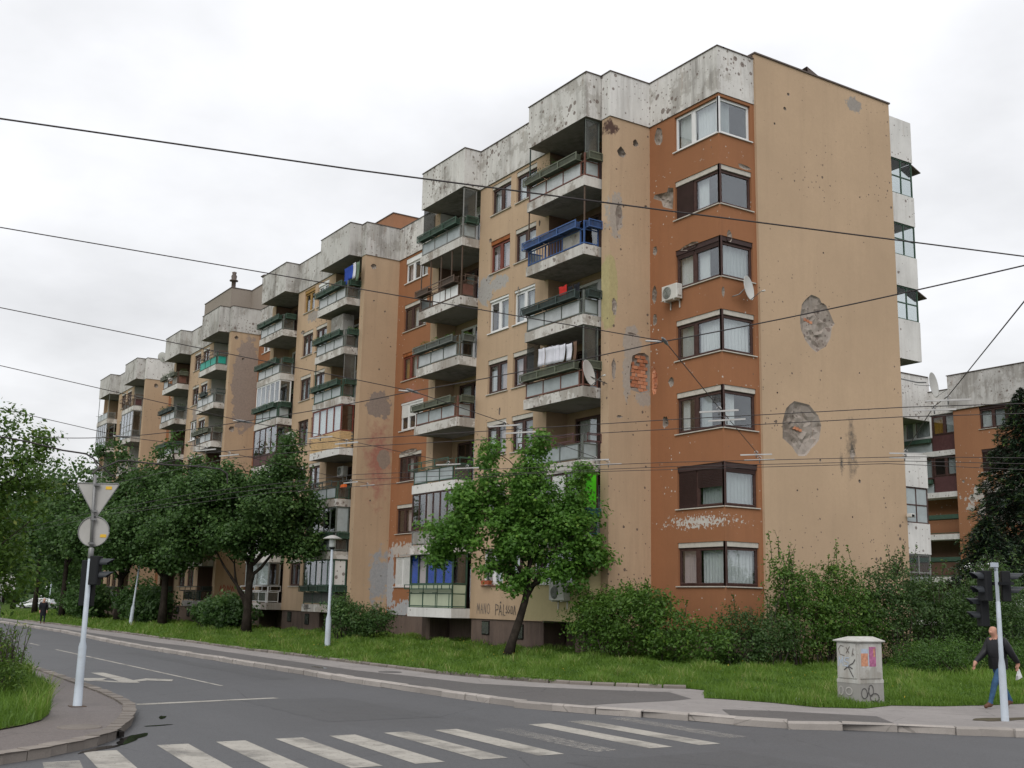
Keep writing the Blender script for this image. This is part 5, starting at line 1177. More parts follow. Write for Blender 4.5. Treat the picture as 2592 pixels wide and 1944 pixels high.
for i, (x, y, h, r, lb) in enumerate([(-99, 20.5, 13.5, 3.0, 'fourth street tree, behind the triangular sign'), (-113, 21, 15, 3.4, 'tall street tree at the far end of the apartment block'), (-128, 20, 14, 3.6, 'street tree beyond the block, above the walking man'), (-142, 24, 13, 4.0, 'leafy tree beyond the parked silver car'), (-160, 20, 12.5, 4.5, 'far rounded tree at the bend of the street'), (-165, 34, 12, 5, 'far tree behind the parked cars'), (-185, 24, 13, 5.5, 'distant tree closing the street on the left'), (-190, 44, 14, 6, 'distant tree behind the white car'), (-178, 10, 12, 5, 'distant tree at the left edge of the road'), (-205, 33, 15, 7, 'farthest tree, pale green, at the end of the street')]):
    far = i > 3; R_ = random.Random(i)
    lobes = [(0, 0, h*.55, r, r, h*.25), (0, 0, h*.8, r*.6, r*.6, h*.2)]+[(R_.uniform(-r, r)*.8, R_.uniform(-r, r)*.8, h*R_.uniform(.32, .75), r*.6, r*.6, h*.16) for _ in range(6)]
    tree('background_tree' if far else 'street_tree', lb, 'tree', (x, y, .15), [(0, 0, 0), (0, 0, h*.15), (.1, 0, h*.3), (0, 0, h*.5)], [(2, (r*.5, r*.4, h*.6)), (2, (-r*.5, -r*.4, h*.62))], lobes, 'clump', .30+.02*i, 460, 24, .5+.03*i, 'leaf_far' if far else 'leaf_dark', r0=.22, sub=10, group='trees at the far end of the street')
tree('overhanging_tree', 'leafy yellow-green tree leaning in from the left edge above the shrub', 'tree', (-27.5, 2.2, .15), [(0, 0, 0), (.1, .1, 1.2), (.1, .3, 2.4), (.2, .4, 3.4)],
     [(2, (1.0, 1.6, 4.2)), (2, (.4, 1.4, 5.2)), (3, (.2, .6, 6.0)), (1, (1.2, 1.6, 2.6))],
     [(.4, .7, 4.2, 1.6, 1.6, 1.5), (.5, 1.3, 3.1, 1.3, 1.3, 1.0), (.6, 1.5, 5.1, 1.1, 1.1, .9), (0, .5, 5.9, 1.2, 1.2, .9), (1.2, 2.2, 4.2, .8, .8, .7), (.9, 2.0, 2.4, .75, .75, .7), (.2, 1.0, 6.5, .45, .45, .5), (1.2, 2.5, 5.2, .3, .3, .3)],
     'oval', .115, 900, 22, .17, 'leaf_left', r0=.13, sub=70, limbr=.05)

def shrub(name, label, base, lobes, leaf, size, nc, per, cr, leafm, shoots=0, sh=(1., 2.), stems=14, group=None, box=None, spread=.7, shr=None):
    root = empty(name, base, 0, label, 'shrub', group); R_ = random.Random(int(abs(base[0]*17+base[1]*5)))
    C_, N_, T_, cc = clumps(lobes, nc, per, cr)
    if box is not None:
        C_[:, 0] = np.clip(C_[:, 0], box[0], box[1]); C_[:, 1] = np.clip(C_[:, 1], box[2], box[3]); 
    k = C_[:, 2] > .02; C_, N_, T_ = C_[k], N_[k], T_[k]
    mb = MB()
    for i in range(stems):
        q = Vector(cc[i % len(cc)]); p = Vector((q.x*.75+R_.uniform(-.2, .2), q.y*.75+R_.uniform(-.2, .2), 0)); mb.tube(branch_path(p, q, 0, 4, .06, R_), [.03, .025, .02, .013, .008], 5, caps=False)
    extra = []
    for i in range(shoots):
        l = lobes[R_.randrange(len(lobes))] if shr is None else shr[R_.randrange(len(shr))]; t = R_.uniform(0, 6.28); rr = R_.uniform(0, .9)
        p = Vector((l[0]+l[3]*rr*math.cos(t), l[1]+l[4]*rr*math.sin(t), l[2]+l[5]*.45)); h = R_.uniform(*sh); q = p+Vector((R_.uniform(-.25, .25)*h, R_.uniform(-.25, .25)*h, h))
        pth = branch_path(p, q, 0, 3, .04, R_); mb.tube(pth, [.012, .01, .007, .004], 4, caps=False)
        nn = int(26*h); ts = RNG.uniform(.0, 1.0, nn)
        P = np.array([tuple(p.lerp(q, float(t_))) for t_ in ts])+RNG.normal(0, .055, (nn, 3))*(1.4-ts[:, None]); extra.append(P)
    mb.build('stems', 'bark2', root)
    if extra:
        E_ = np.concatenate(extra); C_ = np.concatenate([C_, E_]); N_ = np.concatenate([N_, RNG.normal(0, .6, (len(E_), 3))+np.array([0, 0, .6])]); T_ = np.concatenate([T_, RNG.uniform(.5, 1, len(E_))])
    leaf_mesh('foliage', C_, N_, size, leaf, leafm, root, tone=T_, spread=spread)
    return root
shrub('bush', 'dense light green bush against the brown corner of the block', (-30.6, 24.6, .3), [(0, 0, 1.3, 1.5, 1.3, 1.1), (-1.9, 0, 1.2, 1.2, 1.1, 1.1), (1.6, .2, 1.1, 1.2, 1.1, 1.0), (-.8, .3, 2.0, 1.0, .9, .6), (1.0, -.2, 2.0, .9, .9, .6), (-2.6, .2, 1.9, .5, .6, .5), (3.1, .6, .7, .9, .8, .7)], 'oval', .115, 900, 24, .17, 'leaf_bush', 24, (.3, .7), 20)
shrub('bush', 'smaller ragged bush filling the gap at the foot of the end wall corner', (-27.1, 26.4, .3), [(0, 0, .8, 1.3, .9, .8), (.4, .8, 1.0, .9, .9, .8), (-.8, .4, 1.3, .7, .6, .6)], 'oval', .10, 320, 22, .16, 'leaf_bush2', 16, (.3, .8), 20)
shrub('bush', 'tall spiky bush with upright shoots in front of the bare end wall, left half', (-26.9, 29.6, .3), [(0, -.6, 1.5, 1.2, 1.6, 1.3), (.2, 1.2, 1.6, 1.2, 1.5, 1.4), (0, -1.2, 2.5, .7, .7, .9), (.2, .6, 2.7, .8, 1.2, .8), (0, -1.7, 3.2, .35, .35, .6)], 'oval', .105, 800, 24, .17, 'leaf_bush', 36, (.5, 1.2), 40)
shrub('bush', 'tall spiky bush with upright shoots in front of the bare end wall, right half', (-26.6, 33.4, .3), [(0, -1.2, 1.7, 1.2, 1.6, 1.4), (0, .8, 1.6, 1.2, 1.6, 1.3), (.3, 2.6, 1.4, 1.2, 1.4, 1.1), (0, -.2, 2.8, .8, 1.4, .8), (0, 1.9, 2.4, .8, 1.0, .7)], 'oval', .105, 820, 24, .17, 'leaf_bush2', 40, (.5, 1.1), 40)
shrub('flowering_bush', 'arching bush tipped with pale blossom beside the end wall', (-24.6, 36.6, .3), [(0, 0, 1.5, 1.5, 1.6, 1.3), (.6, 1.6, 1.4, 1.2, 1.2, 1.0), (-1.4, .8, 2.2, 1.2, 1.2, 1.0), (1.4, 2.3, 1.6, .8, .8, .5), (-2, 2.5, 2.6, 1.2, 1.2, 1.4)], 'oval', .11, 700, 22, .19, 'leaf_bush2', 30, (.5, 1.1), 26)
fb = shrub('blossom_spray', 'white blossom on the arching bush by the end wall', (-23.9, 37.4, 1.9), [(0, 0, .6, .9, .9, .4), (.6, 1.4, .3, .7, .7, .3), (-1.8, -.6, 1.9, .7, .7, .4), (.2, .8, -.4, .9, .9, .5)], 'oval', .05, 50, 9, .07, 'cur_w', 0, stems=1); fb['category'] = 'blossom'
shrub('hedge', 'long clipped hedge to the right of the cabinet, behind the walking man', (-22.8, 33.6, .25), [(0, -4.0, .55, .7, 1.2, .55), (-.1, -2.2, .6, .7, 1.3, .55), (0, 0, .6, .7, 1.3, .55), (0, 2.0, .6, .7, 1.3, .55), (.1, 4.0, .6, .7, 1.3, .55), (.2, 6, .6, .7, 1.3, .55), (.3, 8, .6, .7, 1.3, .55)], 'oval', .065, 1500, 24, .15, 'leaf_hedge', 0, (.1, .3), 40)
shrub('bush', 'round dark bush between the lamp and the patched pier', (-48.9, 22.9, .3), [(0, 0, .9, 1.1, 1.1, .9), (-.4, -.4, 1.5, .7, .7, .6), (.7, .9, 1.0, .8, .8, .7)], 'oval', .12, 380, 22, .17, 'leaf_dark', 14, (.2, .5), 14)
shrub('bush', 'low dark bush behind the trunk of the nearest street tree', (-66.8, 22.9, .3), [(0, 0, 1.0, 2.0, 1.3, 1.0), (1.6, .3, 1.1, 1.3, 1.1, .9), (-1.7, 0, 1.0, 1.3, 1.2, .9)], 'clump', .2, 300, 20, .22, 'leaf_dark', 10, (.2, .5), 10)
shrub('bush', 'dark bush in the shade by the leaning white post', (-80, 22.4, .3), [(0, 0, 1.2, 2.4, 1.6, 1.3), (-3, 0, 1.5, 2.4, 1.6, 1.5)], 'clump', .24, 300, 20, .26, 'leaf_dark', 8, (.2, .6), 10)
shrub('bush', 'bushy undergrowth under the trees behind the signal post', (-93, 21.4, .3), [(0, 0, 1.3, 2.6, 1.6, 1.4), (-4, .5, 1.5, 2.6, 1.6, 1.6), (-9, 1, 1.3, 2.8, 1.8, 1.4)], 'clump', .27, 400, 20, .30, 'leaf_dark', 8, (.2, .6), 10)
shrub('bush', 'feathery shrub with long thin twigs at the left edge of the near pavement', (-24.3, 3.55, .15), [(0, 0, .5, .7, .5, .45), (-1.0, .1, .6, .9, .6, .55), (.3, .6, .6, .4, .3, .3), (-2.2, .3, .7, 1.0, .6, .6), (-1.4, .7, .5, .9, .4, .4), (-.7, -.1, 1.15, .8, .5, .7), (-2.0, -.2, 1.6, 1.0, .6, .8)], 'lance', .10, 760, 20, .14, 'leaf_left', 80, (.3, .75), 40, spread=.9)
shrub('bush', 'young green bushes beyond the hedge on the right edge', (-22, 44.5, .3), [(0, 0, 1.2, 1.5, 1.8, 1.1), (0, 3, 1.4, 1.5, 1.8, 1.2), (-3, 1, 1.2, 1.5, 1.8, 1.0)], 'oval', .14, 420, 20, .22, 'leaf_bush', 20, (.3, .8), 16)
# spruce on the right
def spruce(label, base, h, r, n=46, z0=1.2):
    root = empty('spruce_tree', base, 0, label, 'tree'); mb = MB(); mb.tube([(0, 0, 0), (0, 0, h*.5), (0, 0, h)], [.2, .13, .02], 8)
    Cs, Ns, As, Ts = [], [], [], []; R_ = random.Random(int(h*10))
    for i in range(n*7):
        z = z0+(h-z0)*(i/(n*7))**.95; rr = r*(1-(z-z0)/(h-z0))**.75*R_.uniform(.72, 1.12)+.12; a = i*2.399+R_.uniform(-.3, .3)
        d = Vector((math.cos(a), math.sin(a), 0)); droop = -.28*rr; q = Vector((0, 0, z))+d*rr+Vector((0, 0, droop)); p = Vector((0, 0, z))
        mb.tube([p, p.lerp(q, .55)+Vector((0, 0, .06*rr)), q], [.03, .018, .005], 4, caps=False)
        m = max(10, int(rr*46)); t = np.sqrt(RNG.uniform(.03, 1, m)); side = Vector((-d.y, d.x, 0))
        w = RNG.uniform(-1, 1, m)*.34*rr*(1.15-t)+RNG.normal(0, .03, m)
        P = np.array(p)[None]+(np.array(q)-np.array(p))[None]*t[:, None]+np.array(side)[None]*w[:, None]; P[:, 2] += .06*rr*np.sin(t*3.14)-abs(w)*.3+RNG.normal(0, .04, m)-RNG.uniform(0, .14, m)
        Cs.append(P); Ns.append(np.tile(np.array([0, 0, 1.]), (m, 1))); As.append(np.array(d)[None]*1.+np.array(side)[None]*np.sign(w)[:, None]*.8+np.array([[0, 0, -.25]])); Ts.append((t > .9)*.9+RNG.uniform(0, .35, m))
    mb.build('trunk', 'bark', root)
    C_ = np.concatenate(Cs); leaf_mesh('crown', C_, np.concatenate(Ns), .24, 'lance', 'needle', root, tone=np.concatenate(Ts), spread=.5, along=np.concatenate(As)); return root
spruce('large dark spruce at the right edge, in front of the orange-brown block', (-34.9, 54.3, .3), 13.6, 4.9, 80)
spruce('shorter dark spruce just left of the large one, behind the signal', (-32.6, 47.4, .3), 6.4, 3.2, 50, .4)
shrub('bush', 'dark evergreen mass below the spruces behind the signal head', (-29.2, 45.5, .3), [(0, 0, 1.5, 2.2, 2.2, 1.6), (-2.5, 2, 1.9, 2.2, 2.2, 1.9), (1.5, 3.5, 1.6, 2.2, 2.2, 1.7), (-4.5, 3.2, 1.8, 2, 2, 1.9)], 'oval', .13, 900, 20, .22, 'needle', 10, (.3, .7), 16)
mb = MB(); mb.box((-35, 58, .2), (-20, 58.4, 1.3)); mb.box((-35, 57.9, 1.3), (-20, 58.5, 1.42)); tag(mb.build('garden_wall', 'par_clean'), 'low pale wall seen under the spruce on the right', 'wall')
o = bpy.context  # distant mass of trees closing the view at ground level
C_, N_, T_, cc = clumps([(-240, y, 4, 10, 12, 5) for y in range(-40, 130, 12)]+[(-232, y, 1.5, 6, 10, 2.5) for y in range(-40, 130, 14)]+[(-150+k*14, 105, 5, 9, 6, 6) for k in range(12)], 2600, 14, 1.3)
tag(leaf_mesh('far_wood', C_, N_, 1.1, 'clump', 'leaf_far', tone=T_), 'low far-off mass of trees closing the end of the street', 'wood', None, 'stuff')

# plants in planter boxes
def plants(label, x0, x1, y, z, h, mat='leaf_bush', n=26, side=None):
    P = []; m = int(n*abs(x1-x0)*6); X_ = RNG.uniform(x0, x1, m); hh = h*(.35+.65*np.abs(np.sin(X_*3.1)*np.sin(X_*1.3+1)))
    C_ = np.stack([X_, y+RNG.normal(0, .07, m), z+RNG.uniform(-.1, 1, m)**1.0*hh], 1)
    if side:
        m2 = m//4; C2 = np.stack([side[0]+RNG.normal(0, .05, m2), RNG.uniform(side[1], side[2], m2), z+RNG.uniform(-.05, 1, m2)*h*.6], 1); C_ = np.concatenate([C_, C2])
    tag(leaf_mesh('balcony_plant', C_, np.tile(np.array([0, 0, .6]), (len(C_), 1)), .085, 'lance', mat, spread=.9), label, 'plant', 'plants in the balcony planters')
def pp(m, c, k, lab, h=.35, f=(0, 1), mat='leaf_bush', n=26, side=True):
    xr, yf = (AC if c == 'A' else BC)(m); b = BK[k]; x0, x1 = xr-3.95+3.6*f[0], xr-3.95+3.6*f[1]
    plants(lab, x0, x1, yf-.08, b+1.33, h, mat, n, (xr+.06, yf+.15, yf+.7) if side else None)
pp(0, 'A', 6, 'scrawny tall herbs in the mossy planters of the top balcony nearest the corner', .62, (.1, .62), 'leaf_bush2', 20, False)
pp(0, 'B', 4, 'thick bright green plants along the grey planters below the derelict balcony', .32)
pp(0, 'A', 3, 'thin moss and grass under the white laundry', .16, (.2, 1), 'leaf_bush', 16, False)
pp(1, 'A', 5, 'spreading green plants at the left end of the green planters beside the red cloth', .28, (0, .55), 'leaf_bush', 30)
pp(1, 'B', 4, 'dark foliage over the green planters under the white-framed glazing', .2, (.3, 1), 'leaf_dark', 26)
pp(1, 'A', 1, 'dark grass on the planter behind the lamp head', .25, (.6, 1), 'leaf_dark', 26)
pp(2, 'A', 4, 'wild plants hanging on the mossy balcony of the third stair', .6, (0, .8), 'leaf_bush2', 30)
pp(2, 'B', 6, 'overgrown plants on the rusty top balcony of the third stair', .5, (0, .8), 'leaf_bush2', 30)
pp(2, 'B', 5, 'dark plants on the balcony left of the third stair windows', .45, (0, .7), 'leaf_bush2', 30)

# ------------------------------------------------------------------ signal poles, lamps, cabinet
RI = Vector((.5403, .8415, 0)); FW = Vector((-.8415, .5403, 0))
def signal_head(parent, c, d, n, top, hoods=.2, r=.085, dist=.14, name='signal_head', sp=.2):
    """c: centre of the body (x, y) relative, d: direction the lights face"""
    d = Vector(d).normalized(); s = Vector((-d.y, d.x, 0)); h = n*sp+.06
    m = MB(); lo = []; hi = []
    w, t = .13, .085
    P = [(-t, -w), (t*.8, -w), (t, -w+.03), (t, w-.03), (t*.8, w), (-t, w)]
    lo = [tuple(Vector(c)+d*a+s*b+Vector((0, 0, top-h))) for a, b in P]; hi = [tuple(Vector(c)+d*a+s*b+Vector((0, 0, top))) for a, b in P]
    m.hull(lo, hi); body = m.build(name, 'black', parent, (0, 0, 0), bevel=.012)
    for i in range(n):
        z = top-.13-i*sp; o = Vector(c)+d*t+Vector((0, 0, z)); m = MB(); k = 12; L = hoods
        a0, a1 = -.35, math.pi+.35; R1, R2 = [], []
        for q in range(k+1):
            a = a0+(a1-a0)*q/k; e = s*math.cos(a)*r+Vector((0, 0, 1))*math.sin(a)*r; cut = .55+.45*max(0, math.sin(a))
            R1.append((o+e, o+e*.97+d*L*cut, o+e*.88+d*L*cut, o+e*.9))
        for q in range(k):
            A_, B_ = R1[q], R1[q+1]
            for u in range(3): m.face([A_[u], B_[u], B_[u+1], A_[u+1]], sm=True)
        m.build('visor', 'visor', body)
        m = MB(); pts = [o+d*.006+s*math.cos(6.283*q/14)*r*.85+Vector((0, 0, 1))*math.sin(6.283*q/14)*r*.85 for q in range(14)]; m.face(pts); m.build('lens', 'black', body)
    return body
T1 = empty('traffic_light', (-22.97, 5.19, .12), 0, 'pale signal pole on the near left pavement with two signs seen from behind', 'traffic light')
mb = MB(); mb.lathe([(.10, -.02), (.085, .0), (.078, .5), (.074, 1.1), (.05, 1.2), (.046, 2.78), (.0, 2.8)], 16); mb.build('pole', 'polewh', T1)
mb = MB(); mb.tube([(0, 0, 2.7), (.0, -.03, 3.6), (0, -.05, 4.36)], .03, 10); mb.lathe([(.04, 2.74), (.055, 2.76), (.055, 2.94), (.04, 2.96)], 12, c=(0, 0, 0)); mb.build('upper_pipe', 'metal', T1)
mb = MB(); mb.box((-.14, -.14, -.004), (.14, .14, .012)); mb.tube([(-.1, -.02, .01), (-.08, 0, .16)], .008, 5); mb.build('base_plate', 'pl_rust', T1)
def plate(name, pts, z, off, mat, par, th=.012):
    m = MB(); f = [RI*a+FW*off+Vector((0, 0, z+b)) for a, b in pts]; g_ = [p+FW*th for p in f]; m.hull(f, g_); return m.build(name, mat, par)
tri = [(-.40, 4.25), (-.385, 4.265), (.405, 4.265), (.42, 4.25), (.025, 3.60), (-.005, 3.60)]
tsn = plate('warning_sign', [(a-.0, b) for a, b in tri], -.06, .05, 'signback', T1)
m = MB()
rim = [RI*a+FW*.045+Vector((0, 0, b-.06)) for a, b in tri]; m.tube(rim+[rim[0]], .011, 6); m.build('rim', 'metal', tsn)
rd = plate('round_sign', [(.30*math.cos(t*6.283/28)+.0, 3.27+.29*math.sin(t*6.283/28)) for t in range(28)], 0, .05, 'signback', T1)
m = MB(); m.tube([RI*.30*math.cos(t*6.283/28)+FW*.045+Vector((0, 0, 3.27+.29*math.sin(t*6.283/28))) for t in range(29)], .011, 6); m.build('rim', 'metal', rd)
for (a, z, par) in ((.16, 4.09, tsn), (.13, 3.16, rd)):
    plate('sticker', [(a, z), (a+.12, z), (a+.12, z+.06), (a, z+.06)], 0, .043, 'sticker', par, .004)
m = MB()
for z in (4.17, 3.66, 3.5, 3.04): m.box((-.05, -.06, z-.02), (.05, .04, z+.02))
m.build('clamp', 'metal', T1)
hd = signal_head(T1, (.075, .10, 0), RI, 2, 2.80, sp=.245, hoods=.26)
hd2 = signal_head(T1, (-.14, .03, 0), FW, 3, 2.72, sp=.27)
T2 = empty('traffic_light', (-14.06, 20.65, .12), 0, 'pale signal pole at the right edge with several dark hooded heads', 'traffic light')
mb = MB(); mb.lathe([(.085, -.02), (.075, 0), (.07, .9), (.066, 1.05), (.047, 1.2), (.044, 2.28), (.034, 2.30)], 16); mb.build('pole', 'polewh', T2)
mb = MB(); mb.box((-.025, -.025, 2.25), (.025, .025, 3.0)); mb.tube([(0, 0, 2.9), (-.02, -.05, 3.05)], .03, 8); mb.box((-.055, -.10, 2.97), (.04, .03, 3.06)); mb.build('upper_pipe', 'polewh', T2)
def DR(a, b): return (RI*a+FW*b)
signal_head(T2, DR(-.20, .12), (-RI*.95-FW*.35), 2, 2.90, sp=.27, hoods=.27, r=.095)
signal_head(T2, DR(.22, .12), (RI*.97-FW*.25), 2, 2.90, sp=.27, hoods=.27, r=.095)
signal_head(T2, DR(-.16, .38), (-RI), 2, 2.40, sp=.27, hoods=.24, r=.09)
mb = MB(); mb.box((-.3, .0, 2.62), (.3, .12, 2.68)); mb.build('bracket', 'black', T2)

def lamp(label, base, h, lean=(0, 0), head=True):
    r = empty('street_lamp', base, 0, label, 'street lamp'); m = MB(); L = lambda z: (lean[0]*z/h, lean[1]*z/h, z)
    m.tube([L(-.05), L(.0), L(h*.26), L(h*.30), L(h*.9)], [.13, .12, .115, .065, .05], 12); m.build('pole', 'polewh', r)
    if head:
        m = MB(); c = L(h*.9); m.lathe([(.06, -.04), (.11, .0), (.12, .06)], 14, c=c); m.build('collar', 'black', r)
        m = MB(); m.lathe([(.11, .06), (.14, .08), (.14, .38), (.12, .42)], 16, c=c); m.build('lamp_glass', 'lampw', r)
        m = MB(); m.lathe([(.40, .40), (.41, .42), (.20, .52), (.08, .56), (.0, .57)], 20, c=c); m.lathe([(.0, .405), (.40, .40)], 20, c=c); m.build('lamp_shade', 'signback', r)
    return r
lamp('pale street lamp with flat disc shade beside the round dark bush', (-44.92, 19.97, .2), 4.55)
r = lamp('leaning pale lamp post among the dark trees', (-77.1, 20.3, .2), 4.6, (-.12, .35), False)
rb = empty('road_sign', (-47.7, 7.6, .12), 0, 'grey back of a rectangular road sign half hidden by the left tree', 'road sign')
mb = MB(); mb.tube([(0, 0, 0), (0, 0, 2.75)], .05, 8); mb.build('pole', 'metal', rb)
mb = MB(); f = [RI*a+Vector((0, 0, b))-FW*.06 for a, b in ((-.05, 2.1), (.55, 2.1), (.55, 2.75), (-.05, 2.75))]; mb.hull(f, [p+FW*.02 for p in f]); mb.build('sign_plate', 'signback', rb)

# cabinet
CX0, CX1, CY0, CY1 = -18.22, -17.6, 20.62, 21.44
cb_ = empty('utility_cabinet', (-17.9, 21.0, .13), 0, 'graffitied grey street cabinet with torn posters on a concrete base', 'utility cabinet'); CO = (-17.9, 21.0, .13)
mb = MB(); mb.box((CX0, CY0, .05), (CX1, CY1, .58)); mb.build('base', 'cabbase', cb_, CO)
mb = MB(); mb.box((CX0+.01, CY0+.01, .583), (CX1-.01, CY1-.01, 1.49)); mb.box((CX0-.005, CY0-.005, .583), (CX1+.005, CY1+.005, .66)); mb.build('body', 'cabinet', cb_, CO)
mb = MB(); mb.box((CX0+.05, CY0-.008, .69), (CX1-.05, CY0+.012, 1.45)); mb.build('door', 'cabinet', cb_, CO)
mb = MB(); mb.box((CX1-.012, CY0+.05, .69), (CX1+.008, CY1-.05, 1.45)); dr = mb.build('door', 'cabinet', cb_, CO)
mb = MB(); x0, x1, y0, y1 = CX0-.05, CX1+.05, CY0-.05, CY1+.05; zc = 1.49; zr = 1.60; xm = (x0+x1)/2
for f in ([(x0, y0, zc), (x1, y0, zc), (x1-.1, y0+.02, zr), (x0+.2, y0+.12, zr)],): pass
lo = [(x0, y0, zc), (x1, y0, zc), (x1, y1, zc), (x0, y1, zc)]; md = [(a, b, zc+.025) for a, b, _ in lo]; hi = [(xm-.06, y0+.16, zr), (xm+.06, y0+.16, zr), (xm+.06, y1-.05, zr), (xm-.06, y1-.05, zr)]
mb.hull(lo, md); mb.hull(md, hi); mb.build('cap', 'cabinet', cb_, CO)
cx = Plane('x', CX1); cy = Plane('y', CY0)
for (a0, a1, z0, z1, mt) in ((20.72, 20.95, 1.24, 1.34, 'post3'), (20.71, 20.93, .96, 1.24, 'post1'), (20.98, 21.2, .95, 1.38, 'post2'), (20.85, 20.97, .98, 1.2, 'post3'), (20.74, 20.81, .93, .975, 'paper'), (20.88, 20.94, .93, .975, 'paper'), (21.12, 21.17, 1.16, 1.34, 'post1')):
    m = MB(); cx.box(m, a0, a1, z0, z1, -.0125+(-.003 if mt == 'post1' else 0), -.0085); m.build('poster', mt, dr, CO)
def wob(l): return l
strokes('graffiti', cy, CX0+.06, .72, .2, [[(.9, 2.3), (.3, 2.4), (.1, 3.0), (.4, 3.4), (.8, 3.3)], [(1.2, 2.6), (1.7, 3.3)], [(1.6, 2.6), (1.2, 3.2)], [(2.0, 2.3), (2.2, 3.1)], [(2.3, 2.4), (2.1, 2.6)]], .018, 'paint_g', cb_, CO, d=-.014)
strokes('graffiti', cy, CX0+.05, .95, .2, [[(.1, 0), (.2, 1), (.45, .3), (.7, 1), (.75, 0)], [(1.6, .9), (1.1, .9), (1.0, .55), (1.5, .4), (1.4, 0), (.95, .05)]], .022, 'post3', cb_, CO, d=-.014)
strokes('graffiti', cy, CX0+.16, .72, .2, [[(1.6, 0), (.9, 1.1)], [(.35, .75), (.95, 1.15), (1.5, .9)], [(1.1, 1.25), (1.6, 1.5), (1.9, 1.9)]], .024, 'paint_k', cb_, CO, d=-.015)
def loop_(cx_, cy_, rx, ry, n=14): return [(cx_+rx*math.cos(6.283*k/n), cy_+ry*math.sin(6.283*k/n)) for k in range(n+1)]
strokes('graffiti', cx, CY0+.06, .18, .1, [loop_(1.0, 1.9, .95, 1.1), loop_(3.2, 2.5, .8, 1.2), loop_(4.3, .95, 1.5, .9), [(1.8, 1.2), (2.6, 3.0)]], .02, 'paint_k', cb_, CO, d=-.006)
strokes('graffiti', cy, CX0+.04, .33, .1, [loop_(.7, .8, .6, .9), loop_(3.0, .8, .9, .8)], .025, 'paint_w', cb_, CO, d=-.006)
tag(cb_)

# ------------------------------------------------------------------ overhead wires
def wire(name, label, pts, r=.011, mat='wire', sag=.0, group=None, parent=None):
    P = []
    for a, b in zip(pts, pts[1:]):
        a, b = Vector(a), Vector(b); k = 8
        for i in range(k): t = i/k; v = a.lerp(b, t); v.z -= sag*4*t*(1-t); P.append(v)
    P.append(Vector(pts[-1])); m = MB(); m.tube(P, r, 6); o = m.build(name, mat, parent)
    return tag(o, label, 'wire' if label else None, group)
wire('overhead_wire', 'thick topmost black cable crossing the whole picture above the balconies', [(-14.4, -1.2, 7.62), (-12.45, 5.6, 7.5), (-11.29, 9.79, 7.5), (-9.0, 17.8, 7.5)], .0115)
TW = {'a': [(-90, 7.5), (-40, 7.6), (-26.95, 8.55), (-22.3, 10.33), (-15.91, 13.77), (-12.4, 15.91), (-10.94, 17.09), (-8, 21), (-7, 40)], 'b': [(-90, 8.3), (-41, 8.4), (-27.56, 9.34), (-23.42, 10.86), (-16.8, 14.53), (-13.03, 16.71), (-11.51, 17.97), (-8.8, 21.6), (-7.7, 40)],
      'c': [(-90, 11.3), (-50, 11.3), (-37.42, 11.8), (-28.72, 13.36), (-20.8, 17.98), (-16.51, 21.2), (-14.96, 23.24), (-13.6, 27), (-13, 50)], 'd': [(-90, 12.1), (-50, 12.1), (-36.9, 12.6), (-29.97, 13.95), (-21.46, 18.56), (-17.0, 21.83), (-15.57, 24.18), (-14.3, 27.8), (-13.8, 50)], 'e': [(-50, 12.3), (-36, 13.6), (-25, 16.9), (-17.6, 21.9), (-16.1, 25.5), (-15, 50)]}
TL = {'a': 'uppermost trolleybus contact wire of the near pair', 'b': 'lower trolleybus contact wire of the near pair', 'c': 'upper trolleybus contact wire of the far pair', 'd': 'lower trolleybus contact wire of the far pair', 'e': 'lone extra trolley wire closest to the building'}
for k, v in TW.items(): wire('trolley_wire', TL[k], [(x, y, 5.6) for x, y in v], .0075, group='trolleybus wires')
J1, J2, J3, J4 = (-11.5, 9.84, 5.72), (-16.8, 8.8, 5.68), (-21.96, 7.7, 5.68), (-25.07, 6.11, 5.56)
wire('span_wire', 'long backbone wire linking the four span joints', [(-26.0, 4.4, 5.5), J4, J3, J2, J1, (-6.77, 10.74, 5.8), (-5.5, 11, 5.82)], .009, sag=.03)
spans = [('span wire from upper left down to the joint beside the corner bay', (-14.9, 0, 6.66), J1, [(-15, 14.1), (-15.64, 14.9), (-18.87, 18.88), (-19.51, 19.63)]), ('span wire from the left edge to the joint above the white ground floor window', (-17.5, .5, 6.38), J2, [(-18.99, 12.04), (-19.56, 12.79), (-22.16, 16.71), (-22.66, 17.5)]),
         ('span wire crossing the grey patched pier to its joint', (-21.2, 1.2, 6.3), J3, [(-23.05, 9.84), (-23.5, 10.67), (-25.46, 14.45), (-25.82, 15.23)]), ('lowest span wire at the left, above the treetops', (-24.8, 1.2, 6.2), J4, [(-26.95, 8.55), (-27.56, 9.34), (-31.5, 14.5), (-32, 15.3)]), ('span wire descending from the right edge across the rear block', (-3, 6.5, 5.2), (-6.4, 10.2, 5.3), [(-11.77, 16.25), (-12.51, 16.87), (-16.52, 21.19), (-17.03, 21.8)])]
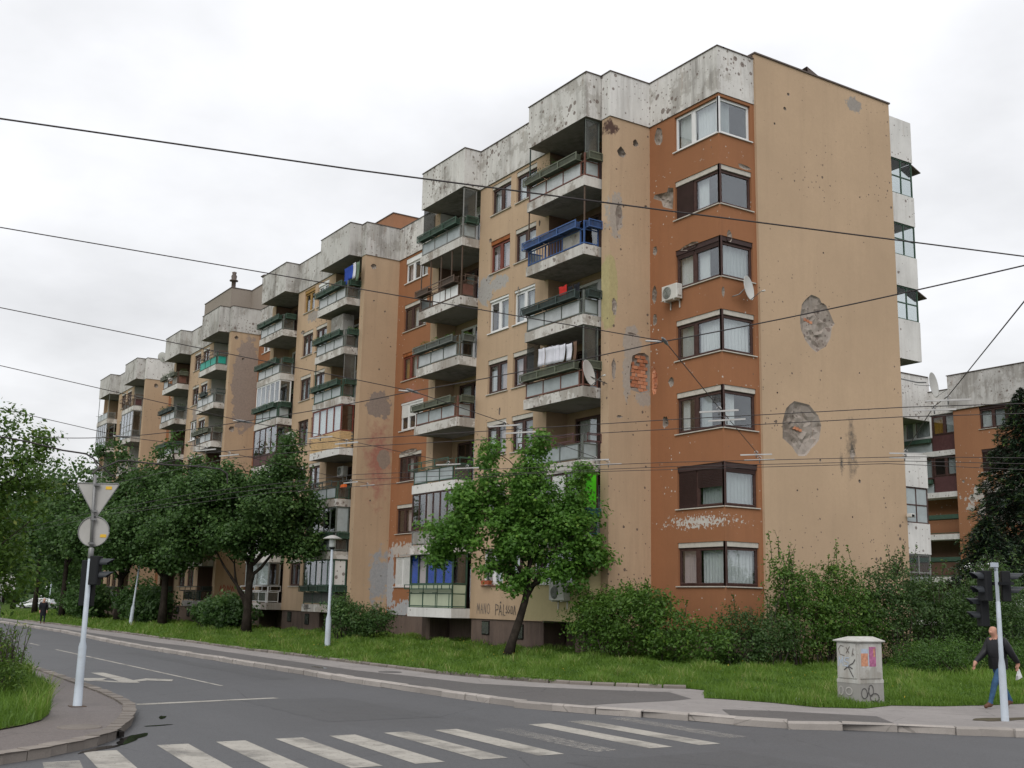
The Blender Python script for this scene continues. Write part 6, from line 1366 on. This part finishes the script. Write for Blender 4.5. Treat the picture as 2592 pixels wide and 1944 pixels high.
for n_, (lb, s0, J, hs_) in enumerate(spans):
    rt = empty('span_wire', J, 0, lb, 'wire', 'span wires carrying the trolley wires')
    o_ = J
    def sub(name, mb_, mat): return mb_.build(name, mat, rt, o_)
    m = MB(); pts = [s0, J]+[(x, y, 5.74) for x, y in hs_]; P = [Vector(p) for p in pts]; m.tube(P, .0075, 6); sub('cable', m, 'wire')
    if n_ < 4: m = MB(); d = (Vector(pts[2])-Vector(J)).normalized(); m.tube([Vector(J)-d*.22, Vector(J)-d*.1, Vector(J)+d*.1, Vector(J)+d*.25], [.012, .024, .024, .010], 8); sub('joint', m, 'metal')
    if n_ < 4: m = MB(); e = Vector((-.85, -.5, 0)); m.tube([Vector(J)+e*.05, Vector(J)+e*.28+Vector((0, 0, .03))], .013, 6); sub('insulator', m, 'insul')
    for i, (x, y) in enumerate(hs_):
        key = 'abcd'[i] if n_ != 3 else 'abcd'[i]; w_ = TW[key]; best = min(range(len(w_)-1), key=lambda q: (Vector(w_[q]).lerp(Vector(w_[q+1]), .5)-Vector((x, y))).length if True else 0)
        dr_ = (Vector(w_[best+1])-Vector(w_[best])).normalized(); dv = Vector((dr_.x, dr_.y, 0)); c = Vector((x, y, 5.66))
        m = MB(); a, b = c-dv*.36, c+dv*.36; sd_ = Vector((-dv.y, dv.x, 0))*.012
        m.hull([a-sd_, b-sd_, b+sd_, a+sd_], [p+Vector((0, 0, .03)) for p in (a-sd_, b-sd_, b+sd_, a+sd_)]); sub('hanger_bar', m, 'insul')
        m = MB(); m.tube([c+Vector((0, 0, .03))+dv*.045*math.cos(q*.6)+Vector((0, 0, .05*math.sin(q*.6)+.02)) for q in range(0, 6)], .008, 6); sub('hanger_loop', m, 'insul')
        m = MB(); m.tube([(x, y, 5.60), (x, y, 5.72)], .012, 6); sub('clamp', m, 'metal')
CBL = {'A': [(-24.0, 3.3, 5.2), (-24.0, 3.67, 5.18), (-24.0, 4.04, 5.14), (-24.0, 4.7, 5.03), (-24.0, 5.15, 5.0), (-24.0, 5.32, 4.91), (-23.9, 5.34, 4.81), (-23.4, 5.29, 4.67), (-23.0, 5.09, 4.5)], 'B': [(-23.0, 5.09, 4.5), (-23.6, 5.3, 4.64), (-24.0, 5.62, 4.8), (-24.0, 5.81, 4.91), (-24.0, 6.01, 4.93), (-24.0, 6.45, 4.91), (-24.0, 6.9, 4.91), (-24.0, 7.51, 4.93), (-24.0, 7.95, 4.91), (-24.0, 8.12, 4.82), (-24.0, 8.14, 4.6)], 'C': [(-24.0, 5.31, 4.92), (-24.0, 5.45, 4.79), (-24.0, 5.63, 4.65), (-24.0, 5.79, 4.54)]}
wire('signal_cable', 'thick black cable sagging to the top of the left signal pole', CBL['A'], .018)
wire('signal_cable', 'black cable running right from the top of the left signal pole', CBL['B'], .016)
wire('signal_cable', 'short black cable loop beside the triangular sign', CBL['C'], .014)

# ------------------------------------------------------------------ things on the walls
def ac_unit(label, c, w=.85, h=.58, d=.30, axis='y', face='acw'):
    r = empty('air_conditioner', c, 0, label, 'air conditioner', 'outdoor air conditioning units')
    m = MB(); m.box((-w/2, -d, -h/2), (w/2, 0, h/2)); b = m.build('casing', face, r, bevel=.02)
    m = MB(); m.lathe([(0, -d-.012), (.05, -d-.02), (.2, -d-.012), (.235, -d-.004), (.24, -d+.01)], 22, c=(-.12, 0, 0), axis='y'); m.build('fan_grille', 'pl_grey', r)
    m = MB()
    for k in range(5): m.tube([(-.12+.045*(k+1)*math.cos(6.283*q/20), -d-.022, .045*(k+1)*math.sin(6.283*q/20)) for q in range(21)], .004, 4)
    m.build('grille_rings', 'acw', r)
    m = MB(); m.box((w/2, -d*.8, -h*.3), (w/2+.04, -d*.3, h*.1)); m.build('valve_cover', 'acw', r)
    m = MB()
    for x in (-w*.3, w*.3): m.box((x-.02, -d, -h/2-.04), (x+.02, .02, -h/2)); m.box((x-.02, -.01, -h/2-.3), (x+.02, .02, -h/2))
    m.build('bracket', 'acw', r); return r
ac_unit('air conditioner under the third bay window down, on the brown wall', (-31.5, 27.46, 13.76))
ac_unit('air conditioner on the pale yellow ground floor extension', (-34.72, 24.72, 2.6), .95, .6)
ac_unit('air conditioner behind the treetop on the second stair', (-64.8, 25.85, 11.8), .85, .6)
ac_unit('air conditioner on the wall above the balcony with the orange box', (-58.6, 26.6, 9.25), .8, .55)
def dish(label, c, nrm, r=.48, feet=None, back=None):
    rt = empty('satellite_dish', c, 0, label, 'satellite dish', 'satellite dishes'); n = Vector(nrm).normalized(); up = Vector((0, 0, 1)); s_ = n.cross(up).normalized(); t_ = s_.cross(n)
    m = MB(); rings = []; K = 24
    for side, off in ((1, 0), (0, -.012)):
        for i, f in enumerate((0, .35, .7, .95, 1.0)):
            i0 = len(m.v)
            for q in range(K):
                a = 6.283*q/K; p = s_*math.cos(a)*r*f*.92+t_*math.sin(a)*r*f+n*((f*f-1)*.16*r+off); m.v.append(tuple(p))
            rings.append(i0)
    for g0 in (0, 5):
        for i in range(4):
            for q in range(K): w_ = (q+1) % K; m.f.append((rings[g0+i]+q, rings[g0+i]+w_, rings[g0+i+1]+w_, rings[g0+i+1]+q)); m.mi.append(0); m.sm.append(True)
    for q in range(K): w_ = (q+1) % K; m.f.append((rings[4]+q, rings[4]+w_, rings[9]+w_, rings[9]+q)); m.mi.append(0); m.sm.append(False)
    m.build('reflector', 'dish', rt)
    m = MB(); tip = n*r*1.15-t_*r*.55; m.tube([-t_*r*.98, tip*.9, tip], [.014, .012, .012], 6); m.build('feed_arm', 'metal', rt)
    m = MB(); m.tube([tip-n*.06, tip+n*.05], [.035, .03], 8); m.build('receiver', 'acw', rt)
    b = Vector(back) if back else -n*.35
    m = MB(); m.tube([-n*.16*r, -n*.16*r-n*.12, b*.6+Vector((0, 0, -.05)), b], .02, 6); m.build('mount', 'metal', rt)
dish('large pale satellite dish on the balcony with the white laundry', (-32.95, 24.55, 10.58), (.87, .43, .2), .50, back=(-.1, .9, -.3))
dish('satellite dish seen nearly edge-on at the corner bay', (-28.66, 28.5, 13.52), (.93, .37, .12), .46, back=(-.3, -.55, -.35))
dish('very large satellite dish on the roof edge of the rear block', (-45.9, 62, 16.6), (.954, .287, .1), .85, back=(-1.2, -.4, .15))
wire('antenna_pole', 'long grey tube carrying the very large dish on the rear block', [(-50.2, 62.3, 18.0), (-47.15, 62, 16.95), (-46.5, 62, 16.85)], .05, 'metal')
dish('small dark dish on the farthest parapet by the roof edge', (-99.9, 27.2, 23.0), (-.8, .5, .3), .45, back=(.1, .3, -.4))
sc_ = empty('security_camera', (-28.93, 37.0, 5.82), 0, 'small white security camera at the right edge of the bare end wall', 'camera')
mb = MB(); mb.tube([(0, 0, 0), (.12, 0, .0)], .03, 6); mb.build('bracket', 'acw', sc_); mb = MB(); mb.box((.06, -.1, -.06), (.28, .16, .08)); mb.build('housing', 'acw', sc_, bevel=.02); mb = MB(); mb.box((.282, -.06, -.04), (.286, .1, .05)); mb.build('lens', 'black', sc_)

def cloth(label, items, y, mat_default='white'):
    r = empty('laundry', (items[0][0], y, items[0][2]), 0, label, 'laundry', 'laundry hung on the balconies'); o_ = (items[0][0], y, items[0][2])
    R_ = random.Random(int(abs(items[0][0])*7))
    m = MB(); xs = [i[0] for i in items]+[i[1] for i in items]; m.tube([(min(xs)-.3, y, items[0][2]+.02), (max(xs)+.3, y, items[-1][2]-.02)], .006, 4); m.build('line', 'wire', r, o_)
    for (x0, x1, zt_, zb, mt) in items:
        m = MB(); nx, nz = 6, 5; i0 = len(m.v); ph = R_.uniform(0, 6)
        for j in range(nz+1):
            for i in range(nx+1):
                u, v_ = i/nx, j/nz; m.v.append((x0+(x1-x0)*(u+.04*math.sin(v_*3+ph)*(v_)), y+.035*math.sin(u*9+ph)*(.3+v_)+.02*math.sin(v_*4), zt_+(zb-zt_)*v_-.02*math.sin(u*3.14)))
        for j in range(nz):
            for i in range(nx): a = i0+j*(nx+1)+i; m.f.append((a, a+1, a+nx+2, a+nx+1)); m.mi.append(0); m.sm.append(True)
        ob = m.build('cloth', mt, r, o_); md = ob.modifiers.new('thick', 'SOLIDIFY'); md.thickness = .006
cloth('row of five white cloths drying above the mossy balcony', [(-36.9, -36.48, 12.22, 11.5, 'white'), (-36.45, -35.92, 12.2, 11.48, 'white'), (-35.9, -35.5, 12.17, 11.46, 'white'), (-35.48, -35.05, 12.13, 11.45, 'white'), (-35.02, -34.62, 12.08, 11.42, 'white'), (-34.55, -34.3, 12.1, 11.3, 'loggia_dk')], 24.95)
cloth('red shirt and dark clothes drying over the dark green planters', [(-35.9, -35.35, 14.62, 13.95, 'red'), (-35.3, -34.95, 14.5, 14.0, 'coat'), (-34.9, -34.5, 14.5, 14.05, 'coat')], 25.2)
cloth('blue, white and green washing on the top balcony of the second stair', [(-57.1, -56.5, 20.5, 19.5, 'bluecl'), (-56.45, -56.0, 20.5, 19.7, 'bluecl'), (-55.98, -55.62, 20.55, 19.65, 'white'), (-55.58, -55.1, 20.5, 19.4, 'greencl')], 25.3)
cloth('red cloth hung above the planted balcony of the second stair', [(-58.75, -58.15, 17.85, 17.0, 'red')], 25.5)
mb = MB(); mb.hull([(-57.0, 25.3, 16.0), (-58.6, 25.3, 16.0), (-58.6, 26.0, 16.0), (-57.0, 26.0, 16.0)], [(-57.0, 25.3, 17.9), (-58.6, 25.3, 17.9), (-58.6, 26.0, 17.9), (-57.0, 26.0, 17.9)]); tag(mb.build('cupboard', 'conc', None, bevel=.02), 'grey cupboard on the planted balcony behind the red cloth', 'cupboard')
pot = empty('flower_trough', (-41.45, 25.55, 2.92), 0, 'terracotta flower trough on the ground floor sill above the scrawled wall', 'flower pot')
mb = MB(); mb.hull([(-.28, -.08, 0), (.28, -.08, 0), (.28, .08, 0), (-.28, .08, 0)], [(-.32, -.1, .17), (.32, -.1, .17), (.32, .1, .17), (-.32, .1, .17)]); mb.build('trough', 'terra', pot); mb = MB(); mb.box((-.27, -.07, .165), (.27, .07, .18)); mb.build('earth', 'bark', pot)
mb = MB(); mb.hull([(-55.75, 25.05, 8.0), (-55.25, 25.05, 8.0), (-55.25, 25.25, 8.0), (-55.75, 25.25, 8.0)], [(-55.75, 25.05, 8.18), (-55.25, 25.05, 8.18), (-55.25, 25.25, 8.18), (-55.75, 25.25, 8.18)]); tag(mb.build('storage_box', simple('orange_plastic', (.62, .12, .02), .5), None, bevel=.03), 'orange box on a railing of the second stair', 'box')

# ------------------------------------------------------------------ people
def person(label, base, heading, J, bones, hair=None, s=1.0):
    """J: joints (x forward, y left, z up) with radii; one skin grown over the connected skeleton"""
    names = list(J); idx = {n: i for i, n in enumerate(names)}
    me = bpy.data.meshes.new('body'); me.from_pydata([tuple(c*s for c in J[n][:3]) for n in names], [(idx[a], idx[b]) for a, b, _ in bones], [])
    ob = bpy.data.objects.new('body', me); COL.objects.link(ob)
    md = ob.modifiers.new('skin', 'SKIN'); md.use_smooth_shade = True; md.branch_smoothing = .3
    for i, n in enumerate(names):
        v = me.skin_vertices[0].data[i]; r = J[n][3]; v.radius = (r[0]*s, r[1]*s) if isinstance(r, tuple) else (r*s, r*s); v.use_root = (n == 'pelvis')
    sb = ob.modifiers.new('sub', 'SUBSURF'); sb.levels = 2; sb.render_levels = 2
    dg = bpy.context.evaluated_depsgraph_get(); m2 = bpy.data.meshes.new_from_object(ob.evaluated_get(dg)); bpy.data.objects.remove(ob)
    mats = []
    for _, _, m in bones:
        if m not in mats: mats.append(m)
    m2.materials.clear()
    for m in mats: m2.materials.append(MT[m])
    segs = [(Vector(J[a][:3])*s, Vector(J[b][:3])*s, mats.index(m)) for a, b, m in bones]
    for p in m2.polygons:
        c = p.center; best = 9; bi = 0
        for a, b, i in segs:
            d = b-a; t = max(0, min(1, (c-a).dot(d)/max(d.length_squared, 1e-9))); q = (c-(a+d*t)).length
            if q < best: best, bi = q, i
        p.material_index = bi; p.use_smooth = True
    root = empty('person', base, heading, label, 'person'); o = bpy.data.objects.new('body', m2); COL.objects.link(o); o.parent = root
    return root
def skel(top, leg, shoe, stride=.45, arms=((.0, .1), (.0, -.1)), jacket=1.12, hand='skin', back=.05):
    J = {'pelvis': (0, 0, .92, (.125*jacket, .155*jacket)), 'belly': (.01, 0, 1.06, (.15*jacket, .175*jacket)), 'chest': (.02, 0, 1.30, (.13*jacket, .20*jacket)), 'neckb': (.04, 0, 1.45, (.09, .10)), 'neck': (.065, 0, 1.505, .062), 'jaw': (.105, 0, 1.555, (.072, .062)), 'head': (.10, 0, 1.635, (.098, .08)), 'crown': (.085, 0, 1.705, (.075, .064)), 'nose': (.20, 0, 1.585, .013)}
    B_ = [('pelvis', 'belly', top), ('belly', 'chest', top), ('chest', 'neckb', top), ('neckb', 'neck', 'skin'), ('neck', 'jaw', 'skin'), ('jaw', 'head', 'skin'), ('head', 'crown', 'skin'), ('jaw', 'nose', 'skin')]
    for sd_, y in (('l', 1), ('r', -1)):
        f = stride if sd_ == 'l' else -stride
        kx = f*.5+.05; kz = .5; ax = f; az = .09 if f > 0 else .13
        J['hip'+sd_] = (0, .09*y, .88, .105); J['knee'+sd_] = (kx, .10*y, kz, .068); J['calf'+sd_] = (kx*.55+ax*.45-.01, .10*y, .32, .06); J['ank'+sd_] = (ax, .10*y, az, .045); J['heel'+sd_] = (ax-.05, .10*y, az-.045, .038); J['toe'+sd_] = (ax+.17, .11*y, .045 if f > 0 else .03, (.03, .045))
        B_ += [('pelvis', 'hip'+sd_, leg), ('hip'+sd_, 'knee'+sd_, leg), ('knee'+sd_, 'calf'+sd_, leg), ('calf'+sd_, 'ank'+sd_, leg), ('ank'+sd_, 'heel'+sd_, shoe), ('ank'+sd_, 'toe'+sd_, shoe)]
        ex, hx = arms[0] if sd_ == 'l' else arms[1]
        J['sh'+sd_] = (.01, .19*y, 1.41, .08*jacket); J['el'+sd_] = (ex, .25*y, 1.14, .062*jacket); J['wr'+sd_] = (hx, .23*y, .90+abs(hx)*.12, .042*jacket); J['palm'+sd_] = (hx+.03, .23*y, .83+abs(hx)*.14, (.022, .038))
        B_ += [('chest', 'sh'+sd_, top), ('sh'+sd_, 'el'+sd_, top), ('el'+sd_, 'wr'+sd_, top), ('wr'+sd_, 'palm'+sd_, hand)]
        for q in range(4):
            fy = .23*y+(q-1.5)*.018; L = (.07, .08, .075, .06)[q]; k1, k2 = f'f{q}a{sd_}', f'f{q}b{sd_}'
            J[k1] = (hx+.045, fy, .80+abs(hx)*.14-L*.3, .0095); J[k2] = (hx+.06, fy, .80+abs(hx)*.14-L, .008); B_ += [('palm'+sd_, k1, hand), (k1, k2, hand)]
        J['th'+sd_] = (hx+.075, .23*y-.03*y, .80+abs(hx)*.14, .010); B_ += [('palm'+sd_, 'th'+sd_, hand)]
    return J, B_
J, B_ = skel('leather', 'jeans', 'shoe', .42, ((-.12, -.34), (.12, .42)), 1.34)
pr_ = person('bald man in a black leather jacket and jeans striding past the right signal pole', (-15.95, 23.30, .12), math.radians(-98), J, B_, s=1.04)
mb = MB(); E_ = [math.cos(6.283*q/14) for q in range(14)]; S_ = [math.sin(6.283*q/14) for q in range(14)]
for z0_, z1_, a0_, a1_ in ((.84, .95, .165, .175), (.95, 1.08, .175, .18)): mb.hull([(.0+a0_*c_, .215*s_*a0_/.165, z0_) for c_, s_ in zip(E_, S_)], [(.01+a1_*c_, .215*s_*a1_/.165, z1_) for c_, s_ in zip(E_, S_)])
mb.build('jacket_hem', 'leather', pr_)
mb = MB(); mb.hull([(-.40, .22, .66), (-.28, .20, .61), (-.24, .25, .70), (-.31, .26, .86)], [(-.38, .30, .68), (-.27, .29, .63), (-.25, .3, .72), (-.33, .28, .85)]); pb_ = mb.build('paper_bag', 'paper'); pb_.matrix_world = pr_.matrix_basis.copy(); tag(pb_, 'crumpled white bag in the hand of the man in the leather jacket', 'bag')
mb = MB(); mb.lathe([(.0, 0), (.085, .0), (.092, -.05), (.08, -.10)], 14, c=(.03, 0, 1.73))
J, B_ = skel('coat', 'trous', 'shoe', .16, ((.0, .06), (.03, .12)), 1.25)
J['pelvis'] = (0, 0, .93, (.17, .19)); 
pl_ = person('elderly man in a long dark coat walking towards us on the far left pavement', (-84.1, 16.2, .12), math.radians(-8), J, B_)
mb = MB(); mb.lathe([(.19, .30), (.20, .55), (.17, .8)], 14, c=(0, 0, .25)); mb.build('coat_skirt', 'coat', pl_)
mb = MB(); mb.lathe([(.088, -.02), (.098, .05), (.08, .11), (.0, .135)], 12, c=(.03, 0, 1.65)); mb.build('hair', 'paint_w', pl_)

# ------------------------------------------------------------------ cars far down the street
def car(label, base, rz, paint, estate=True):
    r = empty('parked_car', base, rz, label, 'car', 'cars parked at the far end of the street')
    prof = [(-2.1, .35), (-2.15, .75), (-2.0, 1.0), (-1.85, 1.42), (-.9, 1.5), (.3, 1.46), (1.0, 1.0), (1.9, .85), (2.15, .6), (2.15, .33)] if estate else [(-2.0, .35), (-2.05, .85), (-1.5, 1.0), (-.9, 1.4), (.2, 1.4), (.9, 1.0), (1.8, .85), (2.05, .6), (2.05, .33)]
    m = MB(); top = [p for p in prof]; wd = lambda z: .84 if z < 1.05 else .66
    m.hull([(x, -wd(z), z) for x, z in top], [(x, wd(z), z) for x, z in top]); m.build('body', paint, r, bevel=.04)
    for sd_ in (-1, 1):
        for (a, b, c, d) in ((-1.75, -.95, -1.62, -.95), (-.87, -.1, -.87, -.1), (-.02, .8, -.02, .35)):
            m = MB(); m.hull([(a, sd_*.86, 1.02), (b, sd_*.86, 1.02), (d, sd_*.70, 1.38), (c, sd_*.70, 1.38)], [(a, sd_*.82, 1.02), (b, sd_*.82, 1.02), (d, sd_*.66, 1.38), (c, sd_*.66, 1.38)]); m.build('window', 'cargl', r)
    for x in (-1.35, 1.35):
        for y in (-.80, .80):
            m = MB(); m.lathe([(0, -.1), (.3, -.1), (.33, -.05), (.33, .05), (.3, .1), (0, .1)], 18, c=(x, y, .33), axis='y'); w = m.build('wheel', 'tyre', r)
            m = MB(); m.lathe([(0, -.11), (.19, -.11), (.2, -.1)], 14, c=(x, y+(.0 if y < 0 else .22), .33), axis='y'); m.build('rim', 'metal', w)
    m = MB(); m.box((-2.17, -.8, .7), (-2.12, -.55, .92)); m.build('tail_light', 'redlamp', r); m = MB(); m.box((-2.17, .55, .7), (-2.12, .8, .92)); m.build('tail_light', 'redlamp', r)
    m = MB(); m.box((2.1, -.78, .62), (2.18, -.5, .76)); m.build('headlight', 'lampw', r); m = MB(); m.box((2.1, .5, .62), (2.18, .78, .76)); m.build('headlight', 'lampw', r)
car('silver estate car parked beyond the walking man', (-151.5, 28.3, .1), math.radians(-122), 'carsil')
car('white car half hidden behind the shrubs at the end of the street', (-149.6, 31.6, .1), math.radians(-125), 'carwh', False)
car('second silver car parked behind the white one', (-153.2, 34.6, .1), math.radians(-122), 'carsil', False)
mb = MB(); mb.tube([(-152, 29.8, 0), (-152, 29.9, 3.6)], [.09, .06], 8); tag(mb.build('bollard_post', 'polewh'), 'thin pale post standing behind the parked silver car', 'post')
# litter
mb = MB(); mb.hull([(-18.6, 19.6, .17), (-18.45, 19.62, .17), (-18.47, 19.72, .17), (-18.6, 19.7, .17)], [(-18.58, 19.6, .25), (-18.47, 19.63, .24), (-18.49, 19.7, .23), (-18.6, 19.68, .24)]); tag(mb.build('litter', 'paper'), 'crumpled pale litter in the grass left of the cabinet foot', 'litter')
